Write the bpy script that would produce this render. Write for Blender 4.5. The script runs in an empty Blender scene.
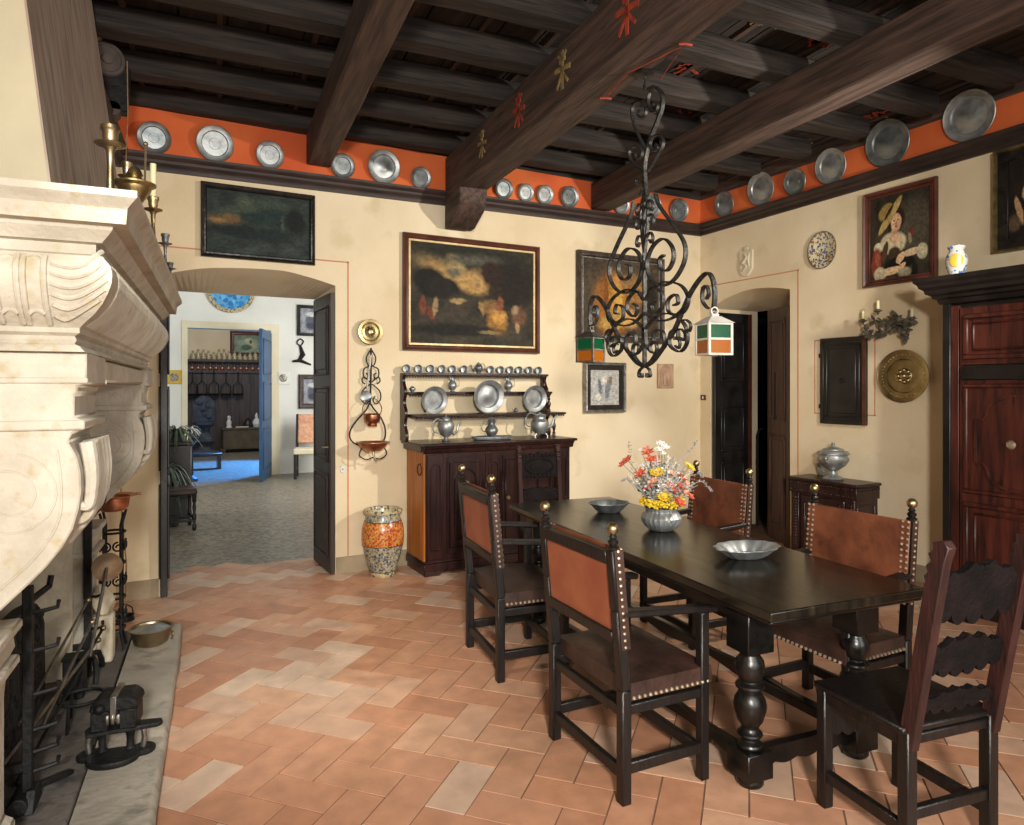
import bpy, bmesh, math, random
from mathutils import Vector, Matrix, Euler
random.seed(7)
PI = math.pi
R = math.radians
col = bpy.context.scene.collection
scene = bpy.context.scene

# ------------------------------------------------------------------ camera frame
F = 681.0; HZ = 388.0; EYE = 1.6; YAW = R(28.3)
SY, CY = math.sin(YAW), math.cos(YAW)
def _dir(px):
    u = (px-512.0)/F
    return SY+CY*u, CY-SY*u
def on_h(px, py, h=0.0):                 # point of the plane z = h
    t = F*(EYE-h)/(py-HZ); a, b = _dir(px)
    return Vector((t*a, t*b, h))
def on_back(px, py, Y):                  # point of the plane y = Y
    a, b = _dir(px); t = Y/b
    return Vector((t*a, Y, EYE+(HZ-py)/F*t))
def on_right(px, py, X):
    a, b = _dir(px); t = X/a
    return Vector((X, t*b, EYE+(HZ-py)/F*t))
def depth(p): return SY*p[0]+CY*p[1]

# ------------------------------------------------------------------ materials
def ng(name):
    m = bpy.data.materials.new(name); m.use_nodes = True
    nt = m.node_tree; b = nt.nodes['Principled BSDF']
    return m, nt, b
def rgb(c): return (c[0], c[1], c[2], 1.0)
def hexc(s):
    s = s.lstrip('#'); v = [int(s[i:i+2], 16)/255 for i in (0, 2, 4)]
    return tuple(x/12.92 if x <= .04045 else ((x+.055)/1.055)**2.4 for x in v)
def mat(name, c1, c2=None, scale=6, rough=.6, metal=0, bump=0, bscale=None, stretch=(1,1,1), rough2=None, detail=6, contrast=(.35,.65), spec=None, c3=None, s3=20, dist=.0):
    m, nt, b = ng(name)
    c1 = hexc(c1) if isinstance(c1, str) else c1
    tc = nt.nodes.new('ShaderNodeTexCoord'); mp = nt.nodes.new('ShaderNodeMapping')
    mp.inputs['Scale'].default_value = stretch
    nt.links.new(tc.outputs['Object'], mp.inputs['Vector'])
    b.inputs['Metallic'].default_value = metal
    b.inputs['Roughness'].default_value = rough
    if spec is not None: b.inputs['Specular IOR Level'].default_value = spec
    if c2 is None: b.inputs['Base Color'].default_value = rgb(c1)
    else:
        c2 = hexc(c2) if isinstance(c2, str) else c2
        n = nt.nodes.new('ShaderNodeTexNoise'); n.inputs['Scale'].default_value = scale; n.inputs['Detail'].default_value = detail
        n.inputs['Distortion'].default_value = dist
        nt.links.new(mp.outputs[0], n.inputs['Vector'])
        r = nt.nodes.new('ShaderNodeValToRGB')
        r.color_ramp.elements[0].position = contrast[0]; r.color_ramp.elements[1].position = contrast[1]
        r.color_ramp.elements[0].color = rgb(c1); r.color_ramp.elements[1].color = rgb(c2)
        nt.links.new(n.outputs['Fac'], r.inputs[0])
        out = r.outputs[0]
        if c3 is not None:
            c3 = hexc(c3) if isinstance(c3, str) else c3
            n3 = nt.nodes.new('ShaderNodeTexNoise'); n3.inputs['Scale'].default_value = s3; n3.inputs['Detail'].default_value = 8
            nt.links.new(mp.outputs[0], n3.inputs['Vector'])
            mr = nt.nodes.new('ShaderNodeMapRange'); mr.inputs[1].default_value = .56; mr.inputs[2].default_value = .72
            nt.links.new(n3.outputs['Fac'], mr.inputs[0])
            mx = nt.nodes.new('ShaderNodeMix'); mx.data_type = 'RGBA'
            nt.links.new(mr.outputs[0], mx.inputs[0]); nt.links.new(out, mx.inputs[6]); mx.inputs[7].default_value = rgb(c3)
            out = mx.outputs[2]
        nt.links.new(out, b.inputs['Base Color'])
        if rough2 is not None:
            mr = nt.nodes.new('ShaderNodeMapRange'); mr.inputs[3].default_value = rough; mr.inputs[4].default_value = rough2
            nt.links.new(n.outputs['Fac'], mr.inputs[0]); nt.links.new(mr.outputs[0], b.inputs['Roughness'])
    if bump:
        n2 = nt.nodes.new('ShaderNodeTexNoise'); n2.inputs['Scale'].default_value = bscale or scale*3; n2.inputs['Detail'].default_value = 8
        nt.links.new(mp.outputs[0], n2.inputs['Vector'])
        bp = nt.nodes.new('ShaderNodeBump'); bp.inputs['Strength'].default_value = bump; bp.inputs['Distance'].default_value = .01
        nt.links.new(n2.outputs['Fac'], bp.inputs['Height']); nt.links.new(bp.outputs[0], b.inputs['Normal'])
    return m
M = {}
M['plaster'] = mat('cream_plaster', '#d8c5a2', '#e5d5b6', 1.3, .9, bump=.25, bscale=60, c3='#d3c29e', s3=4)
M['plinth'] = mat('grey_plinth_wash', '#8f7f66', '#a8967a', 5, .9, bump=.2, bscale=60)
M['orange'] = mat('orange_band_paint', '#c8562a', '#dc7038', 1.6, .85, bump=.1, bscale=50)
M['cornice'] = mat('cornice_wood', '#231a17', '#3a2a25', 4, .55, bump=.3, stretch=(1,1,6))
M['beam'] = mat('beam_wood', '#33261f', '#574238', 5, .75, bump=.7, bscale=14, stretch=(5,.35,5), c3='#2a1f1b', s3=9)
M['beamdark'] = mat('joist_wood', '#1c1816', '#3a302a', 5, .8, bump=.8, bscale=12, stretch=(.35,5,5), c3='#1c1816', s3=8)
M['plank'] = mat('ceiling_plank_wood', '#1d1917', '#3a2f29', 4, .85, bump=.6, bscale=12, stretch=(6,.5,3))
M['redpaint'] = mat('red_ornament_paint', '#a83f26', '#7a3020', 20, .8)
M['ochrepaint'] = mat('ochre_ornament_paint', '#9a8350', '#5f5338', 20, .8)
M['redline'] = mat('pink_line_paint', '#c98a68', '#bd8466', 20, .9)
M['stone'] = mat('fireplace_limestone', '#a69e8e', '#bbb3a4', 7, .8, bump=.45, bscale=45, c3='#a39679', s3=16)
M['slab'] = mat('hearth_slab_stone', '#8f887c', '#aca495', 4, .75, bump=.5, bscale=30, c3='#7b756a', s3=9)
M['hearth'] = mat('sooty_hearth_stone', '#4b4743', '#6b635c', 4, .9, bump=.7, bscale=25, c3='#2e2b29', s3=7)
M['soot'] = mat('soot', '#12110f', '#24211e', 6, .9, bump=1.0, bscale=22)
M['hoodplaster'] = mat('hood_plaster', '#a59b82', '#b3a98f', 2.5, .9, bump=.2, bscale=40)
M['hoodmarble'] = mat('hood_marbled_paint', '#8f7a6c', '#a89a8c', 4, .7, bump=.15, bscale=20, stretch=(5,5,.5), c3='#6c625c', s3=5)
M['iron'] = mat('wrought_iron', '#2b2a29', '#4e4c49', 30, .5, .75, bump=.35, bscale=60)
M['blackiron'] = mat('black_iron', '#121212', '#262524', 20, .6, .5, bump=.4, bscale=50)
M['steel'] = mat('worn_steel', '#77736c', '#a09b92', 20, .4, .9)
M['pewter'] = mat('pewter', '#8b8f90', '#b2b5b4', 14, .38, .72, bump=.1, bscale=40, rough2=.5)
M['pewterdark'] = mat('dark_pewter', '#6b7173', '#949998', 12, .4, .72, bump=.08, bscale=50)
M['brass'] = mat('brass', '#94825a', '#b7a47c', 10, .3, 1, bump=.1, bscale=60, rough2=.42)
M['oldbrass'] = mat('aged_brass', '#86785a', '#a4957a', 10, .38, 1, bump=.1, bscale=50)
M['copper'] = mat('copper', '#9a634a', '#c98f70', 9, .3, 1, bump=.1, bscale=50, rough2=.42)
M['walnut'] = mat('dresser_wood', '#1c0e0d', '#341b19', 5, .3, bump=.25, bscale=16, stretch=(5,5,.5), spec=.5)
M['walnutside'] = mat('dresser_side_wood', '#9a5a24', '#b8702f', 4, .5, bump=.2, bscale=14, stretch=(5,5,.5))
M['armred'] = mat('armoire_red_wood', '#32140f', '#56261c', 4, .42, bump=.25, bscale=12, stretch=(5,5,.5), c3='#1f0c0a', s3=7)
M['armblack'] = mat('armoire_black_wood', '#0f0d0d', '#201b1a', 6, .35, bump=.2, bscale=16)
M['ebony'] = mat('table_dark_wood', '#070706', '#12100e', 5, .24, bump=.12, bscale=14, stretch=(5,.6,5), rough2=.38)
M['tabletop'] = mat('table_top_wood', '#0f0e0b', '#241f17', 4, .14, bump=.06, bscale=10, stretch=(7,.5,1), rough2=.26, c3='#2e281b', s3=3)
M['chairwood'] = mat('chair_dark_wood', '#0a0807', '#181210', 8, .42, bump=.3, bscale=30, stretch=(4,4,.8))
M['carvedred'] = mat('carved_chair_wood', '#1e0e0c', '#361a17', 7, .5, bump=.3, bscale=25, stretch=(4,4,.8))
M['leather'] = mat('brown_leather', '#552e1f', '#80492f', 6, .45, bump=.2, bscale=50, c3='#3c1d14', s3=7)
M['tan'] = mat('tan_leather', '#854630', '#9c5b3c', 5, .55, bump=.12, bscale=60)
M['seatleather'] = mat('dark_seat_leather', '#261915', '#402b24', 7, .4, bump=.3, bscale=35)
M['darkbrass'] = mat('dark_brass', '#574330', '#7a6044', 12, .45, .6, bump=.2, bscale=40)
M['discwood'] = mat('jack_disc_wood', '#3c3430', '#564b45', 6, .8, bump=.5, bscale=30)
M['sconce'] = mat('sconce_bronze', '#4a453d', '#75705f', 20, .6, .3, bump=.3, bscale=50)
M['carveddark'] = mat('carved_dark_wood', '#0b0808', '#191111', 12, .75, bump=.9, bscale=60, spec=.15)
M['nail'] = mat('nail_heads', '#a5947a', '#c7b79d', 20, .35, .6)
M['doorwood'] = mat('door_wood', '#231a16', '#3a2c26', 5, .5, bump=.3, bscale=16, stretch=(5,5,.5))
M['doorbrown'] = mat('door_brown_wood', '#3a2720', '#594036', 5, .5, bump=.4, bscale=16, stretch=(5,5,.5))
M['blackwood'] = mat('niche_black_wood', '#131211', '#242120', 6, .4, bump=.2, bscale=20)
M['redframe'] = mat('red_brown_frame', '#45231a', '#603427', 8, .4, bump=.15, bscale=30)
M['giltline'] = mat('pale_gilt', '#b59a6a', '#cdb587', 20, .45, .3)
M['darkframe'] = mat('dark_ornate_frame', '#2b2320', '#544640', 20, .5, bump=1.0, bscale=45)
M['gilt'] = mat('gilt_frame', '#5c5030', '#8c7a4c', 15, .5, .4, bump=.7, bscale=50)
M['blackframe'] = mat('black_frame', '#131110', '#2a2522', 15, .35, bump=.5, bscale=35)
M['silverframe'] = mat('silver_frame', '#77746f', '#a5a29b', 20, .4, .6, bump=.5, bscale=50)
M['candle'] = mat('candle_wax', '#d9cc9a', '#e6dcb4', 10, .5)
M['white'] = mat('hall_white_plaster', '#d5d6cf', '#e2e3dd', 1.5, .9, bump=.1, bscale=40)
M['cream'] = mat('cream_surround', '#d8ceb0', '#e0d8bf', 3, .8)
M['bluepaint'] = mat('blue_door_paint', '#1f4468', '#2a527a', 4, .45, bump=.1, bscale=20)
M['wains'] = mat('wainscot_wood', '#3c3434', '#544a48', 4, .6, bump=.4, bscale=12, stretch=(5,5,.5))
M['chest'] = mat('chest_wood', '#4a4033', '#62563f', 5, .7, bump=.3, bscale=15)
M['darkstone'] = mat('dark_carved_stone', '#30343a', '#4a5058', 8, .8, bump=.8, bscale=30)
M['leaf'] = mat('leaf_green', '#3a4a33', '#6f7f5e', 8, .6)
M['upholst'] = mat('worn_pink_upholstery', '#c7886a', '#dcb090', 20, .8)
M['terra'] = mat('relief_terracotta', '#a8876c', '#c0a186', 12, .85, bump=1.0, bscale=35)
M['whitestone'] = mat('plaster_relief', '#cfc3a6', '#ddd2b8', 12, .85, bump=.4, bscale=40)
M['ash'] = mat('fireplace_pale_block', '#b0a48c', '#c9bea6', 9, .85, bump=.6, bscale=30)
M['rope'] = mat('rope', '#8a6a48', '#a8865e', 30, .9)

# floor tiles: colour follows a per-tile value
def tile_mat():
    m, nt, b = ng('terracotta_tiles')
    at = nt.nodes.new('ShaderNodeAttribute'); at.attribute_name = 'tile'
    r = nt.nodes.new('ShaderNodeValToRGB'); cr = r.color_ramp
    cr.elements[0].position = 0; cr.elements[0].color = rgb(hexc('#ae7a5c')); cr.elements[1].position = 1; cr.elements[1].color = rgb(hexc('#cdb39c'))
    for p, c in ((.25, '#c08e70'), (.5, '#b98465'), (.7, '#c79c7e'), (.85, '#c4a28a')):
        e = cr.elements.new(p); e.color = rgb(hexc(c))
    nt.links.new(at.outputs['Fac'], r.inputs[0])
    tc = nt.nodes.new('ShaderNodeTexCoord')
    n = nt.nodes.new('ShaderNodeTexNoise'); n.inputs['Scale'].default_value = 9; n.inputs['Detail'].default_value = 8
    nt.links.new(tc.outputs['Object'], n.inputs['Vector'])
    n2 = nt.nodes.new('ShaderNodeTexNoise'); n2.inputs['Scale'].default_value = 1.3; n2.inputs['Detail'].default_value = 5
    nt.links.new(tc.outputs['Object'], n2.inputs['Vector'])
    mr = nt.nodes.new('ShaderNodeMapRange'); mr.inputs[1].default_value = .3; mr.inputs[2].default_value = .7; mr.inputs[3].default_value = .82; mr.inputs[4].default_value = 1.12
    nt.links.new(n.outputs['Fac'], mr.inputs[0])
    mx = nt.nodes.new('ShaderNodeMix'); mx.data_type = 'RGBA'; mx.blend_type = 'MULTIPLY'; mx.inputs[0].default_value = 1
    nt.links.new(r.outputs[0], mx.inputs[6]); nt.links.new(mr.outputs[0], mx.inputs[7])
    mr2 = nt.nodes.new('ShaderNodeMapRange'); mr2.inputs[1].default_value = .52; mr2.inputs[2].default_value = .75; mr2.inputs[4].default_value = .45
    nt.links.new(n2.outputs['Fac'], mr2.inputs[0])
    mx2 = nt.nodes.new('ShaderNodeMix'); mx2.data_type = 'RGBA'
    nt.links.new(mr2.outputs[0], mx2.inputs[0]); nt.links.new(mx.outputs[2], mx2.inputs[6]); mx2.inputs[7].default_value = rgb(hexc('#b58f78'))
    nt.links.new(mx2.outputs[2], b.inputs['Base Color'])
    b.inputs['Roughness'].default_value = .42
    bp = nt.nodes.new('ShaderNodeBump'); bp.inputs['Strength'].default_value = .15; bp.inputs['Distance'].default_value = .01
    n3 = nt.nodes.new('ShaderNodeTexNoise'); n3.inputs['Scale'].default_value = 25; n3.inputs['Detail'].default_value = 6
    nt.links.new(tc.outputs['Object'], n3.inputs['Vector'])
    nt.links.new(n3.outputs['Fac'], bp.inputs['Height']); nt.links.new(bp.outputs[0], b.inputs['Normal'])
    return m
M['tiles'] = tile_mat()
M['grout'] = mat('grout', '#6f5140', '#86644e', 8, .9)
def pebble_mat():
    m, nt, b = ng('pebble_terrazzo')
    tc = nt.nodes.new('ShaderNodeTexCoord'); v = nt.nodes.new('ShaderNodeTexVoronoi'); v.inputs['Scale'].default_value = 26
    nt.links.new(tc.outputs['Object'], v.inputs['Vector'])
    r = nt.nodes.new('ShaderNodeValToRGB'); r.color_ramp.elements[0].color = rgb(hexc('#57524a')); r.color_ramp.elements[1].color = rgb(hexc('#9c9484'))
    nt.links.new(v.outputs['Color'], r.inputs[0]); nt.links.new(r.outputs[0], b.inputs['Base Color'])
    b.inputs['Roughness'].default_value = .35
    bp = nt.nodes.new('ShaderNodeBump'); bp.inputs['Strength'].default_value = .5; bp.inputs['Distance'].default_value = .004
    nt.links.new(v.outputs['Distance'], bp.inputs['Height']); nt.links.new(bp.outputs[0], b.inputs['Normal'])
    return m
M['pebble'] = pebble_mat()
def majolica(name, base, cols, scale, rough=.25):
    m, nt, b = ng(name)
    tc = nt.nodes.new('ShaderNodeTexCoord'); v = nt.nodes.new('ShaderNodeTexVoronoi'); v.inputs['Scale'].default_value = scale
    nt.links.new(tc.outputs['Object'], v.inputs['Vector'])
    sp = nt.nodes.new('ShaderNodeSeparateColor'); nt.links.new(v.outputs['Color'], sp.inputs[0])
    r = nt.nodes.new('ShaderNodeValToRGB'); cr = r.color_ramp; cr.interpolation = 'CONSTANT'
    n = len(cols)
    cr.elements[0].color = rgb(hexc(cols[0])); cr.elements[1].position = 1/n; cr.elements[1].color = rgb(hexc(cols[1 % n]))
    for i in range(2, n):
        e = cr.elements.new(i/n); e.color = rgb(hexc(cols[i]))
    nt.links.new(sp.outputs[0], r.inputs[0])
    mr = nt.nodes.new('ShaderNodeMapRange'); mr.inputs[1].default_value = .55; mr.inputs[2].default_value = .66
    nt.links.new(v.outputs['Distance'], mr.inputs[0])
    mx = nt.nodes.new('ShaderNodeMix'); mx.data_type = 'RGBA'; nt.links.new(mr.outputs[0], mx.inputs[0])
    nt.links.new(r.outputs[0], mx.inputs[6]); mx.inputs[7].default_value = rgb(hexc(base)); nt.links.new(mx.outputs[2], b.inputs['Base Color'])
    b.inputs['Roughness'].default_value = rough
    return m
M['jar_red'] = majolica('jar_red_yellow_glaze', '#b98a48', ['#a8442a', '#bd6a30', '#c9923c', '#96382a', '#c2542c'], 60)
M['jar_blue'] = majolica('jar_blue_cream_glaze', '#9a9482', ['#5c626a', '#b0a484', '#3d4652', '#a08a58', '#777872'], 62)
M['jar_rim'] = majolica('jar_rim_glaze', '#b5a680', ['#b3a478', '#565b60', '#c2b590'], 45)
M['plate_mult'] = majolica('ceramic_plate_glaze', '#cfc7a8', ['#3d4c7a', '#cfc49c', '#b09442', '#d3ccb4', '#8d5a44', '#5a6a8c'], 55)
M['plate_blue'] = majolica('blue_plate_glaze', '#5aa0d0', ['#2f86c8', '#6ab4e0', '#2a78b8'], 12)
M['albarello'] = majolica('jar_white_blue_glaze', '#b9b9b4', ['#b9b9b4', '#b4b5b2', '#4a6a9c'], 55)
M['yellowmed'] = mat('yellow_medallion', '#b89428', '#c4a53e', 30, .3)
def flat(name, c, rough=.6, metal=0): return mat(name, c, None, rough=rough, metal=metal)
def glassy(name, c, tr=.55):
    m, nt, b = ng(name); b.inputs['Base Color'].default_value = rgb(hexc(c)); b.inputs['Roughness'].default_value = .15
    b.inputs['Transmission Weight'].default_value = tr; b.inputs['IOR'].default_value = 1.3
    return m
M['glassgreen'] = glassy('green_lantern_glass', '#176b42')
M['glassamber'] = glassy('amber_lantern_glass', '#b86a1c', .4)
M['yellowf'] = mat('yellow_petals', '#d8ae1e', '#e6c83c', 40, .7)
M['redf'] = mat('coral_petals', '#b8442c', '#d8664a', 40, .7)
M['peachf'] = mat('peach_petals', '#d88a6a', '#e8b090', 40, .7)
M['whitef'] = mat('white_petals', '#e0dcd0', '#efece4', 40, .7)
M['greyf'] = mat('dried_grey_sprigs', '#8d8c88', '#b5b2aa', 40, .8)
M['stemf'] = mat('dried_stems', '#5f6047', '#8a8664', 40, .8)
M['earthgreen'] = mat('plant_leaf', '#2f4030', '#5f7060', 10, .5)
M['ironwhite'] = mat('pale_painted_metal', '#b9b4aa', '#cfcac0', 20, .5)

def painting(name, bg, bg2, blobs, w, h, warp=.03, rough=.7, nscale=4):
    """oil paint: ground colours plus soft strokes, coordinates 0..1 over the canvas"""
    m, nt, b = ng(name)
    tc = nt.nodes.new('ShaderNodeTexCoord'); mp = nt.nodes.new('ShaderNodeMapping')
    mp.inputs['Location'].default_value = (.5, 0, .5); mp.inputs['Scale'].default_value = (1/w, 1, 1/h)
    nt.links.new(tc.outputs['Object'], mp.inputs['Vector'])
    n = nt.nodes.new('ShaderNodeTexNoise'); n.inputs['Scale'].default_value = 14; n.inputs['Detail'].default_value = 9; n.inputs['Roughness'].default_value = .7
    nt.links.new(mp.outputs[0], n.inputs['Vector'])
    sub = nt.nodes.new('ShaderNodeVectorMath'); sub.operation = 'SUBTRACT'; sub.inputs[1].default_value = (.5, .5, .5)
    nt.links.new(n.outputs['Color'], sub.inputs[0])
    sc = nt.nodes.new('ShaderNodeVectorMath'); sc.operation = 'SCALE'; sc.inputs['Scale'].default_value = warp*3.5
    nt.links.new(sub.outputs[0], sc.inputs[0])
    ad = nt.nodes.new('ShaderNodeVectorMath'); nt.links.new(mp.outputs[0], ad.inputs[0]); nt.links.new(sc.outputs[0], ad.inputs[1])
    n2 = nt.nodes.new('ShaderNodeTexNoise'); n2.inputs['Scale'].default_value = nscale; n2.inputs['Detail'].default_value = 9
    nt.links.new(mp.outputs[0], n2.inputs['Vector'])
    r = nt.nodes.new('ShaderNodeValToRGB'); r.color_ramp.elements[0].position = .35; r.color_ramp.elements[1].position = .7
    r.color_ramp.elements[0].color = rgb(hexc(bg)); r.color_ramp.elements[1].color = rgb(hexc(bg2))
    nt.links.new(n2.outputs['Fac'], r.inputs[0]); cur = r.outputs[0]
    for (u, v, ru, rv, rot, c, soft) in blobs:
        k = nt.nodes.new('ShaderNodeMapping'); k.vector_type = 'TEXTURE'
        k.inputs['Location'].default_value = (u, 0, v); k.inputs['Rotation'].default_value = (0, -R(rot), 0); k.inputs['Scale'].default_value = (ru, 1e3, rv)
        nt.links.new(ad.outputs[0], k.inputs['Vector'])
        l = nt.nodes.new('ShaderNodeVectorMath'); l.operation = 'LENGTH'; nt.links.new(k.outputs[0], l.inputs[0])
        q = nt.nodes.new('ShaderNodeMapRange'); q.interpolation_type = 'SMOOTHSTEP'; q.inputs[1].default_value = 1+soft*.7; q.inputs[2].default_value = 1-soft*.7
        nt.links.new(l.outputs['Value'], q.inputs[0])
        x = nt.nodes.new('ShaderNodeMix'); x.data_type = 'RGBA'; nt.links.new(q.outputs[0], x.inputs[0]); nt.links.new(cur, x.inputs[6]); x.inputs[7].default_value = rgb(hexc(c))
        cur = x.outputs[2]
    n3 = nt.nodes.new('ShaderNodeTexNoise'); n3.inputs['Scale'].default_value = 30; n3.inputs['Detail'].default_value = 8
    nt.links.new(mp.outputs[0], n3.inputs['Vector'])
    m3 = nt.nodes.new('ShaderNodeMapRange'); m3.inputs[1].default_value = .3; m3.inputs[2].default_value = .7; m3.inputs[3].default_value = .6; m3.inputs[4].default_value = 1.35
    nt.links.new(n3.outputs['Fac'], m3.inputs[0])
    x3 = nt.nodes.new('ShaderNodeMix'); x3.data_type = 'RGBA'; x3.blend_type = 'MULTIPLY'; x3.inputs[0].default_value = 1
    nt.links.new(cur, x3.inputs[6]); nt.links.new(m3.outputs[0], x3.inputs[7])
    nt.links.new(x3.outputs[2], b.inputs['Base Color']); b.inputs['Roughness'].default_value = rough; b.inputs['Specular IOR Level'].default_value = .25
    return m

# ------------------------------------------------------------------ mesh builder
class MB:
    def __init__(s): s.bm = bmesh.new()
    def quad(s, a, b, c, d):
        v = [s.bm.verts.new(p) for p in (a, b, c, d)]; return s.bm.faces.new(v)
    def box(s, c, size, rot=None):
        m = Matrix.Translation(Vector(c))
        if rot is not None: m = m @ Euler(rot).to_matrix().to_4x4()
        m = m @ Matrix.Diagonal((size[0], size[1], size[2], 1))
        bmesh.ops.create_cube(s.bm, size=1, matrix=m); return s
    def box2(s, a, b):
        return s.box([(a[i]+b[i])/2 for i in range(3)], [abs(b[i]-a[i]) for i in range(3)])
    def bar(s, p, q, w, d=None, up=(0,0,1)):                 # square bar from p to q
        p = Vector(p); q = Vector(q); d = d or w
        z = (q-p); L = z.length; z.normalize(); u = Vector(up)
        if abs(z.dot(u)) > .98: u = Vector((0,1,0))
        x = u.cross(z).normalized(); y = z.cross(x)
        m = Matrix.Translation((p+q)/2) @ Matrix((x, y, z)).transposed().to_4x4() @ Matrix.Diagonal((w, d, L, 1))
        bmesh.ops.create_cube(s.bm, size=1, matrix=m); return s
    def tube(s, pts, r, n=8, cap=True, up=None):
        pts = [Vector(p) for p in pts]; k = len(pts)
        rs = r if isinstance(r, (list, tuple)) else [r]*k
        rings = []; prev = None
        for i, p in enumerate(pts):
            t = (pts[min(i+1, k-1)]-pts[max(i-1, 0)]).normalized()
            if prev is None:
                a = Vector((0,0,1)) if abs(t.z) < .9 else Vector((1,0,0)); x = a.cross(t).normalized()
            else: x = (prev-t*prev.dot(t)).normalized()
            prev = x; y = t.cross(x)
            rings.append([s.bm.verts.new(p+(x*math.cos(2*PI*j/n)+y*math.sin(2*PI*j/n))*rs[i]) for j in range(n)])
        for i in range(k-1):
            for j in range(n): s.bm.faces.new((rings[i][j], rings[i][(j+1) % n], rings[i+1][(j+1) % n], rings[i+1][j]))
        if cap:
            s.bm.faces.new(rings[0][::-1]); s.bm.faces.new(rings[-1])
        return s
    def strap(s, pts, w, t, nrm):                             # flat strap: width w along nrm, thickness t in the plane of the curve
        pts = [Vector(p) for p in pts]; nrm = Vector(nrm).normalized(); k = len(pts); rings = []
        for i, p in enumerate(pts):
            tg = (pts[min(i+1, k-1)]-pts[max(i-1, 0)]).normalized(); o = nrm.cross(tg).normalized()
            tt = t[i] if isinstance(t, (list, tuple)) else t
            rings.append([s.bm.verts.new(p+nrm*a*w/2+o*b*tt/2) for a, b in ((-1,-1), (1,-1), (1,1), (-1,1))])
        for i in range(k-1):
            for j in range(4): s.bm.faces.new((rings[i][j], rings[i][(j+1) % 4], rings[i+1][(j+1) % 4], rings[i+1][j]))
        s.bm.faces.new(rings[0][::-1]); s.bm.faces.new(rings[-1]); return s
    def lathe(s, prof, n=24, mtx=None, lobes=0, amp=0):       # prof: (r, z)
        mtx = mtx or Matrix(); rings = []
        for r, z in prof:
            if r < 1e-5: rings.append([s.bm.verts.new(mtx @ Vector((0, 0, z)))])
            else:
                rings.append([s.bm.verts.new(mtx @ Vector((r*(1+amp*math.cos(lobes*2*PI*j/n))*math.cos(2*PI*j/n), r*(1+amp*math.cos(lobes*2*PI*j/n))*math.sin(2*PI*j/n), z))) for j in range(n)])
        for a, b in zip(rings, rings[1:]):
            for j in range(n):
                j2 = (j+1) % n
                if len(a) == 1 and len(b) == 1: continue
                if len(a) == 1: s.bm.faces.new((a[0], b[j], b[j2]))
                elif len(b) == 1: s.bm.faces.new((a[j], a[j2], b[0]))
                else: s.bm.faces.new((a[j], a[j2], b[j2], b[j]))
        return s
    def prism(s, pts, d0, d1, fn):                            # 2-D outline extruded; fn(u, v, d) -> point
        a = [s.bm.verts.new(fn(u, v, d0)) for u, v in pts]; b = [s.bm.verts.new(fn(u, v, d1)) for u, v in pts]
        n = len(pts)
        f1 = s.bm.faces.new(a[::-1]); f2 = s.bm.faces.new(b)
        for i in range(n): s.bm.faces.new((a[i], a[(i+1) % n], b[(i+1) % n], b[i]))
        return s
    def ball(s, c, r, n=12, sc=(1,1,1)):
        bmesh.ops.create_uvsphere(s.bm, u_segments=n, v_segments=max(6, n//2+1), radius=r, matrix=Matrix.Translation(Vector(c)) @ Matrix.Diagonal((sc[0], sc[1], sc[2], 1))); return s
    def build(s, name, m, parent=None, bevel=0, ang=35, seg=1):
        bmesh.ops.recalc_face_normals(s.bm, faces=s.bm.faces[:])
        me = bpy.data.meshes.new(name); s.bm.to_mesh(me); s.bm.free()
        for p in me.polygons: p.use_smooth = True
        me.set_sharp_from_angle(angle=R(ang))
        me.materials.append(M[m] if isinstance(m, str) else m)
        o = bpy.data.objects.new(name, me); col.objects.link(o)
        if parent is not None: o.parent = parent
        if bevel:
            b = o.modifiers.new('bevel', 'BEVEL'); b.width = bevel; b.segments = seg; b.limit_method = 'ANGLE'; b.angle_limit = R(40)
        return o
def tag(o, label=None, cat=None, group=None, kind=None):
    if label: o['label'] = label
    if cat: o['category'] = cat
    if group: o['group'] = group
    if kind: o['kind'] = kind
    return o
def thing(name, label, cat, loc=(0,0,0), rz=0, group=None):
    o = bpy.data.objects.new(name, None); col.objects.link(o); o.empty_display_size = .1
    o.location = loc; o.rotation_euler = (0, 0, rz)
    return tag(o, label, cat, group)
kids = {}
def dup(root, loc, rz, label, group=None, scale=None):
    r = root.copy(); col.objects.link(r); r.location = loc; r.rotation_euler = (root.rotation_euler[0], root.rotation_euler[1], rz)
    r['label'] = label
    if group: r['group'] = group
    if scale: r.scale = scale
    def rec(a, b):
        for ch in [o for o in bpy.data.objects if o.parent == a and o is not b]:
            c = ch.copy(); col.objects.link(c); c.parent = b; rec(ch, c)
    rec(root, r)
    return r
def struct(o): o['kind'] = 'structure'; return o
def spiral(c, r0, r1, a0, turns, n=26):                        # 2-D
    return [(c[0]+(r0+(r1-r0)*i/n)*math.cos(a0+turns*2*PI*i/n), c[1]+(r0+(r1-r0)*i/n)*math.sin(a0+turns*2*PI*i/n)) for i in range(n+1)]
def smooth(pts, k=6):                                          # Catmull-Rom through the points
    out = []; n = len(pts); P = [Vector(p) for p in pts]
    for i in range(n-1):
        p0 = P[max(i-1, 0)]; p1 = P[i]; p2 = P[i+1]; p3 = P[min(i+2, n-1)]
        for j in range(k):
            t = j/k
            out.append(tuple(.5*((2*p1)+(p2-p0)*t+(2*p0-5*p1+4*p2-p3)*t*t+(3*p1-p0-3*p2+p3)*t*t*t)))
    out.append(tuple(P[-1])); return out
ORD = ['first','second','third','fourth','fifth','sixth','seventh','eighth','ninth','tenth','eleventh','twelfth','thirteenth','fourteenth']

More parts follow.
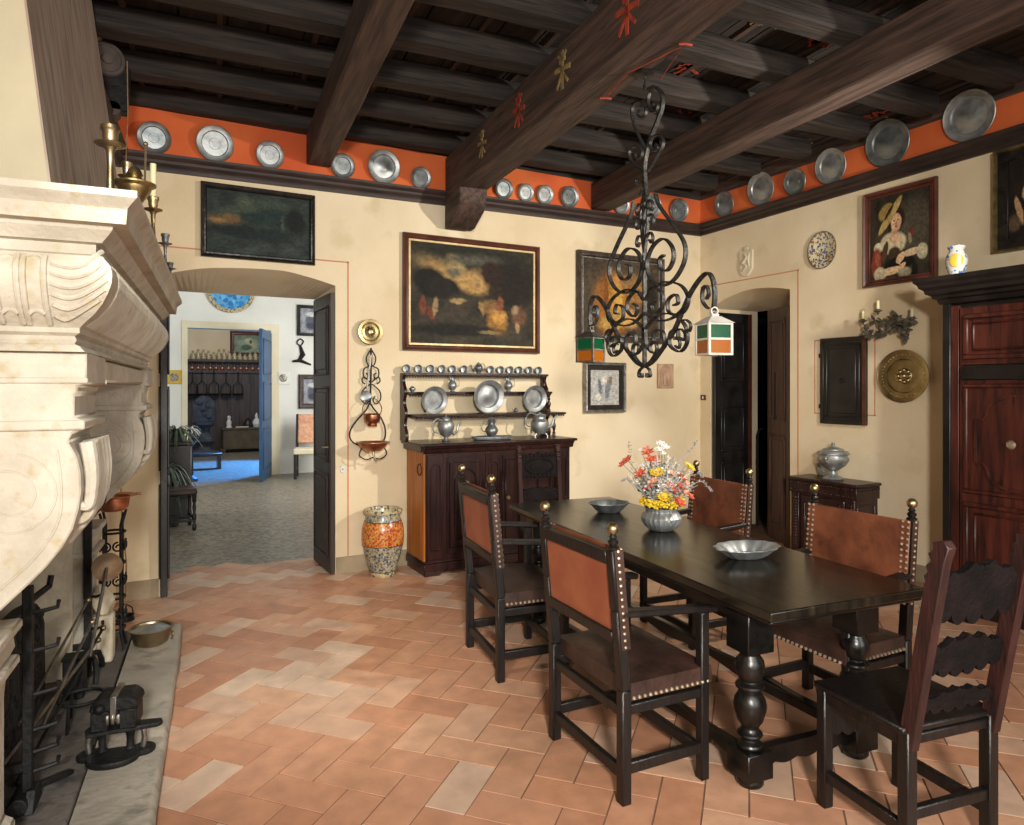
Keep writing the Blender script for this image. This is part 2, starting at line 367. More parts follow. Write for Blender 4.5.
# ------------------------------------------------------------------ room numbers
YB = 5.88      # back wall front face
XR = 5.63      # right wall face
FA = R(4.9)    # the old left wall, chimney and beams stand 5 degrees off the square
FO = Vector((-.2037, .008, 0))
SF, CF = math.sin(FA), math.cos(FA)
def loc(xl, yl, z=0): return Vector((FO.x+xl*CF+yl*SF, FO.y-xl*SF+yl*CF, z))
def loc_inv(p): d = (p[0]-FO.x, p[1]-FO.y); return d[0]*CF-d[1]*SF, d[0]*SF+d[1]*CF
WL = -.49      # left wall in chimney coordinates
HB1 = 3.76                       # band top
def ledge_back(X): return 3.372+.0160*(X+.2)          # the cornice runs slightly uphill in the old house
def ledge_right(Y): return ledge_back(XR)+.011*(YB-Y)

# ================================================================== ROOM SHELL
def floor_tiles():
    L, W = .336, .168; a = R(-47.5); ca, sa = math.cos(a), math.sin(a)
    bm = bmesh.new(); lay = bm.faces.layers.float.new('tile'); g = .0035
    def put(x0, y0, lx, ly):
        cx, cy = x0+lx/2, y0+ly/2
        X = ca*cx-sa*cy; Y = sa*cx+ca*cy
        if X < -.75 or X > XR or Y < -1.6 or Y > 6.62: return
        if Y > 5.98 and not (.0 < X < 1.5): return
        if X < FO.x+Y*SF+WL+.0: return
        v = random.random()
        jit = [random.uniform(-.0025, .0025) for _ in range(8)]
        P = [(x0+g, y0+g), (x0+lx-g, y0+g), (x0+lx-g, y0+ly-g), (x0+g, y0+ly-g)]
        c = []
        for i, (p, q) in enumerate(P):
            p += jit[2*i]*.5; q += jit[2*i+1]*.5
            c.append((ca*p-sa*q, sa*p+ca*q))
        z = random.uniform(-.0006, .0006)
        top = [bm.verts.new((p[0], p[1], z)) for p in c]; f = bm.faces.new(top); f[lay] = v
        bot = [bm.verts.new((p[0], p[1], -.006)) for p in c]
        for i in range(4):
            f = bm.faces.new((bot[i], bot[(i+1) % 4], top[(i+1) % 4], top[i])); f[lay] = v
    n = 34
    for i in range(-n, n):
        for j in range(-n, n):
            # herringbone cell: step (W, W) along the zig-zag, (2L.., ) across
            ox = i*W+j*2*W; oy = i*W-j*2*W
            put(ox, oy, L, W)
            put(ox+0, oy+W, W, L) if False else put(ox-W, oy, W, L)
    me = bpy.data.meshes.new('floor'); bm.to_mesh(me); bm.free(); me.materials.append(M['tiles'])
    o = bpy.data.objects.new('floor', me); col.objects.link(o); struct(o)
floor_tiles()
b = MB(); b.box2((-1.6, -1.7, -.12), (6.0, 6.55, -.004)); struct(b.build('floor_bed', 'grout'))
b = MB(); b.box2((-1.6, 6.55, -.12), (4.2, 20.0, 0)); struct(b.build('floor_hall', 'pebble'))
b = MB(); b.box2((XR+.74, 2.6, -.12), (9.2, 6.5, 0)); struct(b.build('floor_passage', 'grout'))
b = MB(); b.box2((XR-.02, 4.6, -.12), (XR+.76, 5.8, 0)); struct(b.build('floor_sill', 'grout'))

def arched_wall(name, fn, s_a, s_b, h_top, s0, s1, arch, t0, t1, hb, thick, m, pieces=None):
    """front face at d=0, back face at d=thick; arch = [(s,h)...] front opening head; t0,t1,hb the smaller back opening"""
    b = MB()
    def q(p, d): return b.bm.verts.new(fn(p[0], p[1], d))
    def face(ps, d): b.bm.faces.new([q(p, d) for p in ps])
    face([(s_a, 0), (s0, 0), (s0, h_top), (s_a, h_top)], 0)
    face([(s1, 0), (s_b, 0), (s_b, h_top), (s1, h_top)], 0)
    A = smooth(arch, 8)
    for p, r in zip(A, A[1:]): face([p, r, (r[0], h_top), (p[0], h_top)], 0)
    n = len(A)
    B = [(t0+(t1-t0)*i/(n-1), hb) for i in range(n)]
    for i in range(n-1):
        b.bm.faces.new((q(A[i], 0), q(A[i+1], 0), q(B[i+1], thick), q(B[i], thick)))
        face([B[i], B[i+1], (B[i+1][0], h_top), (B[i][0], h_top)], thick)
    b.bm.faces.new((q((s0, 0), 0), q((t0, 0), thick), q((t0, hb), thick), q(A[0], 0)))
    b.bm.faces.new((q((s1, 0), 0), q((t1, 0), thick), q((t1, hb), thick), q(A[-1], 0)))
    face([(s_a, 0), (t0, 0), (t0, h_top), (s_a, h_top)], thick)
    face([(t1, 0), (s_b, 0), (s_b, h_top), (t1, h_top)], thick)
    bmesh.ops.remove_doubles(b.bm, verts=b.bm.verts[:], dist=1e-4)
    o = b.build(name, m)
    for p in o.data.polygons: p.use_smooth = False
    return struct(o)
arched_wall('wall_back', lambda s, h, d: (s, YB+d, h), -.7, XR+.74, 4.05, .10, 1.44,
            [(.10, 2.47), (.45, 2.55), (.95, 2.575), (1.2, 2.54), (1.44, 2.48)], .13, 1.40, 2.43, .62, 'plaster')
arched_wall('wall_right', lambda s, h, d: (XR+d, s, h), -1.7, YB, 4.05, 4.64, 5.72,
            [(4.64, 2.58), (4.9, 2.63), (5.2, 2.64), (5.5, 2.58), (5.72, 2.50)], 4.66, 5.71, 2.50, .74, 'plaster')
# left wall around the firebox: solid pieces in chimney coordinates
def lbox(b, x0, x1, y0, y1, z0, z1):
    vs = [loc(x, y, z) for z in (z0, z1) for x, y in ((x0, y0), (x1, y0), (x1, y1), (x0, y1))]
    v = [b.bm.verts.new(p) for p in vs]
    for f in ((3,2,1,0), (4,5,6,7), (0,1,5,4), (1,2,6,5), (2,3,7,6), (3,0,4,7)): b.bm.faces.new([v[i] for i in f])
FY0, FY1 = 2.72, 4.20                                  # firebox opening
b = MB()
lbox(b, WL-.6, WL, -1.6, FY0, 0, 4.05); lbox(b, WL-.6, WL, FY1, 5.95, 0, 4.05); lbox(b, WL-.6, WL, FY0, FY1, 1.7, 4.05)
struct(b.build('wall_left', 'plaster'))
b = MB(); lbox(b, WL-.6, WL-.52, FY0-.01, FY1+.01, 0, 1.8); struct(b.build('wall_firebox', 'soot'))
# plinth band
b = MB(); b.box2((1.445, YB-.012, 0), (XR, YB+.002, .14)); b.box2((-.3, YB-.012, 0), (.09, YB+.002, .14)); struct(b.build('baseboard_back', 'plinth'))
b = MB(); b.box2((XR-.012, -1.6, 0), (XR+.002, 4.63, .14)); struct(b.build('baseboard_right', 'plinth'))
# orange band and cornice: one run per wall
def run(name, m, prof, p, q, nrm, z0, z1):
    b = MB(); p = Vector(p); q = Vector(q); nrm = Vector(nrm)
    b.prism(prof, 0, 1, lambda u, v, d: p.lerp(q, d)+nrm*u+Vector((0, 0, v+(z0+(z1-z0)*d if v < .2 else HB1-v)))); return struct(b.build(name, m, ang=30))
band = [(0, -.02), (.006, -.02), (.006, .3), (0, .3)]
corn = [(0, -.12), (.028, -.12), (.034, -.1), (.03, -.082), (.05, -.062), (.052, -.042), (.078, -.025), (.085, -.012), (.085, 0), (0, 0)]
xl0 = loc(WL, 5.9)
A0 = (xl0.x-.02, YB, 0); A1 = (XR, YB, 0); B1 = (XR, -1.6, 0)
L0_, L1_, L2_ = ledge_back(A0[0]), ledge_back(XR), ledge_right(-1.6)
run('trim_1', 'orange', band, A0, A1, (0, -1, 0), L0_, L1_); run('trim_2', 'orange', band, A1, B1, (-1, 0, 0), L1_, L2_)
C0 = loc(WL, 5.9); C1 = loc(WL, -1.5)
run('trim_3', 'orange', band, C0, C1, (CF, -SF, 0), L0_, L0_)
run('trim_4', 'cornice', corn, A0, A1, (0, -1, 0), L0_, L1_); run('trim_5', 'cornice', corn, A1, B1, (-1, 0, 0), L1_, L2_); run('trim_6', 'cornice', corn, C0, C1, (CF, -SF, 0), L0_, L0_)
b = MB(); b.box2((-.3, YB-.012, HB1-.004), (XR, YB+.01, 3.92)); struct(b.build('trim_12', 'beamdark'))
b = MB(); b.box2((XR-.012, -1.6, HB1-.004), (XR+.01, YB, 3.92)); struct(b.build('trim_13', 'beam'))
# thin pink lines painted round the openings
def line_back(name, pts, w=.012):
    b = MB()
    for p, q in zip(pts, pts[1:]):
        b.bar((p[0], YB-.0015, p[1]), (q[0], YB-.0015, q[1]), w, .003, up=(0, 1, 0)) if False else None
        x0, x1 = sorted((p[0], q[0])); z0, z1 = sorted((p[1], q[1]))
        b.box2((x0-w/2, YB-.0025, z0-w/2), (x1+w/2, YB+.001, z1+w/2))
    struct(b.build(name, 'redline'))
def line_right(name, pts, w=.012):
    b = MB()
    for p, q in zip(pts, pts[1:]):
        y0, y1 = sorted((p[0], q[0])); z0, z1 = sorted((p[1], q[1]))
        b.box2((XR-.0025, y0-w/2, z0-w/2), (XR+.001, y1+w/2, z1+w/2))
    struct(b.build(name, 'redline'))
p = on_back(348, 262, YB)
line_back('trim_7', [(-.2, 2.69), (p.x, 2.69), (p.x, .15)])
line_right('trim_8', [(5.87, 2.755), (4.545, 2.755), (4.545, .15)])
q0 = on_right(815, 332, XR); q1 = on_right(875, 432, XR)
line_right('trim_9', [(q0.y, 1.36), (q0.y, 2.05), (q1.y, 2.05), (q1.y, 1.36), (q0.y, 1.36)], .01)

# ------------------------------------------------------------------ ceiling
def lp(x, y, z=0): return loc(x, y, z)
b = MB()
lbox(b, -1.2, 6.6, -1.6, 7.0, 3.915, 4.06)
struct(b.build('ceiling', 'plank'))
# boards under the ceiling sheet, running with the beams, with gaps: one mesh (pattern of the ceiling)
b = MB(); x = -1.0; k = 0
while x < 6.3:
    w = random.uniform(.2, .3); lbox(b, x, x+w-.012, -1.5, 6.0 if x < 5.9 else 5.2, 3.885+random.uniform(0, .006), 3.92); x += w
struct(b.build('ceiling_boards', 'plank'))
b = MB(); x = -.9
while x < 6.2:                                          # pale battens over the board joints
    lbox(b, x, x+.035, -1.5, 5.9, 3.868, 3.886); x += random.uniform(.45, .6)
struct(b.build('ceiling_battens', 'beam'))
joist_y = [5.98-.0-.10, 5.30, 4.73, 4.16, 3.59, 3.02, 2.45, 1.88, 1.31, .74, .17, -.4]
for i, jy in enumerate(joist_y):
    t = thing('ceiling_joist', 'x', 'ceiling joist', lp(2.6, jy, HB1-.03), -FA, 'dark joists laid across the main beams')
    w = random.uniform(.15, .18); b = MB(); h = .155
    # slightly wavy hewn edges
    n = 24; L0 = -3.08; L1 = (XR-.24-FO.x-jy*SF)/CF-2.6
    rings = []
    for s in range(n+1):
        xx = L0+(L1-L0)*s/n; j = [random.uniform(-.006, .006) for _ in range(4)]
        rings.append([b.bm.verts.new((xx, yy, zz)) for yy, zz in ((-w/2+j[0], j[1]), (w/2+j[2], j[3]), (w/2+j[2], h), (-w/2+j[0], h))])
    for p, q in zip(rings, rings[1:]):
        for e in range(4): b.bm.faces.new((p[e], p[(e+1) % 4], q[(e+1) % 4], q[e]))
    b.bm.faces.new(rings[0]); b.bm.faces.new(rings[-1][::-1])
    b.build('timber', 'beamdark', t, bevel=.012)
    t['label'] = 'dark rough joist against the back wall above the orange band' if i == 0 else 'dark rough hewn joist, %s one out from the wall joist' % ORD[i-1]
def beam(x0, x1, z0, z1, y0, y1, label, skew=0):
    t = thing('ceiling_beam', label, 'ceiling beam', lp((x0+x1)/2, y0, z0), -FA)
    b = MB(); n = 30; w = (x1-x0)/2; h = z1-z0; rings = []
    for s in range(n+1):
        yy = (y1-y0)*s/n; j = [random.uniform(-.004, .004) for _ in range(4)]
        rings.append([b.bm.verts.new((xx, yy, zz)) for xx, zz in ((-w+j[0], j[1]), (w+j[2], j[3]), (w+j[2], h), (-w+j[0], h))])
    for p, q in zip(rings, rings[1:]):
        for e in range(4): b.bm.faces.new((p[e], p[(e+1) % 4], q[(e+1) % 4], q[e]))
    b.bm.faces.new(rings[0]); b.bm.faces.new(rings[-1][::-1])
    b.build('timber', 'beam', t, bevel=.012)
    return t
def to_local(X, Y): return loc_inv((X, Y))
bx1 = to_local(1.21, 5.85); bx2 = to_local(2.43, 5.6); bx3 = to_local(4.09, 5.85)
beam1 = beam(bx1[0]-.02, bx1[0]+.18, 3.48, 3.735, -1.4, to_local(1.3, YB-.01)[1]-.01, 'plain brown ceiling beam nearest the fireplace')
beam2 = beam(bx2[0], bx2[0]+.27, 3.36, 3.735, -1.4, to_local(2.5, YB-.03)[1], 'heavy middle ceiling beam with painted marks, carrying the chandelier')
beam3 = beam(bx3[0], bx3[0]+.22, 3.46, 3.735, -1.4, to_local(4.2, YB-.01)[1]-.02, 'brown ceiling beam nearest the right wall')
# corbel under the middle beam
b = MB(); prof = [(0, 0), (-.1, 0), (-.34, .1), (-.40, .16), (-.42, .29), (0, .29)]
t = thing('wooden_corbel', 'dark stepped wooden corbel under the middle beam at the back wall', 'corbel', lp(bx2[0]+.12, to_local(2.5, YB-.04)[1], 3.071), -FA)
b.prism(prof, -.13, .13, lambda u, v, d: Vector((d, u, v))); b.build('bracket', 'beam', t, bevel=.01)
# painted ornaments on the middle beam's left face
def ornament(parent, x, y, z, s, m, flip=False):
    b = MB()
    for (p, q, w) in (((0, -.5), (0, .5), .12), ((-.42, -.05), (.42, .1), .13), ((-.3, -.38), (.05, 0), .08), ((.3, -.4), (-.05, 0), .08), ((-.16, .25), (.16, .25), .1), ((-.22, .42), (0, .28), .07), ((.22, .42), (0, .28), .07)):
        b.bar((x, y+p[0]*s, z+p[1]*s), (x, y+q[0]*s, z+q[1]*s), w*s, .003, up=(1, 0, 0)) if False else b.bar((x, y+p[0]*s, z+p[1]*s), (x, y+q[0]*s, z+q[1]*s), .006, w*s, up=(0, 1, 0) if abs(q[1]-p[1]) > abs(q[0]-p[0]) else (0, 0, 1))
    b.build('painted_ornament', m, parent)
for yy, m, s in ((3.0, 'redpaint', .26), (3.72, 'ochrepaint', .24), (4.38, 'redpaint', .24), (5.1, 'ochrepaint', .22)):
    ornament(beam2, -.137, yy+1.4, .19, s, m)
# painted marks on the boards between middle and right beams
for (px, py, m) in ((820, 40, 'redpaint'), (770, 20, 'ochrepaint'), (688, 67, 'redpaint'), (682, 116, 'redpaint'), (876, 115, 'redpaint'), (800, 143, 'ochrepaint')):
    c = on_h(px, py, 3.882); c.z = 3.881
    b = MB()
    for k in range(7):
        a = random.uniform(0, PI); r = random.uniform(.05, .11); o = Vector((random.uniform(-.04, .04), random.uniform(-.04, .04), -.003))
        d = Vector((math.cos(a), math.sin(a), 0))*r
        b.bar(o-d, o+d, .022, .006)
    o = b.build('painted_ornament', m); o.location = c; struct(o); o.name = 'trim_mark'

# ------------------------------------------------------------------ hall and rear room behind the left doorway
HY = 13.2
def bx_wall(name, parts, m):
    b = MB()
    for a, c in parts: b.box2(a, c)
    return struct(b.build(name, m))
o0 = on_back(187.5, 330, HY); o1 = on_back(271, 330, HY); oh = 2.66
bx_wall('wall_hall_end', [((-1.6, HY, 0), (o0.x, HY+.3, 4)), ((o1.x, HY, 0), (4.2, HY+.3, 4)), ((o0.x, HY, oh), (o1.x, HY+.3, 4))], 'white')
bx_wall('wall_hall_left', [((-1.7, 6.5, 0), (-1.6, 13.3, 4))], 'white')
bx_wall('wall_hall_right', [((4.2, 6.5, 0), (4.3, 13.3, 4))], 'white')
bx_wall('ceiling_hall', [((-1.7, 6.5, 4), (4.3, 20, 4.1))], 'white')
f0 = on_back(182, 322, HY).x; f1 = on_back(279, 322, HY).x; w = .10
bx_wall('trim_10', [((f0, HY-.02, 0), (o0.x, HY-.001, oh)), ((o1.x, HY-.02, 0), (f1, HY-.001, oh)), ((f0, HY-.02, oh), (f1, HY-.001, oh+.12))], 'cream')
WY = 19.0
bx_wall('wall_rear', [((-1.6, WY, 0), (4.2, WY+.1, 4.1))], 'plaster')
bx_wall('wall_rear_left', [((-1.7, 13.3, 0), (-1.6, 19.1, 4.1))], 'plaster')
bx_wall('wall_rear_right', [((4.2, 13.3, 0), (4.3, 19.1, 4.1))], 'plaster')
# small dark passage behind the right doorway
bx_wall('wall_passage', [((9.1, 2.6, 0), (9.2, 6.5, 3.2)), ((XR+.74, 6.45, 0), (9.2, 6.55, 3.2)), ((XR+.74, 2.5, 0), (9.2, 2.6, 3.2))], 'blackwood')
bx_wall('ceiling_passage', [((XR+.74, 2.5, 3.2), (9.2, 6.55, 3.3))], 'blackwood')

# ================================================================== FIREPLACE
def pf(xl, yl, z): return loc(xl, yl, z)
fire = thing('fireplace', 'large carved pale stone fireplace with painted hood on the left wall', 'fireplace', loc(WL, 3.45, 0), -FA)
FX, FY = WL, 3.45                              # local origin of the thing in chimney coordinates
def fl(xl, yl, z): return Vector((xl-FX, yl-FY, z))
MY0, MY1 = 2.15, 4.74                          # mantel ends at zero recess
prof = [(0.0,2.145),(0.0,2.126),(.012,2.115),(.022,2.104),(.026,2.098),(.03,2.056),(.066,2.054),(.068,2.044),(.08,2.03),(.094,2.016),(.096,2.012),(.114,2.008),(.114,1.98),(.094,1.972),(.09,1.964),
        (.074,1.945),(.068,1.92),(.07,1.895),(.08,1.868),(.096,1.838),(.12,1.81),(.15,1.785),(.1615,1.773),(.1615,1.759),(.176,1.75),(.17,1.738),(.176,1.728),(.1615,1.72),(.147,1.704)]
def sweep(b, prof, close_top=True, y0=MY0, y1=MY1, xin=WL-.02):
    """profile recess d at height h, mitred round the three free sides"""
    cols = []
    for d, h in prof:
        cols.append([fl(xin, y0+d, h), fl(-d, y0+d, h), fl(-d, y1-d, h), fl(xin, y1-d, h)])
    vs = [[b.bm.verts.new(p) for p in c] for c in cols]
    for a, c in zip(vs, vs[1:]):
        for i in range(3): b.bm.faces.new((a[i], a[i+1], c[i+1], c[i]))
    b.bm.faces.new(vs[0]); b.bm.faces.new(vs[-1][::-1])
b = MB(); sweep(b, prof); b.build('mantel', 'stone', fire, ang=28)
# gadroon ribs on the near side of the frieze, and at the corner a fan of curved leaves
fr = [(d, h) for d, h in prof if 1.775 <= h <= 1.968]
b = MB()
def dep(h):
    for (d0, h0), (d1, h1) in zip(prof, prof[1:]):
        if h0 >= h >= h1 and h0 != h1: return d0+(d1-d0)*(h0-h)/(h0-h1)
    return prof[-1][0]
hs = [1.962-(1.962-1.782)*i/12 for i in range(13)]
for k in range(6):
    xc = -.255-k*.062
    for e in (-.024, .024):
        b.tube([fl(xc+e, MY0+dep(h)-.000, h) for h in hs], .0085, 8)
    b.tube([fl(xc-.024+.048*i/8, MY0+dep(1.955+.008*math.sin(PI*i/8))-.001, 1.952+.014*math.sin(PI*i/8)) for i in range(9)], .0055, 6)
    b.tube([fl(xc-.02+.04*i/8, MY0+dep(1.81)-.002, 1.806+.012*math.sin(PI*i/8)) for i in range(9)], .007, 6)
for k in range(6):
    h0 = 1.945-k*.028
    pts = []
    for i in range(9):
        f = i/8; h = h0-.018*math.sin(PI*f)+.045*f*f; xx = -.215+(.215-dep(min(h, 1.96))-.012)*f
        pts.append(fl(xx, MY0+dep(h)-.001, h))
    b.tube(pts, .0075, 6)
b.build('carved_gadroons', 'stone', fire)
# fine close fluting on the long front of the frieze
b = MB(); y = MY0+.2
while y < MY1-.2:
    b.tube([fl(-dep(h)+.0005, y+ (.03*(1.96-h)), h) for h in hs[::2]], .004, 4); y += .034
b.build('frieze_fluting', 'stone', fire)
# shelf-side corner leaf at the far end, then consoles
cp = [(-.147,1.704),(-.147,1.612),(-.17,1.606),(-.17,1.586),(-.177,1.58),(-.178,1.515),(-.158,1.507),(-.152,1.492),(-.158,1.478),(-.182,1.47),(-.194,1.445),(-.172,1.40),(-.163,1.355),(-.161,1.30),(-.168,1.245),(-.182,1.19),(-.208,1.14),(-.248,1.085),(-.295,1.035),(-.345,.985),(-.40,.93),(-.45,.885),(-.50,.85),(-.56,.83),(-.56,1.704)]
for (y0, y1) in ((2.33, 2.70), (4.22, 4.56)):
    b = MB(); b.prism(cp, y0, y1, lambda u, v, d: fl(u, d, v))
    c = b.build('console', 'stone', fire, bevel=.006, ang=28)
    b = MB()                                                   # side scroll lines and eye
    for s, yy in ((-1, y0),):
        for (r0, r1, tn) in ((.125, .028, 1.9),):
            P = spiral((-.335, 1.29), r0, r1, R(80), -tn, 44)
            b.tube([fl(u, yy, v) for u, v in P], .0035, 5)
        P = smooth([(-.2, 1.42), (-.19, 1.33), (-.195, 1.22), (-.25, 1.12), (-.34, 1.03), (-.46, .92)], 5)
        b.tube([fl(u-.02, yy, v) for u, v in P], .004, 5)
    b.build('scroll_relief', 'stone', c)
    b = MB()                                                   # capital mouldings wrapping the console head
    b.box2(fl(-.55, y0-.012, 1.478), fl(-.15, y1+.012, 1.507))
    for yy in (y0, y1): b.box2(fl(-.55, yy-.006, 1.612), fl(-.143, yy+.006, 1.63))
    b.build('capital_moulding', 'stone', c, bevel=.009, seg=2)
    b = MB(); ym = (y0+y1)/2                                    # acanthus leaf down the front edge
    for k in range(7):
        yk = ym+(k-3)*.045; 
        P = [(-.185+.028, 1.44), (-.166+.02, 1.36), (-.16+.014, 1.30), (-.17+.016, 1.23), (-.19+.012, 1.18), (-.22, 1.12)]
        sh = abs(k-3)*.05
        P = [(u+.004*math.cos(k), max(v-0, 1.10+sh)) for u, v in P]
        b.tube([fl(u, yk, v) for u, v in smooth(P, 4)], [.022*(1-.5*i/20) for i in range(21)], 8)
    b.build('acanthus_leaf', 'stone', c)
# pilasters under the consoles (the jambs)
for (y0, y1, yc) in ((2.36, 2.69, 1), (4.205, 4.53, -1)):
    b = MB(); b.prism([(-.60, .08), (-.43, .08), (-.40, .1), (-.40, .2), (-.43, .22), (-.43, .60), (-.42, .72), (-.40, .76), (-.405, .80), (-.38, .82), (-.38, .85), (-.60, .85)], y0, y1, lambda u, v, d: fl(u, d, v))
    b.box2(fl(-.6, y0-.012, .70), fl(-.39, y1+.012, .73))
    b.build('pilaster', 'stone', fire, bevel=.006)
# cheeks of the firebox
b = MB(); b.box2(fl(WL-.5, FY1-.02, .08), fl(WL+.0, FY1+.01, 1.7)); b.build('firebox_cheek', 'ash', fire)
# inner lintel underside
b = MB(); b.box2(fl(WL-.4, 2.7, 1.62), fl(-.17, 4.22, 1.70)); b.build('lintel', 'stone', fire, bevel=.01)
# hood, tapering to the ceiling, plaster on the near side and marbled paint on the front
hy0, hy1 = 2.42, 4.55
def hx(h): return max(-.25-.18*(h-2.145), WL+.012)
b = MB(); H0, H1 = 2.14, 4.0
q = [fl(WL-.02, hy0, H0), fl(hx(H0), hy0, H0), fl(hx(H0), hy1, H0), fl(WL-.02, hy1, H0)]
r = [fl(WL-.02, hy0+.1, H1), fl(max(hx(H1), WL+.01), hy0+.1, H1), fl(max(hx(H1), WL+.01), hy1-.1, H1), fl(WL-.02, hy1-.1, H1)]
v = [b.bm.verts.new(p) for p in q+r]
for f in ((0,1,5,4), (1,2,6,5), (2,3,7,6), (4,5,6,7), (3,2,1,0)): b.bm.faces.new([v[i] for i in f])
b.build('hood', 'hoodplaster', fire)
b = MB(); e = .006
v = [b.bm.verts.new(p) for p in (fl(hx(H0)+e, hy0-.004, H0), fl(hx(H0)+e, hy1+.004, H0), fl(hx(H1)+e, hy1-.1, H1), fl(hx(H1)+e, hy0+.096, H1), fl(hx(H0)-.0, hy0-.004, H0), fl(hx(H0), hy1+.004, H0), fl(hx(H1), hy1-.1, H1), fl(hx(H1), hy0+.096, H1))]
for f in ((0,1,2,3), (7,6,5,4), (0,4,5,1), (1,5,6,2), (2,6,7,3), (3,7,4,0)): b.bm.faces.new([v[i] for i in f])
b.build('hood_front', 'hoodmarble', fire)
b = MB(); b.box2(fl(hx(H0)+.0, hy0-.02, 2.144), fl(hx(H0)+.02, hy1+.02, 2.18)); b.build('hood_base_strip', 'cornice', fire)
# hearth slab
t = thing('hearth_slab', 'long worn pale stone slab raised on the floor before the fireplace', 'hearth slab', loc(-.13, 3.1, 0), -FA)
b = MB(); n = 20; ys = [.9+(4.90-.9)*i/n for i in range(n+1)]; rings = []
for i, yy in enumerate(ys):
    j = random.uniform(-.006, .006)
    rings.append([b.bm.verts.new((p[0]+.13, yy-3.1, p[1])) for p in ((-.27, 0), (0+j, 0), (.004+j, .045), (-.006+j, .074), (-.016+j, .08), (-.27, .08))])
for a, c in zip(rings, rings[1:]):
    for e in range(6): b.bm.faces.new((a[e], a[(e+1) % 6], c[(e+1) % 6], c[e]))
b.bm.faces.new(rings[0]); b.bm.faces.new(rings[-1][::-1]); b.build('slab', 'slab', t, ang=50)
t = thing('hearth_bed', 'dark sooty stone paving of the fire bed behind the pale slab', 'hearth', loc(-.6, 3.1, 0), -FA)
b = MB(); b.box2((-.44, -2.2, 0), (.322, 1.8, .076)); b.build('paving', 'hearth', t, bevel=.008)
# fireback
t = thing('cast_iron_fireback', 'black rough cast iron fireback with rounded shoulders at the back of the fire', 'fireback', loc(-.60, 3.35, .076), -FA)
b = MB(); P = [(-.62, 0), (.62, 0), (.64, .1), (.62, .38), (.56, .46), (.46, .52), (.30, .545), (0, .56), (-.30, .545), (-.5, .5), (-.6, .42)]
b.prism(P, -.03, .03, lambda u, v, d: Vector((d, u, v)))
for k in range(160):
    u = random.uniform(-.56, .56); vv = random.uniform(.05, .48)
    b.ball((.03, u, vv), random.uniform(.012, .03), 6, (.6, 1, 1))
b.build('plate', 'soot', t, bevel=.01)

# ------------------------------------------------------------------ fire irons
def hpt(px, py, z): return on_h(px, py, z)
# near andiron
g = hpt(28, 806, .08)
t = thing('andiron', 'tall black iron andiron with hooked rungs at the left edge of the hearth', 'andiron', (g.x, g.y, .08), -FA)
b = MB(); b.box2((-.016, -.016, .05), (.016, .016, .80)); b.build('post', 'blackiron', t, bevel=.003)
b = MB(); b.tube([(-.02, -.07, .03), (-.02, .07, .03)], .032, 12); b.prism([(-.07, -.0), (.07, 0), (.03, .07), (-.03, .07)], .0, .03, lambda u, v, d: Vector((d, u, v))); b.bar((0, .05, .04), (.1, .2, .0), .03, .02); b.build('foot', 'blackiron', t, bevel=.003)
for z in (.12, .19, .27, .40, .56, .70):
    b = MB(); b.tube([(0, 0, z), (.05, .02, z), (.085, .03, z+.005), (.09, .03, z+.03)], .008, 6); b.build('hook', 'blackiron', t)
b = MB(); b.bar((-.0, 0, .15), (-.24, 0, .13), .03); b.bar((-.24, 0, .13), (-.24, 0, .0), .025); b.build('billet_bar', 'blackiron', t)
b = MB(); b.tube([(0, 0, .74), (.02, .07, .75), (.04, .13, .76), (.045, .14, .80)], .012, 6); b.build('side_arm', 'blackiron', t)
# far andiron with ring cup
g = hpt(88, 676, .08)
t = thing('andiron', 'tall black andiron ending in an open ring cup, far side of the hearth', 'andiron', (g.x, g.y, .08), -FA)
b = MB(); b.box2((-.018, -.018, .0), (.018, .018, .84)); b.build('post', 'blackiron', t, bevel=.003)
b = MB()
for a in (0, 90, 180, 270):
    c, s = math.cos(R(a+20)), math.sin(R(a+20))
    b.strap([(0, 0, .82), (.03*c, .03*s, .84), (.075*c, .075*s, .90), (.09*c, .09*s, .96), (.085*c, .085*s, 1.02)], .012, .006, (-s, c, 0))
P = [(.085*math.cos(2*PI*i/24), .085*math.sin(2*PI*i/24), 1.02) for i in range(25)]; b.tube(P, .008, 6)
b.build('ring_cup', 'blackiron', t)
b = MB()
for sx in (-1, 1): b.tube([(0, 0, .12), (0.04, sx*.06, .10), (.05, sx*.1, .04), (.05, sx*.12, .0)], .014, 6)
b.build('foot', 'blackiron', t)
b = MB(); b.bar((0, 0, .16), (-.2, 0, .16), .03); b.bar((-.2, 0, .16), (-.2, 0, 0), .025); b.build('billet_bar', 'blackiron', t)
for z in (.25, .42, .58):
    b = MB(); b.tube([(0, 0, z), (.04, -.02, z), (.07, -.02, z+.01), (.07, -.02, z+.04)], .008, 6); b.build('hook', 'blackiron', t)
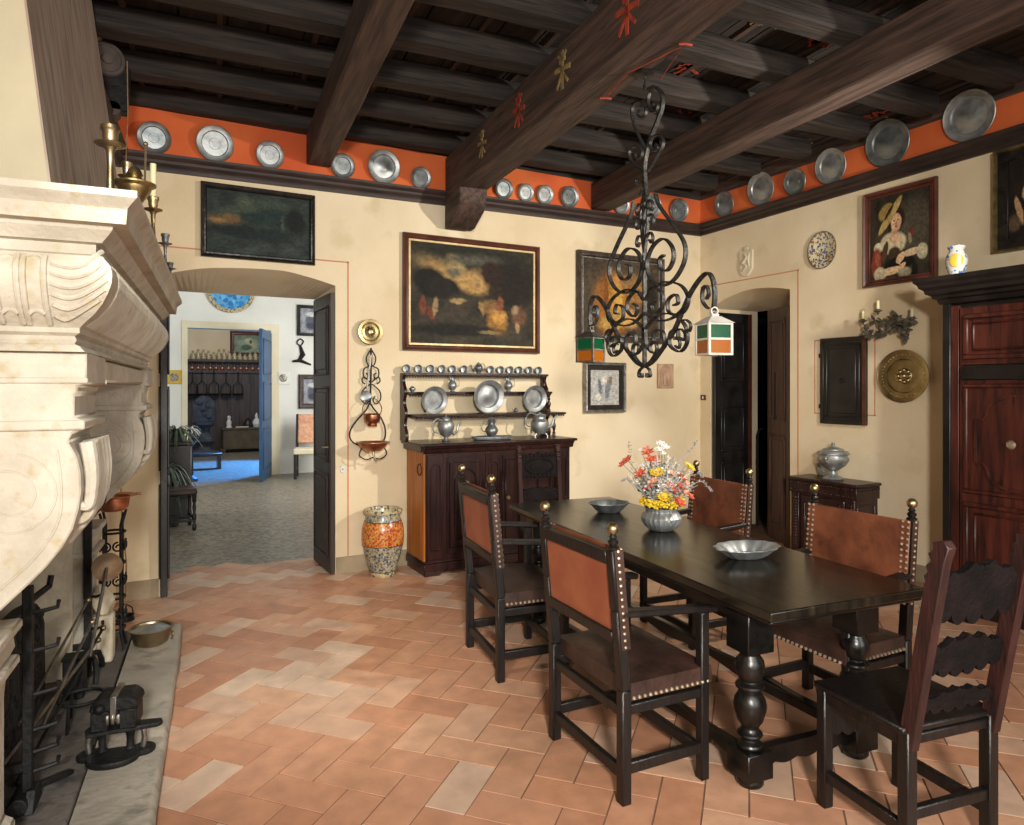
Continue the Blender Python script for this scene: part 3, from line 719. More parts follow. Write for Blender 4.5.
# second cresset stand with scrolled straps and the copper pan on it
g = hpt(113, 650, .08); 
t = thing('iron_pot_stand', 'black iron stand of scrolled straps carrying the copper pan', 'stand', (g.x+.0, g.y+.03, .08), -FA)
b = MB()
for a in (45, 135, 225, 315):
    c, s = math.cos(R(a)), math.sin(R(a))
    b.tube([(.085*c, .085*s, 0), (.06*c, .06*s, .1), (.06*c, .06*s, .72), (.085*c, .085*s, .80)], .008, 6)
for z in (.12, .3, .5, .68): b.tube([(.062*math.cos(2*PI*i/16), .062*math.sin(2*PI*i/16), z) for i in range(17)], .007, 6)
b.build('frame', 'blackiron', t)
for z in (.2, .4, .6):
    b = MB()
    for a in (-90, 0, 180):
        c, s = math.cos(R(a)), math.sin(R(a))
        for sg in (1, -1):
            P = spiral((sg*.032, 0), .03, .008, R(90), sg*1.3, 18)
            b.tube([(.062*c-u*s, .062*s+u*c, z+v) for u, v in P], .0055, 5)
    b.build('scroll', 'blackiron', t)
stand = t; sp = t.location
t = thing('copper_pan', 'shallow copper pan with wide rim on the black iron stand by the fireplace', 'pan', (sp.x+.0, sp.y, .885))
b = MB(); b.lathe([(0, 0), (.06, 0), (.078, .02), (.085, .055), (.088, .075), (.12, .085), (.122, .09), (.088, .083), (.082, .07), (.074, .025), (.055, .008), (0, .008)], 28); b.build('bowl', 'copper', t)
b = MB(); b.tube([(.118, .02, .088), (.14, 0.01, .09), (.14, -.01, .09), (.118, -.02, .088)], .006, 6); b.build('handle', 'copper', t)
# leaning warming pan with steel shaft
a = hpt(100, 612, .35); 
t = thing('warming_pan', 'round brass skimmer on a long pale steel shaft leaning by the irons', 'warming pan', (0, 0, 0))
top = Vector((on_h(107, 566, .6)))
zt = 3.35
def at_depth(px, py, z): 
    u = (px-512)/F; return Vector((z*(SY+CY*u), z*(CY-SY*u), EYE+(HZ-py)/F*z))
P0 = at_depth(107, 567, 3.45); P1 = at_depth(96, 625, 3.25)
t.location = P1
dd = P0-P1
b = MB(); mt = Matrix.Translation(dd) @ Vector((.2, -.9, .2)).to_track_quat('Z', 'Y').to_matrix().to_4x4()
b.lathe([(0, -.012), (.05, -.012), (.068, 0), (.07, .008), (.05, .012), (0, .02)], 24, mt); b.build('pan', 'darkbrass', t)
b = MB(); b.tube([dd+Vector((0, -.02, .0)), (0, 0, 0), -dd*.5], .008, 8); b.build('shaft', 'steel', t)
# long fire tools leaning
for i, (xa, ya, za, xb, yb, m, lab, nm) in enumerate((
    (52, 706, 2.95, 92, 622, 'steel', 'longest thin steel fire tool leaning in front, nearest the camera', 'fire_poker'),
    (60, 690, 3.02, 98, 640, 'steel', 'short steel fire tool leaning second in the hearth', 'fire_poker'),
    (70, 688, 3.1, 103, 628, 'blackiron', 'dark fire tool leaning between the steel ones', 'fire_poker'),
    (50, 668, 3.15, 88, 600, 'steel', 'thin steel rod leaning behind the others toward the andiron', 'fire_poker'))):
    p = at_depth(xa, ya, za); q = at_depth(xb, yb, za+.42); d = q-p
    k = (p.z-.085)/max(d.z, .01); p2 = p-d*k if k < 3 else p
    t = thing(nm, lab, 'fire tool', p2, 0, None)
    L = q-p2
    b = MB(); b.tube([(0, 0, 0), L*.5, L], .007, 8); b.build('shaft', m, t)
    b = MB(); b.ball(L, .016, 10); b.build('knob', 'oldbrass', t)
    b = MB(); b.tube([L*.0, L*.03, L*.07], [.004, .012, .009], 8); b.build('tip', m, t)
# pale block with a lump of stone
g = hpt(101, 664, .08)
t = thing('stone_block', 'pale upright stone block at the far end of the hearth', 'stone block', (g.x, g.y+.06, .08), -FA)
b = MB(); b.box2((-.06, -.06, 0), (.06, .06, .26)); o = b.build('block', 'ash', t, bevel=.01)
t = thing('stone_lump', 'rounded pale stone lump sitting on the upright block', 'stone', (g.x, g.y+.05, .34), -FA)
b = MB(); bmesh.ops.create_icosphere(b.bm, subdivisions=3, radius=.07, matrix=Matrix.Translation((0, 0, .075)) @ Matrix.Diagonal((.8, .8, 1.25, 1)))
for v in b.bm.verts:
    v.co += v.normal*.01*math.sin(v.co.x*70+v.co.z*55); v.co.z = max(v.co.z, .001)
b.build('lump', 'ash', t)
# low trivets and blocks in the fire bed
def trivet(x, y, rz, lab):
    t = thing('iron_trivet', lab, 'trivet', (x, y, .076), rz)
    b = MB(); b.tube([(.09*math.cos(2*PI*i/20), .09*math.sin(2*PI*i/20), .12) for i in range(21)], .008, 6); b.build('ring', 'blackiron', t)
    for k in range(3):
        a = 2*PI*k/3; b = MB(); b.tube([(.09*math.cos(a), .09*math.sin(a), .12), (.1*math.cos(a), .1*math.sin(a), 0)], .008, 6); b.build('leg', 'blackiron', t)
c = loc(-.36, 3.62); trivet(c.x, c.y, 0, 'black iron trivet in the fire bed before the fireback')
g = hpt(74, 700, .08)
t = thing('fire_box', 'small black iron box behind the leaning fire tools', 'iron box', (g.x, g.y+.05, .08), -FA)
b = MB(); b.box2((-.045, -.05, 0), (.045, .05, .19)); b.build('body', 'blackiron', t, bevel=.006)
b = MB(); b.box2((-.05, -.055, .19), (.05, .055, .20)); b.build('lid', 'blackiron', t, bevel=.003)
# the cast iron press on the slab
g = hpt(116, 760, .08)
t = thing('waffle_press', 'heavy dark cast iron waffle press standing on the hearth slab', 'waffle iron', (g.x-.0, g.y+.05, .08), R(-12))
b = MB(); b.lathe([(0, 0), (.085, 0), (.09, .008), (.09, .018), (.084, .024), (0, .024)], 28, Matrix.Translation((.0, -.055, 0)) @ Matrix.Diagonal((1.1, .8, 1, 1))); b.build('base_plate', 'blackiron', t)
for sx in (-1, 1):
    b = MB(); b.lathe([(0, 0), (.045, 0), (.047, .006), (.047, .014), (.04, .02), (0, .02)], 20, Matrix.Translation((sx*.1, .0, 0))); b.build('foot', 'blackiron', t)
    b = MB(); b.lathe([(.026, .018), (.016, .03), (.014, .06), (.017, .085), (.026, .098), (.026, .105)], 14, Matrix.Translation((sx*.052, -.0, 0))); b.build('column', 'blackiron', t)
    b = MB(); b.tube([(sx*.1, .0, .02), (sx*.105, .0, .06), (sx*.1, 0, .1)], .011, 8); b.build('strut', 'steel', t)
b = MB(); b.prism([(-.1, -.05), (.16, -.02), (.175, .0), (.165, .03), (-.1, .05), (-.115, 0)], .1, .118, lambda u, v, d: Vector((u, v, d))); b.build('shelf', 'blackiron', t, bevel=.004)
b = MB(); b.box2((-.085, -.045, .118), (-.018, .07, .2)); b.box2((.018, -.045, .118), (.085, .07, .2)); b.build('jaw', 'blackiron', t, bevel=.006)
b = MB(); b.prism([(-.09, .198), (.09, .198), (.085, .225), (.06, .25), (-.055, .25), (-.085, .225)], -.05, .09, lambda u, v, d: Vector((u, d, v))); b.build('hopper', 'blackiron', t, bevel=.008)
b = MB(); b.box2((-.012, -.056, .17), (.012, .09, .262)); 
for sx in (-.02, 0, .02): b.tube([(sx, -.056, .15), (sx, -.056, .19)], .008, 8)
b.build('hinge', 'steel', t, bevel=.003)
b = MB(); b.ball((-.05, -.05, .215), .022, 12); b.build('knob', 'blackiron', t)
# copper bowl on slab
g = hpt(152, 645, .08)
t = thing('copper_bowl', 'small brass and copper bowl with ring handle on the far corner of the slab', 'bowl', (g.x-.005, g.y+.03, .08))
b = MB(); b.lathe([(0, 0), (.075, 0), (.092, .012), (.104, .06), (.112, .088), (.120, .092), (.122, .098), (.108, .096), (.1, .07), (.088, .02), (.07, .008), (0, .008)], 32); b.build('bowl', 'oldbrass', t)
b = MB(); b.lathe([(0, .105), (.05, .1), (.09, .09), (.104, .088)], 32, None, 6, .05); b.build('content', 'pewter', t)
b = MB(); c = Vector((.11, -.045, .05)); b.tube([c+Vector((.004*math.sin(i), .022*math.cos(2*PI*i/16), .022*math.sin(2*PI*i/16))) for i in range(17)], .0055, 6); b.build('ring_handle', 'oldbrass', t)
# small cauldron on a rope
P = at_depth(127, 618, 4.7)
t = thing('hanging_cauldron', 'small dark iron cauldron hanging on a rope beside the fireplace', 'cauldron', (P.x-.01, P.y, P.z-.03))
b = MB(); b.lathe([(0, -.06), (.04, -.055), (.06, -.02), (.058, .02), (.05, .045), (.056, .052), (.046, .05), (.05, .0), (0, -.045)], 20); b.build('pot', 'blackiron', t)
b = MB(); b.tube([(-.05, 0, .045), (-.04, 0, .1), (0, 0, .13), (.04, 0, .1), (.05, 0, .045)], .005, 6); b.build('bail', 'blackiron', t)
b = MB(); b.tube([(0, 0, .13), (.006, 0, .4), (-.02, -.02, .75), (-.03, -.05, 1.15)], .006, 6); b.build('rope', 'rope', t)

# ------------------------------------------------------------------ things on the mantel and the jack
ZM = 2.145
def candlestick(name, lab, xl, yl, h, m, scale=1.0, candle=0):
    p = loc(xl, yl); t = thing(name, lab, 'candlestick', (p.x, p.y, ZM+.001))
    k = scale
    b = MB(); b.lathe([(0, 0), (.045*k, 0), (.047*k, .008), (.035*k, .018), (.016*k, .03), (.011*k, .045), (.018*k, .06), (.02*k, .07), (.011*k, .085), (.008*k, h*.55), (.011*k, h*.72), (.018*k, h*.76), (.04*k, h*.79), (.042*k, h*.80), (.016*k, h*.82), (.02*k, h*.86), (.021*k, h*.93), (.026*k, h*.96), (.025*k, h), (.015*k, h), (0, h*.97)], 20); b.build('stem', m, t)
    if candle:
        b = MB(); b.lathe([(0, h*.9), (.013, h*.9), (.012, h+candle), (0, h+candle+.004)], 12); b.build('candle', 'candle', t)
    return t
candlestick('brass_candlestick', 'tall brass candlestick nearest on the mantel, wide drip pan', -.108, 2.5, .285, 'oldbrass', 1.1)
candlestick('brass_candlestick', 'second brass candlestick behind the oil lamp on the mantel', -.085, 2.72, .24, 'oldbrass', .7)
p = loc(-.052, 2.62); t = thing('brass_oil_lamp', 'squat brass oil lamp with wide dish and pointed lid on the mantel', 'lamp', (p.x, p.y, ZM+.001))
b = MB(); b.lathe([(0, 0), (.045, 0), (.045, .006), (.015, .02), (.012, .06), (.03, .09), (.048, .115), (.052, .13), (.066, .138), (.066, .143), (.04, .142), (.03, .155), (.02, .165), (.026, .172), (.018, .19), (.006, .2), (0, .2)], 24); b.build('body', 'brass', t)
b = MB(); b.tube([(.03, -.02, .14), (.033, -.022, .26), (.033, -.022, .27)], .004, 6); b.ball((.033, -.022, .275), .008, 8); b.build('carrying_rod', 'oldbrass', t)
candlestick('candle_holder', 'brass holder with thick wrapped candle at the mantel edge', -.045, 3.25, .26, 'brass', .9, .14)
candlestick('pewter_candlestick', 'small dark pewter candlestick far along the mantel shelf', -.04, 3.9, .24, 'pewterdark', .8)
candlestick('pewter_candlestick', 'dark pewter candlestick farthest along the mantel shelf', -.045, 4.35, .17, 'pewterdark', .8)
# roasting jack high on the wall
P = at_depth(107, 59, 4.3)
wx = P
t = thing('roasting_jack', 'old clockwork roasting jack with big wooden disc high by the hood', 'roasting jack', (P.x, P.y, P.z))
b = MB(); mt = Vector((.25, -1, -.1)).to_track_quat('Z', 'Y').to_matrix().to_4x4()
b.lathe([(0, .02), (.03, .02), (.032, .008), (.075, .01), (.08, .016), (.098, .016), (.106, 0), (.098, -.016), (0, -.016)], 32, mt); b.build('disc', 'discwood', t)
b = MB(); b.prism([(-.105, -.30), (.095, -.30), (.11, -.02), (-.09, -.02)], .03, .14, lambda u, v, d: Vector((u+.02, d, v))); b.build('case', 'blackiron', t, bevel=.006)
b = MB(); b.tube([(.03, .03, -.29), (.03, .16, -.29)], .045, 16); b.build('drum', 'discwood', t)
b = MB(); b.tube([(.11, .02, .02), (.115, .02, -.3), (.1, .02, -.72)], .003, 5); b.tube([(-.1, .02, -.05), (-.095, .02, -.3)], .003, 5); b.build('cord', 'rope', t)
b = MB(); b.bar((0, .1, -.1), (-.25, .14, -.1), .03); b.build('wall_bracket', 'blackiron', t)
b = MB(); b.tube([(-.04, .05, -.3), (-.08, .05, -.36), (-.04, .05, -.42), (-.02, .05, -.36)], .006, 6); b.build('hook', 'blackiron', t)
# ================================================================== DOORS
def panel_leaf(name, w, h, th, mm, panels, parent=None, handle=None):
    """door leaf, local x 0..w, z 0..h, panels = [(x0,x1,z0,z1)] raised with a sunk border on both faces"""
    b = MB(); b.box2((0, -th/2, 0), (w, th/2, h)); o = b.build(name, mm, parent, bevel=.003)
    for (x0, x1, z0, z1) in panels:
        for s in (-1, 1):
            y = s*th/2
            b = MB(); fr = .018
            for a, c in (((x0, z0), (x1, z0+fr)), ((x0, z1-fr), (x1, z1)), ((x0, z0+fr), (x0+fr, z1-fr)), ((x1-fr, z0+fr), (x1, z1-fr))):
                b.box2((a[0], y-.001*s, a[1]), (c[0], y+s*.016, c[1]))
            b.box2((x0+.05, y-.001*s, z0+.05), (x1-.05, y+s*.011, z1-.05)) if x1-x0 > .14 and z1-z0 > .14 else None
            b.build('panel', mm, o, bevel=.005)
    return o
# left doorway: two leaves folded back into the reveal
W = .60
l = panel_leaf('door_1', W, 2.40, .04, 'doorwood', [(.07, W-.07, .12, .85), (.07, W-.07, .95, 1.6), (.07, W-.07, 1.70, 2.3)]); struct(l)
l.location = (1.405, YB-.045, .012); l.rotation_euler = (0, 0, R(91.2))
b = MB(); b.tube([(.06, .02, 1.08), (.06, .05, 1.08), (.12, .055, 1.075)], .007, 8); b.build('door_handle', 'brass', l)
l = panel_leaf('door_2', .74, 2.41, .045, 'blackwood', [(.07, .67, .12, .85), (.07, .67, .95, 1.6), (.07, .67, 1.70, 2.3)]); struct(l)
l.location = (.125, YB-.08, .012); l.rotation_euler = (0, 0, R(88.5))
# right doorway
l = panel_leaf('door_3', .52, 2.44, .045, 'blackwood', [(.08, .44, .15, .75), (.08, .44, .87, 1.38), (.08, .44, 1.66, 2.34)]); struct(l)
l.location = (XR+.005, 5.675, .012); l.rotation_euler = (0, 0, 0)
p = on_right(773, 400, XR+.3)
l = panel_leaf('door_4', .52, 2.42, .045, 'doorbrown', [(.08, .44, .15, 1.1), (.08, .44, 1.25, 2.3)]); struct(l)
l.location = (XR+.06, 4.675, .012); l.rotation_euler = (0, 0, R(64))
b = MB(); b.bar((.30, .03, 1.25), (.30, .03, 1.75), .02, .02); b.build('door_bar', 'blackiron', l)
# door frame strip on the corner side
b = MB(); b.box2((XR+.53, 5.63, 0), (XR+.56, 5.70, 2.45)); struct(b.build('trim_11', 'redframe'))
t = thing('door_latch_rod', 'thin black hooked iron rod standing at the right doorway reveal', 'iron rod', (XR+.62, 5.60, .0))
b = MB(); b.tube([(0, 0, 0), (0, 0, 1.05), (.02, -.01, 1.12), (.07, -.03, 1.13)], .012, 8); b.build('rod', 'blackiron', t)

# ================================================================== DRESSER
DX0, DX1, DYF, DH = 2.08, 3.54, 5.42, 1.13
DW = DX1-DX0; DD = YB-.02-DYF
dr = thing('dresser', 'dark carved wooden dresser with orange-brown side against the back wall', 'dresser', (DX0, DYF, 0))
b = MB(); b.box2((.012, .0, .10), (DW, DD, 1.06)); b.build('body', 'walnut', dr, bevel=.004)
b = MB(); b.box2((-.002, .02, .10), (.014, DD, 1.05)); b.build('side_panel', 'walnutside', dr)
b = MB(); b.box2((-.015, -.02, .045), (DW+.015, DD, .105)); b.box2((-.008, -.012, .105), (DW+.008, DD, .125)); b.build('plinth', 'walnut', dr, bevel=.006)
b = MB()                                                    # scalloped skirt with bracket feet
P = [(0, .05), (0, 0), (.13, 0), (.15, .02), (.2, .035), (.26, .018), (.3, .03), (DW-.3, .03), (DW-.26, .018), (DW-.2, .035), (DW-.15, .02), (DW-.13, 0), (DW, 0), (DW, .05)]
b.prism(P, -.012, .015, lambda u, v, d: Vector((u, d, v))); b.box2((0, .0, 0), (.03, DD, .05)); b.box2((DW-.03, 0, 0), (DW, DD, .05)); b.build('skirt', 'walnut', dr)
b = MB(); b.box2((-.06, -.075, 1.105), (DW+.04, DD, 1.13)); b.build('top', 'walnut', dr, bevel=.008, seg=2)
b = MB(); b.prism([(0, 1.04), (-.02, 1.045), (-.03, 1.06), (-.035, 1.08), (-.05, 1.09), (-.055, 1.106), (0, 1.106)], -.02, DW+.02, lambda u, v, d: Vector((d, u, v))); b.box2((-.035, 0, 1.06), (0, DD, 1.106)); b.build('cornice', 'walnut', dr)
def arch_outline(x0, x1, z0, z1, n=10):
    r = (x1-x0)/2; c = (x0+x1)/2
    return [(x0, z0), (x1, z0)]+[(c+r*math.cos(PI*i/n), z1-r+r*math.sin(PI*i/n)) for i in range(n+1)]
def moulded(b, outline, w, y0, y1):
    """closed moulding strip following an outline (x,z)"""
    pts = [(x, (y0+y1)/2, z) for x, z in outline]; pts.append(pts[0]); pts.append(pts[1])
    b.strap(pts, abs(y1-y0), w, (0, 1, 0))
# pilasters with arched panels
for x0 in (.02, DW*.39, DW*.5+.03, DW-.17):
    w = .15
    if x0 > DW*.45 and x0 < DW-.3: continue
    b = MB(); b.box2((x0, -.012, .14), (x0+w, .01, 1.03)); p_ = b.build('pilaster', 'walnut', dr, bevel=.003)
    b = MB(); moulded(b, arch_outline(x0+.03, x0+w-.03, .22, .95), .012, -.022, -.008); b.build('arched_moulding', 'walnut', p_, bevel=.003)
# doors with panel and arch
for (x0, x1) in ((.20, .55), (DW*.39+.17, DW-.19)):
    b = MB(); b.box2((x0, -.010, .17), (x1, .012, 1.0)); d_ = b.build('door', 'walnut', dr, bevel=.003)
    b = MB(); moulded(b, [(x0+.03, .23), (x1-.03, .23), (x1-.03, .96), (x0+.03, .96)], .02, -.022, -.006); b.build('frame_moulding', 'walnut', d_, bevel=.004)
    c = (x0+x1)/2; r = min(.1, (x1-x0)/2-.06)
    b = MB(); moulded(b, arch_outline(c-r, c+r, .30, .90), .014, -.024, -.006); b.box2((c-r+.03, -.018, .34), (c+r-.03, -.008, .78)); b.build('arched_panel', 'walnut', d_, bevel=.004)
    b = MB(); b.lathe([(0, 0), (.012, 0), (.010, .012), (.02, .022), (.022, .032), (.014, .042), (0, .044)], 14, Matrix.Translation((x1-.03 if x0 < .3 else x0+.04, -.012, .62)) @ Matrix.Rotation(R(90), 4, 'X')); b.build('knob', 'brass', d_)
# key ring on the side
b = MB(); b.tube([(-.01, .10+.05*math.cos(a/16*2*PI), .90+.05*math.sin(a/16*2*PI)) for a in range(17)], .004, 6); b.build('side_ring', 'blackiron', dr)

# ------------------------------------------------------------------ plate rack on the dresser
RY = YB-.04
rk = thing('plate_rack', 'dark open plate rack with three spindled shelves standing on the dresser', 'plate rack', (0, 0, 0))
def rp(px, py, Y=RY-.08): return on_back(px, py, Y)
zs = (1.715, 1.545, 1.345)
xs = [(on_back(403, 374, RY-.05).x, on_back(546, 374, RY-.05).x), (on_back(407, 394, RY-.05).x, on_back(551, 394, RY-.05).x), (on_back(407, 416, RY-.05).x, on_back(556, 416, RY-.05).x)]
for (xa, xb), z, dp in zip(xs, zs, (.10, .08, .24)):
    b = MB(); b.box2((xa, RY-dp, z), (xb, RY+.03, z+.02)); s_ = b.build('shelf', 'walnut', rk, bevel=.003)
    b = MB(); x = xa+.02
    while x < xb-.02:
        b.ball((x, RY-dp-.002, z-.006), .011, 8); x += .026
    b.build('beaded_edge', 'walnut', s_)
# shaped end boards: one wavy board each side
for side, xx in ((-1, xs[0][0]+.01), (1, xs[0][1]-.01)):
    b = MB(); P = []
    n = 30
    for i in range(n+1):
        z = 1.13+(1.715-1.13)*i/n; P.append((RY-.06-.02*math.sin(i/n*PI*6)-.06*(1-i/n), z))
    P += [(RY+.02, 1.715), (RY+.02, 1.13)]
    b.prism(P, xx-.014, xx+.014, lambda u, v, d: Vector((d, u, v))); b.build('end_board', 'walnut', rk)
# stepped spindle posts on the right
for (x, z0, z1) in ((xs[0][1]-.0, 1.565, 1.715), (xs[1][1]+.0, 1.365, 1.545), (xs[2][1]-.0, 1.13, 1.345)):
    for xq in (x-.03, ):
        b = MB(); h = z1-z0; b.lathe([(.016, 0), (.016, h*.12), (.008, h*.18), (.018, h*.36), (.02, h*.45), (.008, h*.62), (.015, h*.7), (.008, h*.78), (.016, h*.88), (.016, h)], 12, Matrix.Translation((xq, RY-.06, z0))); b.build('spindle', 'walnut', rk)
b = MB(); b.box2((xs[0][0]+.03, RY+.015, 1.13), (xs[0][1]-.03, RY+.03, 1.33)); b.build('back_board', 'plaster', rk)

# ------------------------------------------------------------------ pewter on the rack
def pewter_plate(name, lab, c, r, tilt, group, m='pewter', deep=.022, rz=0, nrm=(0, -1, 0), rim=.72, ring=True):
    """plate whose face looks along nrm, leaning back by tilt; c is its centre"""
    t = thing(name, lab, 'plate', c, rz, group)
    prof = [(0, -deep), (r*rim*.93, -deep), (r*rim, -deep*.3), (r*.93, 0), (r*.975, .004), (r, .001), (r, -.004), (r*.95, -.006), (r*rim, -deep*.3-.006), (r*rim*.92, -deep-.005), (0, -deep-.005)]
    if ring: prof[0:1] = [(0, -deep+.002), (r*.3, -deep+.002), (r*.32, -deep)]
    mt = Vector((0, -math.cos(tilt), -math.sin(tilt)))
    q = mt.to_track_quat('Z', 'X').to_matrix().to_4x4()
    b = MB(); b.lathe(prof, 40, q); b.build('dish', m, t)
    return t
rg = None
for i, (px, py, rr, z, lab) in enumerate(((431, 402, .125, 1.365, 'pewter plate at the left of the three leaning on the rack'), (485, 396, .155, 1.365, 'largest pewter plate leaning in the middle of the rack'), (530.5, 398, .13, 1.365, 'pewter plate at the right of the three leaning on the rack'))):
    c = on_back(px, py, RY-.1); pewter_plate('pewter_plate', lab, (c.x, RY-.19, z+rr*.98+.004), rr, R(7), None, 'pewter', .045)
# row of small cups lying on the top shelf, mouths outward
cup = None
cx = [406, 418, 430, 441.5, 452, 463.5, 490, 500, 509.5, 518.5, 528.5, 538]
for i, px in enumerate(cx):
    c = on_back(px, 368, RY-.04); r = .038
    left = i < 6; j = i if left else i-6
    lab = 'small round pewter cup on the rack top, %s from the left end' % ORD[j] if left else 'small round pewter cup on the rack top, %s right of the little teapot' % ORD[j]
    if cup is None:
        cup = thing('pewter_cup', lab, 'cup', (c.x, RY-.045, 1.735+r), 0, 'pewter cups along the top of the rack')
        b = MB(); b.lathe([(0, -.045), (.026, -.045), (.033, -.03), (.036, 0), (.038, .012), (.038, .016), (.034, .014), (.031, -.01), (.028, -.034), (0, -.036)], 24, Matrix.Rotation(R(90), 4, 'X')); b.build('bowl', 'pewter', cup)
        b = MB(); b.lathe([(.0, -.045), (.02, -.045), (.024, -.058), (0, -.058)], 20, Matrix.Rotation(R(90), 4, 'X')); b.build('foot', 'pewter', cup)
    else: dup(cup, (c.x, RY-.045, 1.735+r), 0, lab)
def jug(name, lab, cat, loc_, h, r, m='pewter', spout='beak', handle=1, lid=True, foot=True, legs=0, rz=0, k=None):
    t = thing(name, lab, cat, loc_, rz)
    zb = .0 if not legs else h*.12
    pr = [(0, zb), (r*.55, zb), (r*.6, zb+h*.03), (r*.35, zb+h*.08), (r*.7, zb+h*.16), (r*.98, zb+h*.30), (r, zb+h*.38), (r*.85, zb+h*.5), (r*.5, zb+h*.64), (r*.45, zb+h*.74), (r*.58, zb+h*.86), (r*.5, zb+h*.86), (0, zb+h*.8)] if k is None else [(a*r, zb+bb*h) for a, bb in k]
    b = MB(); b.lathe(pr, 24); b.build('body', m, t)
    if lid:
        zt = zb+h*.86 if k is None else zb+k[-2][1]*h
        rt = r*.58 if k is None else k[-2][0]*r*1.05
        b = MB(); b.lathe([(rt, zt), (rt*1.05, zt+.004), (rt*.7, zt+h*.06), (rt*.2, zt+h*.09), (.006, zt+h*.1), (.008, zt+h*.13), (0, zt+h*.15)], 20); b.build('lid', m, t)
    z0 = zb+h*.3; z1 = zb+h*.78
    if handle:
        b = MB(); b.tube(smooth([(r*.9, 0, z0), (r*1.5, 0, z0+h*.06), (r*1.65, 0, (z0+z1)/2+h*.06), (r*1.2, 0, z1+h*.06), (r*.5, 0, z1)], 5), r*.075, 6); b.build('handle', m, t)
    if spout == 'long':
        b = MB(); P = smooth([(-r*.85, 0, zb+h*.26), (-r*1.4, 0, zb+h*.36), (-r*1.6, 0, zb+h*.6), (-r*2.0, 0, zb+h*.74)], 5); b.tube(P, [r*.2-(r*.12)*i/(len(P)-1) for i in range(len(P))], 8); b.build('spout', m, t)
    elif spout == 'beak':
        b = MB(); P = [(-r*.3, 0, zb+h*.72), (-r*.55, 0, zb+h*.82), (-r*.85, 0, zb+h*.9)]; b.tube(P, [r*.3, r*.22, r*.08], 8); b.build('spout', m, t)
    for q in range(legs):
        a = 2*PI*q/legs+.5; b = MB(); b.tube([(r*.6*math.cos(a), r*.6*math.sin(a), zb+.01), (r*.85*math.cos(a), r*.85*math.sin(a), zb*.5), (r*.8*math.cos(a), r*.8*math.sin(a), 0)], [.007, .005, .009], 6); b.build('leg', m, t)
    return t
round_pot = [(0, 0), (.5, 0), (.55, .04), (.4, .1), (.7, .2), (1, .42), (.98, .55), (.7, .72), (.5, .76), (.52, .82), (.42, .82), (0, .8)]
c = on_back(478, 366, RY-.05); jug('pewter_teapot', 'little footed teapot standing amid the cup row on top of the rack', 'teapot', (c.x, RY-.06, 1.736), .11, .042, 'pewterdark', 'long', 1, True, k=round_pot)
c = on_back(453, 390, RY-.05); jug('pewter_ewer', 'slim pewter ewer on the middle shelf, left of the big plate', 'ewer', (c.x, RY-.035, 1.566), .16, .042, 'pewter', 'beak')
c = on_back(509, 390, RY-.05); jug('pewter_ewer', 'slim pewter ewer on the middle shelf, right of the big plate', 'ewer', (c.x, RY-.035, 1.566), .155, .042, 'pewter', 'beak')
c = on_back(413, 389, RY-.05); jug('pewter_salt', 'tiny pewter salt cellar at the left end of the middle shelf', 'salt cellar', (c.x, RY-.035, 1.566), .055, .03, 'pewter', None, 0, True, k=round_pot)
c = on_back(510, 412, RY-.05); jug('pewter_salt', 'tiny pewter pot on the lowest shelf between middle and right plates', 'salt cellar', (c.x, RY-.17, 1.366), .05, .022, 'pewterdark', 'long', 0, True, k=round_pot)
YT = DYF+.16
c = on_back(446, 437, YT); jug('pewter_teapot', 'tall pewter teapot with long spout on the left of the dresser top', 'teapot', (c.x, YT, 1.131), .235, .075, 'pewter', 'long', 1, True, rz=R(180), k=[(0, 0), (.45, 0), (.5, .03), (.2, .08), (.22, .14), (.7, .25), (.95, .45), (1, .62), (.8, .74), (.55, .78), (.55, .84), (.45, .84), (0, .82)])
c = on_back(491, 437, YT)
t = thing('pewter_tray', 'long low pewter tray lying in the middle of the dresser top', 'tray', (c.x, YT-.02, 1.131))
b = MB(); b.lathe([(0, .012), (.8, .012), (.93, .02), (1, .03), (1, .026), (.95, .008), (.85, 0), (0, 0)], 36, Matrix.Diagonal((.2, .11, 1, 1)), 9, .02); b.build('tray', 'pewter', t)
jug('pewter_ewer', 'bellied pewter ewer standing on the tray in the middle of the dresser', 'ewer', (c.x, YT-.01, 1.145), .185, .06, 'pewterdark', 'beak', rz=R(180))
c = on_back(540, 440, YT)
t = jug('pewter_urn', 'ornate three-legged pewter urn at the right of the dresser top', 'urn', (c.x, YT, 1.131), .24, .088, 'pewter', 'long', 1, True, legs=3, rz=R(170), k=[(0, .02), (.5, .02), (.85, .15), (1, .34), (.95, .5), (.62, .62), (.6, .68), (.72, .72), (.62, .74), (0, .72)])

# ================================================================== TALL JAR
g = Vector((1.79, 5.655, 0))
t = thing('ceramic_floor_jar', 'tall painted ceramic jar, red and yellow above blue, beside the dresser', 'jar', g)
def jar_part(name, prof, m, par): b = MB(); b.lathe(prof, 40); return b.build(name, m, par)
jar_part('foot_band', [(0, 0), (.098, 0), (.104, .008), (.112, .045)], 'jar_rim', t)
jar_part('lower_band', [(.112, .045), (.135, .12), (.158, .20), (.172, .27)], 'jar_blue', t)
jar_part('painted_belly', [(.172, .27), (.177, .285), (.180, .34), (.177, .40), (.168, .44), (.155, .47)], 'jar_red', t)
jar_part('shoulder_band', [(.155, .47), (.148, .49), (.143, .53)], 'jar_blue', t)
jar_part('rim', [(.143, .53), (.158, .535), (.166, .548), (.166, .56), (.155, .57), (.135, .565), (.125, .54), (.12, .3), (0, .25)], 'jar_rim', t)
b = MB()
for z, r in ((.27, .173), (.47, .156), (.045, .113)): b.tube([(r*math.cos(2*PI*i/40), r*math.sin(2*PI*i/40), z) for i in range(41)], .003, 5)
b.build('painted_line', 'blackframe', t)

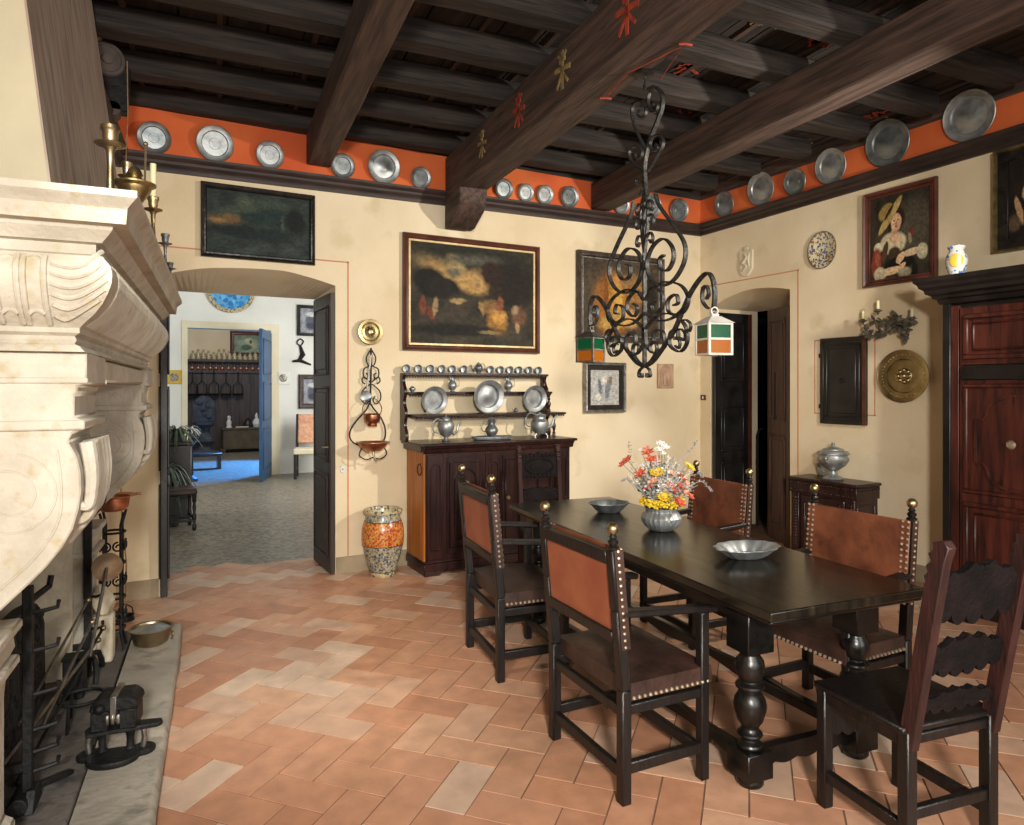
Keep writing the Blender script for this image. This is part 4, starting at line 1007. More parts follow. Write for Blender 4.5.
# ================================================================== BACK WALL THINGS
def picture(name, lab, tl, tr, br, bl, plane, frame_m, fw, art, inner=None, depth_=.04, tilt=0.0):
    """plane: ('back', Y) or ('right', X). corners in photo pixels are averaged into an upright rectangle"""
    fn = (lambda p: on_back(p[0], p[1], plane[1])) if plane[0] == 'back' else (lambda p: on_right(p[0], p[1], plane[1]))
    A, B_, C_, D_ = fn(tl), fn(tr), fn(br), fn(bl)
    if plane[0] == 'back': w = ((B_-A).x+(C_-D_).x)/2; rz = 0
    else: w = ((A-B_).y+(D_-C_).y)/2; rz = R(-90)
    h = ((A.z-D_.z)+(B_.z-C_.z))/2; c = (A+B_+C_+D_)/4
    t = thing(name, lab, 'painting', c, rz)
    # local: x right, z up, face looks along -y
    t.rotation_euler = (tilt, 0, rz)
    b = MB(); d = depth_
    prof = [(0, .0), (0, -d*.7), (fw*.2, -d), (fw*.55, -d*.75), (fw*.8, -d*.85), (fw, -d*.4), (fw, 0)]
    cs = [(-w/2, -h/2, 1, 1), (w/2, -h/2, -1, 1), (w/2, h/2, -1, -1), (-w/2, h/2, 1, -1)]
    rings = [[b.bm.verts.new((x+sx*u, v, z+sz*u)) for u, v in prof] for x, z, sx, sz in cs]
    for i in range(4):
        a_, c_ = rings[i], rings[(i+1) % 4]
        for j in range(len(prof)): b.bm.faces.new((a_[j], c_[j], c_[(j+1) % len(prof)], a_[(j+1) % len(prof)]))
    b.build('frame', frame_m, t)
    if inner:
        iw, im = inner
        b = MB(); W2, H2 = w/2-fw, h/2-fw
        for a_, c_ in (((-W2, -H2), (W2, -H2+iw)), ((-W2, H2-iw), (W2, H2)), ((-W2, -H2+iw), (-W2+iw, H2-iw)), ((W2-iw, -H2+iw), (W2, H2-iw))):
            b.box2((a_[0], -d*.55, a_[1]), (c_[0], -.004, c_[1]))
        b.build('inner_frame', im, t, bevel=.002); fw2 = fw+iw
    else: fw2 = fw
    W2, H2 = w-2*fw2, h-2*fw2
    b = MB(); b.box2((-w/2+fw*.5, -d*.3, -h/2+fw*.5), (w/2-fw*.5, -.002, h/2-fw*.5)); b.build('canvas', painting(name+'_paint', art[0], art[1], art[2], W2+.02, H2+.02, *art[3:]), t)
    return t
# pastoral scene, large
sky = '#a8854e'
art = ('#24221c', '#413a2d', [
    (.55, .78, .55, .26, -8, '#23231c', .5), (.22, .74, .20, .09, -28, '#6a5a3c', 1.0), (.30, .70, .20, .08, -30, '#94774a', .9), (.36, .80, .05, .09, 28, '#a08a5c', .9), (.52, .67, .14, .09, 8, '#9c7c50', .8), (.45, .60, .16, .07, -14, '#a5834f', .7), (.58, .60, .10, .05, 0, '#a07e4e', .9), (.34, .72, .05, .05, 0, '#5c584a', 1.0), (.48, .86, .2, .05, 5, '#4c4a3e', 1.0),
    (.16, .60, .12, .16, 20, '#15130f', .3), (.27, .56, .13, .10, -25, '#1b1813', .3), (.80, .62, .2, .22, 5, '#1f1913', .4), (.64, .74, .09, .11, 0, '#2a1c14', .4), (.68, .56, .06, .06, 30, '#2b1f16', .3),
    (.10, .38, .025, .09, 0, '#6b3a26', .5), (.19, .36, .02, .10, -8, '#8a7452', .5), (.16, .30, .02, .07, 10, '#6a3426', .5), (.36, .37, .10, .13, 0, '#3a3229', .4), (.37, .44, .06, .03, 0, '#8f7a50', .5), (.64, .40, .09, .07, 4, '#7a5a36', .4), (.56, .38, .02, .07, 10, '#8a6c44', .5),
    (.69, .25, .085, .13, 0, '#8a6230', .35), (.70, .30, .06, .07, 0, '#b08440', .5), (.71, .43, .03, .08, 0, '#7a4a30', .5), (.87, .31, .06, .11, 0, '#5f4430', .5), (.84, .38, .03, .05, 0, '#8d7354', .5), (.86, .20, .02, .05, 0, '#a08464', .5), (.35, .15, .35, .06, 0, '#1a1814', .5), (.62, .14, .08, .02, 0, '#7a6a48', .6)], .018)
t = picture('large_painting', 'large dark pastoral painting in a red-brown frame above the dresser', (403, 233.5), (539, 247), (537, 354.5), (401.5, 349.5), ('back', YB-.01), 'redframe', .05, art, (.02, 'giltline'), .055, tilt=0)
b = MB(); b.tube([(-.06, -.02, .43), (-.04, -.02, .47), (0, -.015, .44), (.02, -.02, .47), (.0, -.02, .49)], .005, 6); o = b.build('hanging_hook', 'blackiron', t); o.location = (0, 0, .03)
art = ('#1a211f', '#36403b', [(.16, .53, .16, .07, 8, '#5c4a30', 1.1), (.10, .51, .07, .03, 0, '#86693e', 1.1), (.24, .56, .06, .05, 25, '#6a5436', 1.1), (.55, .68, .24, .15, 10, '#1f2e2b', .5), (.38, .82, .08, .08, 30, '#4a5340', 1.0), (.34, .72, .2, .05, 15, '#3c463a', 1.0), (.62, .84, .2, .07, -10, '#38423a', 1.0), (.72, .5, .015, .18, 0, '#39473c', .6), (.78, .47, .012, .2, 0, '#323f36', .6), (.30, .35, .25, .08, -5, '#18201f', .5), (.62, .35, .2, .1, 0, '#1c2625', .5), (.85, .6, .1, .2, 0, '#141918', .5)], .03)
picture('landscape_painting', 'very dark landscape painting in a thin frame above the left doorway', (201, 181.5), (315, 196.5), (314, 266), (200, 256), ('back', YB-.01), 'blackframe', .045, art, None, .04)
art = ('#3b3228', '#574a3a', [(.5, .48, .42, .62, 0, '#4a4034', .2), (.38, .40, .24, .40, 0, '#96622c', .5), (.42, .45, .12, .34, 0, '#b98238', .6), (.46, .52, .05, .3, 0, '#caa04c', .6), (.30, .5, .03, .26, 0, '#7a4a20', .5), (.44, .72, .06, .07, 0, '#c48a4c', .4), (.40, .2, .18, .1, 20, '#b99450', .6), (.62, .24, .12, .12, 30, '#c89a5c', .5), (.68, .6, .12, .2, 20, '#9a7040', .5), (.62, .72, .16, .1, 20, '#8c6a40', .6), (.88, .55, .08, .3, 0, '#2a2622', .4)], .03, .4, 8)
picture('gilded_saint_painting', 'upright golden figure painting in a dark ornate frame behind the chandelier', (577, 250), (663, 260), (661, 343), (575, 342), ('back', YB-.01), 'darkframe', .06, art, (.012, 'silverframe'), .06)
art = ('#a8a8a4', '#cfcdc6', [(.5, .5, .3, .42, 0, '#bcbdbb', .3), (.35, .5, .06, .25, 10, '#6c7684', .5), (.6, .45, .08, .3, -8, '#7e8489', .5), (.48, .7, .08, .1, 0, '#e2dccb', .4), (.7, .7, .05, .12, 0, '#8a7350', .5), (.3, .25, .1, .1, 0, '#d8d4c8', .4)], .06, .4, 10)
t = picture('small_framed_print', 'small pale print in a black and silver frame below the left lantern', (583, 362), (624, 363), (624, 412), (583, 413), ('back', YB-.01), 'silverframe', .035, art, (.045, 'blackframe'), .05)
# second narrow gilt slip
c = on_back(665, 376, YB-.006)
t = thing('relief_tile', 'small square terracotta relief tile under the chandelier near the corner', 'relief', (c.x, YB, c.z))
b = MB(); b.box2((-.115, -.025, -.135), (.115, .0, .135)); b.build('tile', 'terra', t, bevel=.006)
b = MB(); b.tube([(-.07+.0, -.026, -.10), (-.07, -.026, .04), (-.05, -.026, .09), (0, -.026, .115), (.05, -.026, .09), (.07, -.026, .04), (.07, -.026, -.10)], .012, 8); b.build('arch_relief', 'terra', t)
for x in (-.03, .03):
    b = MB(); b.ball((x, -.026, .035), .018, 10, (1, .6, 1)); b.tube([(x, -.026, .02), (x, -.026, -.1)], [.018, .028], 8); b.build('figure_relief', 'terra', t)
c = on_back(686, 299, YB)
t = thing('small_note', 'small pale card fixed on the wall between painting and corner', 'card', (c.x, YB, c.z))
b = MB(); b.box2((-.05, -.004, -.05), (.05, 0, .05)); b.build('card', 'white', t)
c = on_back(703, 397, YB)
c = on_right(703.5, 397.5, XR)
t = thing('light_switch', 'small dark light switch with white rocker left of the right doorway', 'switch', (XR, c.y, c.z), R(-90))
b = MB(); b.box2((-.04, -.008, -.03), (.04, 0, .03)); b.build('plate', 'redframe', t, bevel=.002)
b = MB(); b.box2((-.008, -.013, -.013), (.008, -.007, .013)); b.build('rocker', 'white', t)
c = on_back(342.5, 469, YB)
t = thing('wall_socket', 'small white bell plate on the wall beside the left doorway', 'socket', (c.x, YB, c.z))
b = MB(); b.lathe([(0, .008), (.02, .008), (.024, 0), (0, 0)], 16, Matrix.Rotation(R(90), 4, 'X') @ Matrix.Diagonal((1, 1.6, 1, 1))); b.build('plate', 'white', t)
b = MB(); b.lathe([(0, .014), (.007, .013), (.008, .007)], 10, Matrix.Rotation(R(90), 4, 'X')); b.build('button', 'oldbrass', t)
# brass dish
c = on_back(370, 332, YB-.04)
t = thing('brass_dish', 'small round brass dish hung beside the left doorway above the iron bracket', 'dish', (c.x, YB-.045, c.z))
q = Matrix.Rotation(R(90), 4, 'X')
b = MB(); b.lathe([(0, .012), (.02, .018), (.035, .008), (.05, .0), (.07, .004), (.075, .0), (.085, .016), (.11, .02), (.113, .016), (.09, .006), (.078, -.012), (0, -.014)], 36, q); b.build('dish', 'brass', t)
b = MB()
for k in range(8): b.ball((.04*math.cos(k*PI/4), -.006, .04*math.sin(k*PI/4)), .009, 8)
b.build('boss', 'brass', t)
b = MB(); b.tube([(0, .012, .0), (0, .045, .03)], .004, 6); b.build('hanger', 'blackiron', t)
# wrought bracket with copper vessels
c = on_back(370, 388, YB)
t = thing('iron_wall_bracket', 'black wrought iron wall bracket with scrolls and a big hoop', 'bracket', (c.x, YB-.03, 0))
S6 = 5.93/681
def bl(px, py, d=0): p = on_back(px, py, YB-.03); return Vector((p.x-c.x, d, p.z))
def bst(name, pts, w=.016, th=.008, d=0): b = MB(); b.strap([bl(x, y, d) for x, y in smooth(pts, 6)], w, th, (0, 1, 0)); return b.build(name, 'blackiron', t)
bst('spine', [(371, 348), (371, 362), (370.5, 390), (370, 404)], .02, .012)
for s in (-1, 1):
    bst('scroll', [(371, 349), (371+s*4.5, 357), (371+s*3.5, 364), (371+s*.6, 366)])
    bst('scroll', [(371+s*1, 366), (371+s*7, 369), (371+s*7.5, 376), (371+s*4, 379), (371+s*3, 375), (371+s*5, 373)])
    bst('scroll', [(371+s*1, 382), (371+s*7, 377), (371+s*9, 381), (371+s*6, 384)])
    bst('scroll', [(371+s*1, 384), (371+s*8.5, 391), (371+s*9.5, 399), (371+s*5, 404), (371+s*2, 400), (371+s*4, 396)])
bst('hoop', [(370, 402), (366, 410), (357, 420), (350.5, 430), (350, 438), (354, 443), (361, 446)], .018, .01)
bst('hoop', [(370, 403), (374, 409), (381, 418), (385, 428), (385, 437), (382, 443)], .018, .01)
cu = on_back(371.5, 421, YB-.10)
t = thing('copper_kettle', 'small copper bucket hanging from the iron bracket above the copper basin', 'bucket', (cu.x, YB-.12, cu.z-.045))
b = MB(); b.lathe([(0, 0), (.04, 0), (.045, .012), (.038, .02), (.062, .04), (.072, .07), (.07, .1), (.076, .108), (.072, .11), (.062, .1), (.06, .06), (0, .03)], 24); b.build('pot', 'copper', t)
b = MB(); b.tube(smooth([(-.07, 0, .1), (-.085, 0, .16), (-.05, 0, .22), (0, 0, .245), (.05, 0, .22), (.085, 0, .16), (.07, 0, .1)], 4), .004, 6); b.build('bail', 'oldbrass', t)
cu = on_back(372.5, 444, YB-.14)
t = thing('copper_basin', 'wide shallow copper basin held in the hoop of the iron bracket', 'basin', (cu.x, YB-.155, cu.z-.06))
b = MB(); b.lathe([(0, 0), (.06, 0), (.08, .012), (.115, .045), (.13, .07), (.145, .075), (.145, .08), (.125, .08), (.108, .05), (.07, .015), (0, .012)], 32); b.build('basin', 'copper', t)
b = MB(); b.tube(smooth([(-.10, 0, .03), (-.12, -.0, -.03), (-.06, 0, -.07), (0, 0, -.055), (.06, 0, -.07), (.12, 0, -.03), (.10, 0, .03)], 5), .005, 6); b.build('under_scroll', 'blackiron', t)
b = MB(); b.tube([(0, -.02, .0), (0, -.03, -.05), (.02, -.05, -.08)], [.012, .009, .006], 8); b.build('tap', 'oldbrass', t)
lad = on_back(365.5, 396, YB-.05)
t = thing('iron_ladle', 'long ladle with dark round bowl hanging flat on the iron bracket', 'ladle', (lad.x, YB-.045, lad.z))
b = MB(); b.lathe([(0, -.012), (.03, -.008), (.045, .006), (.048, .01), (.04, .008), (0, 0)], 20, q); b.build('bowl', 'pewterdark', t)
b = MB(); b.bar((.01, -.005, .04), (.05, -.005, .36), .012, .006); b.build('handle', 'steel', t)

# ================================================================== PLATES ON THE ORANGE BAND
def leaning(lab, c, r, wall, m):
    t = pewter_plate('pewter_plate', lab, (0, 0, 0), r, R(10), None, m, .018)
    t.rotation_euler = (0, 0, 0 if wall == 'back' else R(-90)); t.location = c
    return t
bk = [(154,144,15.5),(215,148,17.5),(270,159,13.5),(343,171,12),(384,172,16.5),(421,183,10.5),(504,194.5,10),(526,198,9),(545,200,9.5),(569.6,201.5,10.5),(622,209,9.5),(651.6,212,12),(679,213,11.5)]
wh = ['in the left corner above the dark landscape', 'second from the left corner on the back wall', 'just left of the first beam end', 'just right of the first beam end', 'large, between first beam and corbel', 'small, just left of the corbel beam',
      'first right of the corbel beam', 'second right of the corbel beam', 'third right of the corbel beam', 'last before the third beam end', 'first right of the third beam', 'directly behind the chandelier stem', 'last on the back wall before the corner']
for i, (px, py, r) in enumerate(bk):
    c = on_back(px, py, YB-.05); rr = r*depth(c)/F
    leaning('round pewter plate on the orange band, '+wh[i], (c.x, YB-.045-.1*rr, ledge_back(c.x)+rr*.985+.004), rr, 'back', 'pewter' if i % 3 else 'pewterdark')
rt = [(724.5,205,12.5),(761,192.4,16.5),(795,184,13),(831,168.6,17.5),(888,147.6,23),(969.4,118.8,25)]
wr = ['first from the corner', 'second from the corner', 'small, third from the corner', 'fourth from the corner', 'large, above the portrait of a woman', 'largest, nearest the camera']
for i, (px, py, r) in enumerate(rt):
    c = on_right(px, py, XR-.05); rr = r*depth(c)/F
    leaning('round pewter plate on the right wall band, '+wr[i], (XR-.045-.1*rr, c.y, ledge_right(c.y)+rr*.985+.004), rr, 'right', 'pewter' if i % 2 else 'pewterdark')
# ================================================================== TABLE
TA = R(-6.0); TH = .78
TC = Vector((2.548, 2.962, 0)); TW, TL = .82, 2.55
tb = thing('refectory_table', 'long black refectory table on turned legs in the middle of the room', 'table', TC, TA)
b = MB(); b.box2((-TW/2, -TL/2, TH-.038), (TW/2, TL/2, TH)); o = b.build('table_top', 'tabletop', tb, bevel=.006, seg=2)
b = MB(); b.box2((-TW/2+.012, -TL/2+.012, TH-.054), (TW/2-.012, TL/2-.012, TH-.037)); b.build('top_moulding', 'ebony', tb, bevel=.006)
lx, ly = .29, 1.03
b = MB()
for s in (-1, 1): b.box2((s*lx-.02, -ly, TH-.13), (s*lx+.02, ly, TH-.053)); 
b.build('side_rail', 'ebony', tb, bevel=.004)
LP = [(.0, .20), (.036, .20), (.045, .21), (.045, .225), (.030, .24), (.028, .25), (.044, .262), (.046, .272), (.034, .285), (.03, .30), (.045, .33), (.056, .375), (.058, .40), (.054, .425), (.040, .455), (.034, .462), (.050, .475), (.053, .487), (.042, .50), (.036, .506), (.048, .535), (.053, .565), (.048, .60), (.036, .62), (.034, .63), (.046, .64), (.046, .65), (0, .65)]
for sx in (-1, 1):
    for sy in (-1, 1):
        mt = Matrix.Translation((sx*lx, sy*ly, -.035)) @ Matrix.Diagonal((1.12, 1.12, .9, 1))
        b = MB(); b.lathe([(r, z-.0) for r, z in LP], 28, mt)
        b.box2((sx*lx-.066, sy*ly-.066, .545), (sx*lx+.066, sy*ly+.066, TH-.053))
        b.box2((sx*lx-.064, sy*ly-.064, .04), (sx*lx+.064, sy*ly+.064, .15))
        b.lathe([(0, 0), (.046, 0), (.054, .012), (.054, .03), (.046, .045), (0, .045)], 20, Matrix.Translation((sx*lx, sy*ly, 0)))
        b.build('leg', 'ebony', tb, bevel=.004)
b = MB()                                                       # end boards with scalloped lower edge
for sy in (-1, 1):
    P = [(-lx, .14), (lx, .14)]
    n = 30
    P += [(lx-2*lx*i/n, .075-.014*abs(math.sin(i/n*PI*5))) for i in range(n+1)]
    b = MB(); b.prism(P, sy*ly-.018, sy*ly+.018, lambda u, v, d: Vector((u, d, v))); b.build('end_stretcher', 'ebony', tb)
    b = MB(); P = [(-lx, TH-.053), (lx, TH-.053), (lx, TH-.10), (.05, TH-.11), (0, TH-.12), (-.05, TH-.11), (-lx, TH-.10)][::-1]
    b.prism(P, sy*ly-.015, sy*ly+.015, lambda u, v, d: Vector((u, d, v))); b.build('end_rail', 'ebony', tb)
for sx in (-1, 1):                                             # wavy long stretchers
    P = [(-ly, .135), (ly, .135)]; n = 60
    P = [(-ly+2*ly*i/n, .13+.006*math.cos(i/n*PI*6)) for i in range(n+1)]+[(ly-2*ly*i/n, .085-.022*abs(math.cos(i/n*PI*3))**3) for i in range(n+1)]
    b = MB(); b.prism(P, sx*lx-.018, sx*lx+.018, lambda u, v, d: Vector((d, u, v))); b.build('long_stretcher', 'ebony', tb)

# ================================================================== LEATHER ARMCHAIRS  (front looks along local +y)
def nails(b, pts, r=.0065):
    for p in pts: bmesh.ops.create_icosphere(b.bm, subdivisions=1, radius=r, matrix=Matrix.Translation(Vector(p)))
def armchair(label, loc_, rz):
    t = thing('leather_armchair', label, 'chair', loc_, rz, None)
    w = .27; d = .388; zs = .44
    def back(z): return -.055*max(0, z-zs)/.6*1.0
    for s in (-1, 1):
        b = MB(); pts = [(s*w, 0, 0), (s*w, 0, zs), (s*w, back(.75), .75), (s*w, back(.985), .985)]
        for p, q in zip(pts, pts[1:]): b.bar(p, q, .046, .044)
        po = b.build('back_post', 'chairwood', t, bevel=.005)
        b = MB(); b.lathe([(.022, 0), (.024, .008), (.014, .014), (.019, .022), (.021, .03), (.012, .038), (.017, .046), (.009, .058), (0, .06)], 14, Matrix.Translation((s*w, back(.985), .985))); b.build('turned_neck', 'chairwood', po)
        b = MB(); b.ball((s*w, back(.985)-.002, .985+.078), .0235, 16); b.build('brass_finial', 'brass', po)
        b = MB(); b.bar((s*w, d, 0), (s*w, d, .685), .042, .042); b.build('front_leg', 'chairwood', t, bevel=.005)
        # arm, sloping gently, with rounded end
        P = smooth([(s*w, back(.73), .735), (s*w, .12, .722), (s*w, .28, .708), (s*w, .40, .697), (s*w, .45, .69)], 4)
        b = MB(); b.strap(P, .055, .026, (1, 0, 0)); b.build('armrest', 'chairwood', t, bevel=.006)
        b = MB(); b.bar((s*w, 0, .135), (s*w, d, .135), .03, .045); b.build('side_stretcher', 'chairwood', t, bevel=.004)
        b = MB(); b.bar((s*w, 0, .36), (s*w, d, .36), .028, .04); b.build('seat_rail', 'chairwood', t, bevel=.004)
    for y in (0, d):
        b = MB(); b.bar((-w, y, .11), (w, y, .11), .03, .045) if False else b.box2((-w, y-.014, .09), (w, y+.014, .135)); b.build('cross_stretcher', 'chairwood', t, bevel=.004)
    b = MB(); b.box2((-w, -.014, .33), (w, .014, .37)); b.build('rear_seat_rail', 'chairwood', t, bevel=.004)
    # seat: dark leather, slightly domed with sagging skirt and a nail row
    b = MB(); bm = b.bm; nx, ny = 10, 8; X0 = w+.012; g = []
    for i in range(nx+1):
        row = []
        for j in range(ny+1):
            u = i/nx*2-1; v = j/ny*2-1
            z = .462+.022*(1-u**4)*(1-v**4)
            row.append(bm.verts.new((u*X0, .02+(v+1)/2*(d+.015-.0), z)))
        g.append(row)
    for i in range(nx):
        for j in range(ny): bm.faces.new((g[i][j], g[i+1][j], g[i+1][j+1], g[i][j+1]))
    ed = [g[i][0] for i in range(nx+1)]+[g[nx][j] for j in range(1, ny+1)]+[g[i][ny] for i in range(nx-1, -1, -1)]+[g[0][j] for j in range(ny-1, 0, -1)]
    lo = [bm.verts.new((v.co.x*1.012, .22+(v.co.y-.22)*1.012, .395)) for v in ed]
    for k in range(len(ed)): bm.faces.new((ed[k], ed[(k+1) % len(ed)], lo[(k+1) % len(ed)], lo[k]))
    bm.faces.new(lo)
    st = b.build('seat', 'seatleather', t, ang=60)
    b = MB(); pts = []
    for k in range(15): pts += [(s*(X0+.005), .035+k*.026, .405) for s in (-1, 1)]
    for k in range(21): pts.append((-X0+.02+k*.0255, d+.042, .405))
    nails(b, pts, .0085); tag(b.build('nail_row', 'nail', st), kind='stuff')
    # back: wooden frame seen from behind, tan inner side of the leather, brown leather on the front
    def bar_back(z0, z1, y0, y1, x=w-.02):
        b = MB(); b.prism([(back(z0)+y0, z0), (back(z0)+y1, z0), (back(z1)+y1, z1), (back(z1)+y0, z1)], -x, x, lambda u, v, dd: Vector((dd, u, v))); return b
    bar_back(.925, .975, -.026, .012).build('top_rail', 'chairwood', t, bevel=.004)
    bar_back(.615, .66, -.026, .012).build('lower_rail', 'chairwood', t, bevel=.004)
    bar_back(.655, .93, -.010, .006).build('leather_back_rear', 'tan', t)
    lf = bar_back(.60, .985, .021, .029, w+.012).build('leather_back_front', 'leather', t, bevel=.003)
    b = MB(); pts = []
    n = 15
    for k in range(n):
        z = .61+k*(.37/(n-1))
        for s in (-1, 1):
            pts.append((s*(w+.005), back(z)+.031, z)); pts.append((s*(w-.022), back(z)+.031, z))
            pts.append((s*(w+.024), back(z)+.006, z)); 
    nails(b, pts, .0075); tag(b.build('nail_row', 'nail', lf), kind='stuff')
    b = MB()
    for s in (-1, 1):
        x0, x1 = sorted((s*(w+.023), s*(w+.026)))
        b = MB(); b.prism([(back(.60)-.012, .60), (back(.60)+.028, .60), (back(.985)+.028, .985), (back(.985)-.012, .985)], x0, x1, lambda u, v, dd: Vector((dd, u, v))); b.build('leather_edge', 'seatleather', t)
    return t
ch = armchair('leather armchair with tan back nearest the camera, on the left side of the table', (1.635, 2.375, 0), R(-92.5))
dup(ch, (1.735, 3.565, 0), R(-97), 'farther leather armchair on the left side of the table, near the dresser', scale=(1, 1, 1.04))
dup(ch, (3.10, 2.18, 0), R(88), 'brown leather armchair on the right side of the table, nearer the camera')
dup(ch, (3.37, 3.38, 0), R(84), 'brown leather armchair on the right side of the table, behind the flowers')

# ================================================================== CARVED SIDE CHAIRS
def carved_edge(x0, x1, z0, z1, n, amp, rnd):
    up = []; dn = []
    m = 60
    for i in range(m+1):
        f = i/m; x = x0+(x1-x0)*f
        arch = math.sin(f*PI)
        lob = abs(math.sin(f*PI*n)); lob = lob**.6+.6*abs(((f*n*2) % 1)-.5)*2; tip = 1
        up.append((x, z1+amp*(.9*arch+.45*lob*tip-.3)))
        dn.append((x, z0-amp*(.55*arch+.6*abs(math.sin(f*PI*(n+1)))**.7-.2)))
    return up+dn[::-1]
def side_chair(label, loc_, rz, w=.23, d=.40, slats=(), H=1.10, dense=False, m='chairwood', panel=False, lean=.17, pm=None):
    t = thing('carved_side_chair', label, 'chair', loc_, rz)
    zs = .46; pm = pm or m
    def back(z): return -lean*max(0, z-zs)/.6
    for s in (-1, 1):
        b = MB(); b.bar((s*w, 0, 0), (s*w, 0, zs), .044, .044); b.build('back_leg', m, t, bevel=.004)
        # flat back plank with notched top
        P = [(-.030, zs-.06), (.026, zs-.06), (.026, H-.13), (.034, H-.115), (.022, H-.10), (.034, H-.08), (.018, H-.062), (.034, H-.04), (.02, H-.028), (.026, H-.0), (-.012, H+.012), (-.034, H-.01), (-.028, H-.06)]
        b = MB(); b.prism(P, s*w-.018, s*w+.018, lambda u, v, dd: Vector((dd, u+back(v), v))); b.build('back_post', pm, t, bevel=.003)
        b = MB(); b.bar((s*w, d, 0), (s*w, d, zs), .044, .044); b.build('front_leg', m, t, bevel=.004)
        b = MB(); b.box2((s*w-.014, 0, .10), (s*w+.014, d, .145)); b.build('side_stretcher', m, t, bevel=.004)
        b = MB(); b.box2((s*w-.013, 0, zs-.06), (s*w+.013, d, zs-.01)); b.build('side_rail', m, t, bevel=.003)
    b = MB(); b.box2((-w-.03, -.01, zs-.012), (w+.03, d+.03, zs+.012)); b.build('seat', m, t, bevel=.006)
    b = MB(); b.box2((-w, -.014, .16), (w, .014, .20)); b.build('rear_stretcher', m, t, bevel=.004)
    b = MB(); b.box2((-w, -.012, zs-.05), (w, .012, zs-.015)); b.build('rear_rail', m, t, bevel=.004)
    b = MB(); b.prism(carved_edge(-w+.02, w-.02, zs-.17, zs-.04, 5, .04, 0), d-.012, d+.012, lambda u, v, dd: Vector((u, dd, v))); b.build('carved_apron', m, t)
    for (z0, z1, n, amp) in slats:
        b = MB(); b.prism(carved_edge(-w+.012, w-.012, z0, z1, n, amp, 0), -.012, .014, lambda u, v, dd: Vector((u, dd+back(v), v)))
        sl = b.build('carved_slat', 'carveddark', t)
        b = MB(); zc = (z0+z1)/2; h = (z1-z0)
        if panel and h > .09:
            for yy in (.017,): b.prism([(.085*math.cos(a), zc+.035*math.sin(a)) for a in [2*PI*i/20 for i in range(20)]], yy-.003, yy+.003, lambda u, v, dd: Vector((u, dd+back(v), v)))
            for k in range(26):
                a = 2*PI*k/26
                p_ = (.125*math.cos(a), zc+.062*math.sin(a)); b.ball((p_[0], .016+back(p_[1]), p_[1]), .011, 6, (1, .7, 1))
            for k in range(9):
                for zz in (z0-.004, z1+.014): b.ball((-w+.03+(2*w-.06)*k/8, .015+back(zz), zz), .014, 6, (1, .6, 1.2))
            tag(b.build('carved_relief', 'carveddark', sl), kind='stuff')
        else: b.bm.free()
    return t
p = (2.415, 1.345, 0)
side_chair('dark carved side chair with jagged slats, nearest the camera at the table end', (2.425, 1.345, 0), R(-9), .19, .36, ((.53, .55, 5, .030), (.675, .725, 5, .045), (.87, .97, 4, .055)), 1.11, pm='carvedred', lean=.12)
side_chair('carved side chair with panelled back at the far end of the table before the dresser', (2.855, 4.80, 0), R(173), .175, .38, ((.70, .76, 5, .022), (.88, 1.03, 5, .03)), 1.12, m='carvedred', panel=True, lean=.06)

# ================================================================== TABLE THINGS
def tt(px, py): p = on_h(px, py, TH); return Vector((p.x, p.y, TH+.0005))
def lobed_dish(label, c, rx, ry, h, m, rz, lobes=12):
    t = thing('lobed_pewter_dish', label, 'dish', c, rz)
    b = MB(); b.lathe([(0, .002), (.5, .0), (.56, .004), (.72, h*.4), (.9, h*.85), (1, h), (1.0, h+.004), (.89, h*.85+.006), (.7, h*.45+.006), (.54, .012), (0, .010)], 96, Matrix.Diagonal((rx, ry, 1, 1)), lobes, .035); b.build('dish', m, t)
    return t
lobed_dish('oval lobed pewter dish at the near end of the table', tt(747, 557), .175, .115, .05, 'pewter', TA, 12)
lobed_dish('small dark lobed pewter dish at the far end of the table', tt(609, 512), .14, .11, .06, 'pewterdark', TA, 10)
bc = tt(661.5, 530)
t = thing('pewter_flower_bowl', 'round fluted pewter bowl holding flowers in the middle of the table', 'bowl', bc)
b = MB(); b.lathe([(0, 0), (.06, 0), (.072, .006), (.095, .025), (.112, .055), (.114, .075), (.10, .098), (.088, .108), (.088, .118), (.096, .132), (.092, .132), (.08, .115), (.09, .08), (.05, .03), (0, .03)], 96, None, 24, .022); b.build('bowl', 'pewter', t)
# bouquet
bq = thing('dried_flower_bouquet', 'mixed bouquet of dried coral, yellow and white flowers in the pewter bowl', 'flowers', (bc.x, bc.y, TH+.125))
rnd = random.Random(3)
def P3(dx, dz, dy=0):    # photo pixels relative to the bowl mouth, as metres in the plane facing the room's entrance
    k = depth(bc)/F
    return Vector((dx*k*CY+dy*SY, -dx*k*SY+dy*CY, dz*k))
def flower(name, c, r, m, petals, tilt):
    b = MB()
    for L in range(2):
        for k in range(petals):
            a = 2*PI*k/petals+L*.4; rr = r*1.15*(1-.35*L)
            d_ = Vector((math.cos(a), math.sin(a), .25+.35*L)).normalized()
            s_ = Vector((-math.sin(a), math.cos(a), 0))
            q = [Vector((0, 0, 0)), d_*rr*.55+s_*rr*.26, d_*rr, d_*rr*.55-s_*rr*.26]
            q = [tilt @ v for v in q]
            v = [b.bm.verts.new(x+Vector((0, 0, .0))) for x in q]; b.bm.faces.new(v)
    b.ball((0, 0, 0), r*.28, 8)
    for v in b.bm.verts: pass
    o = b.build(name, m, bq); o.location = c; return o
def tl(dx, dz, dy):
    d_ = Vector((dx*.02*CY-.35*SY, -dx*.02*SY-.35*CY, .5+dz*.005)); return d_.to_track_quat('Z', 'Y').to_matrix()
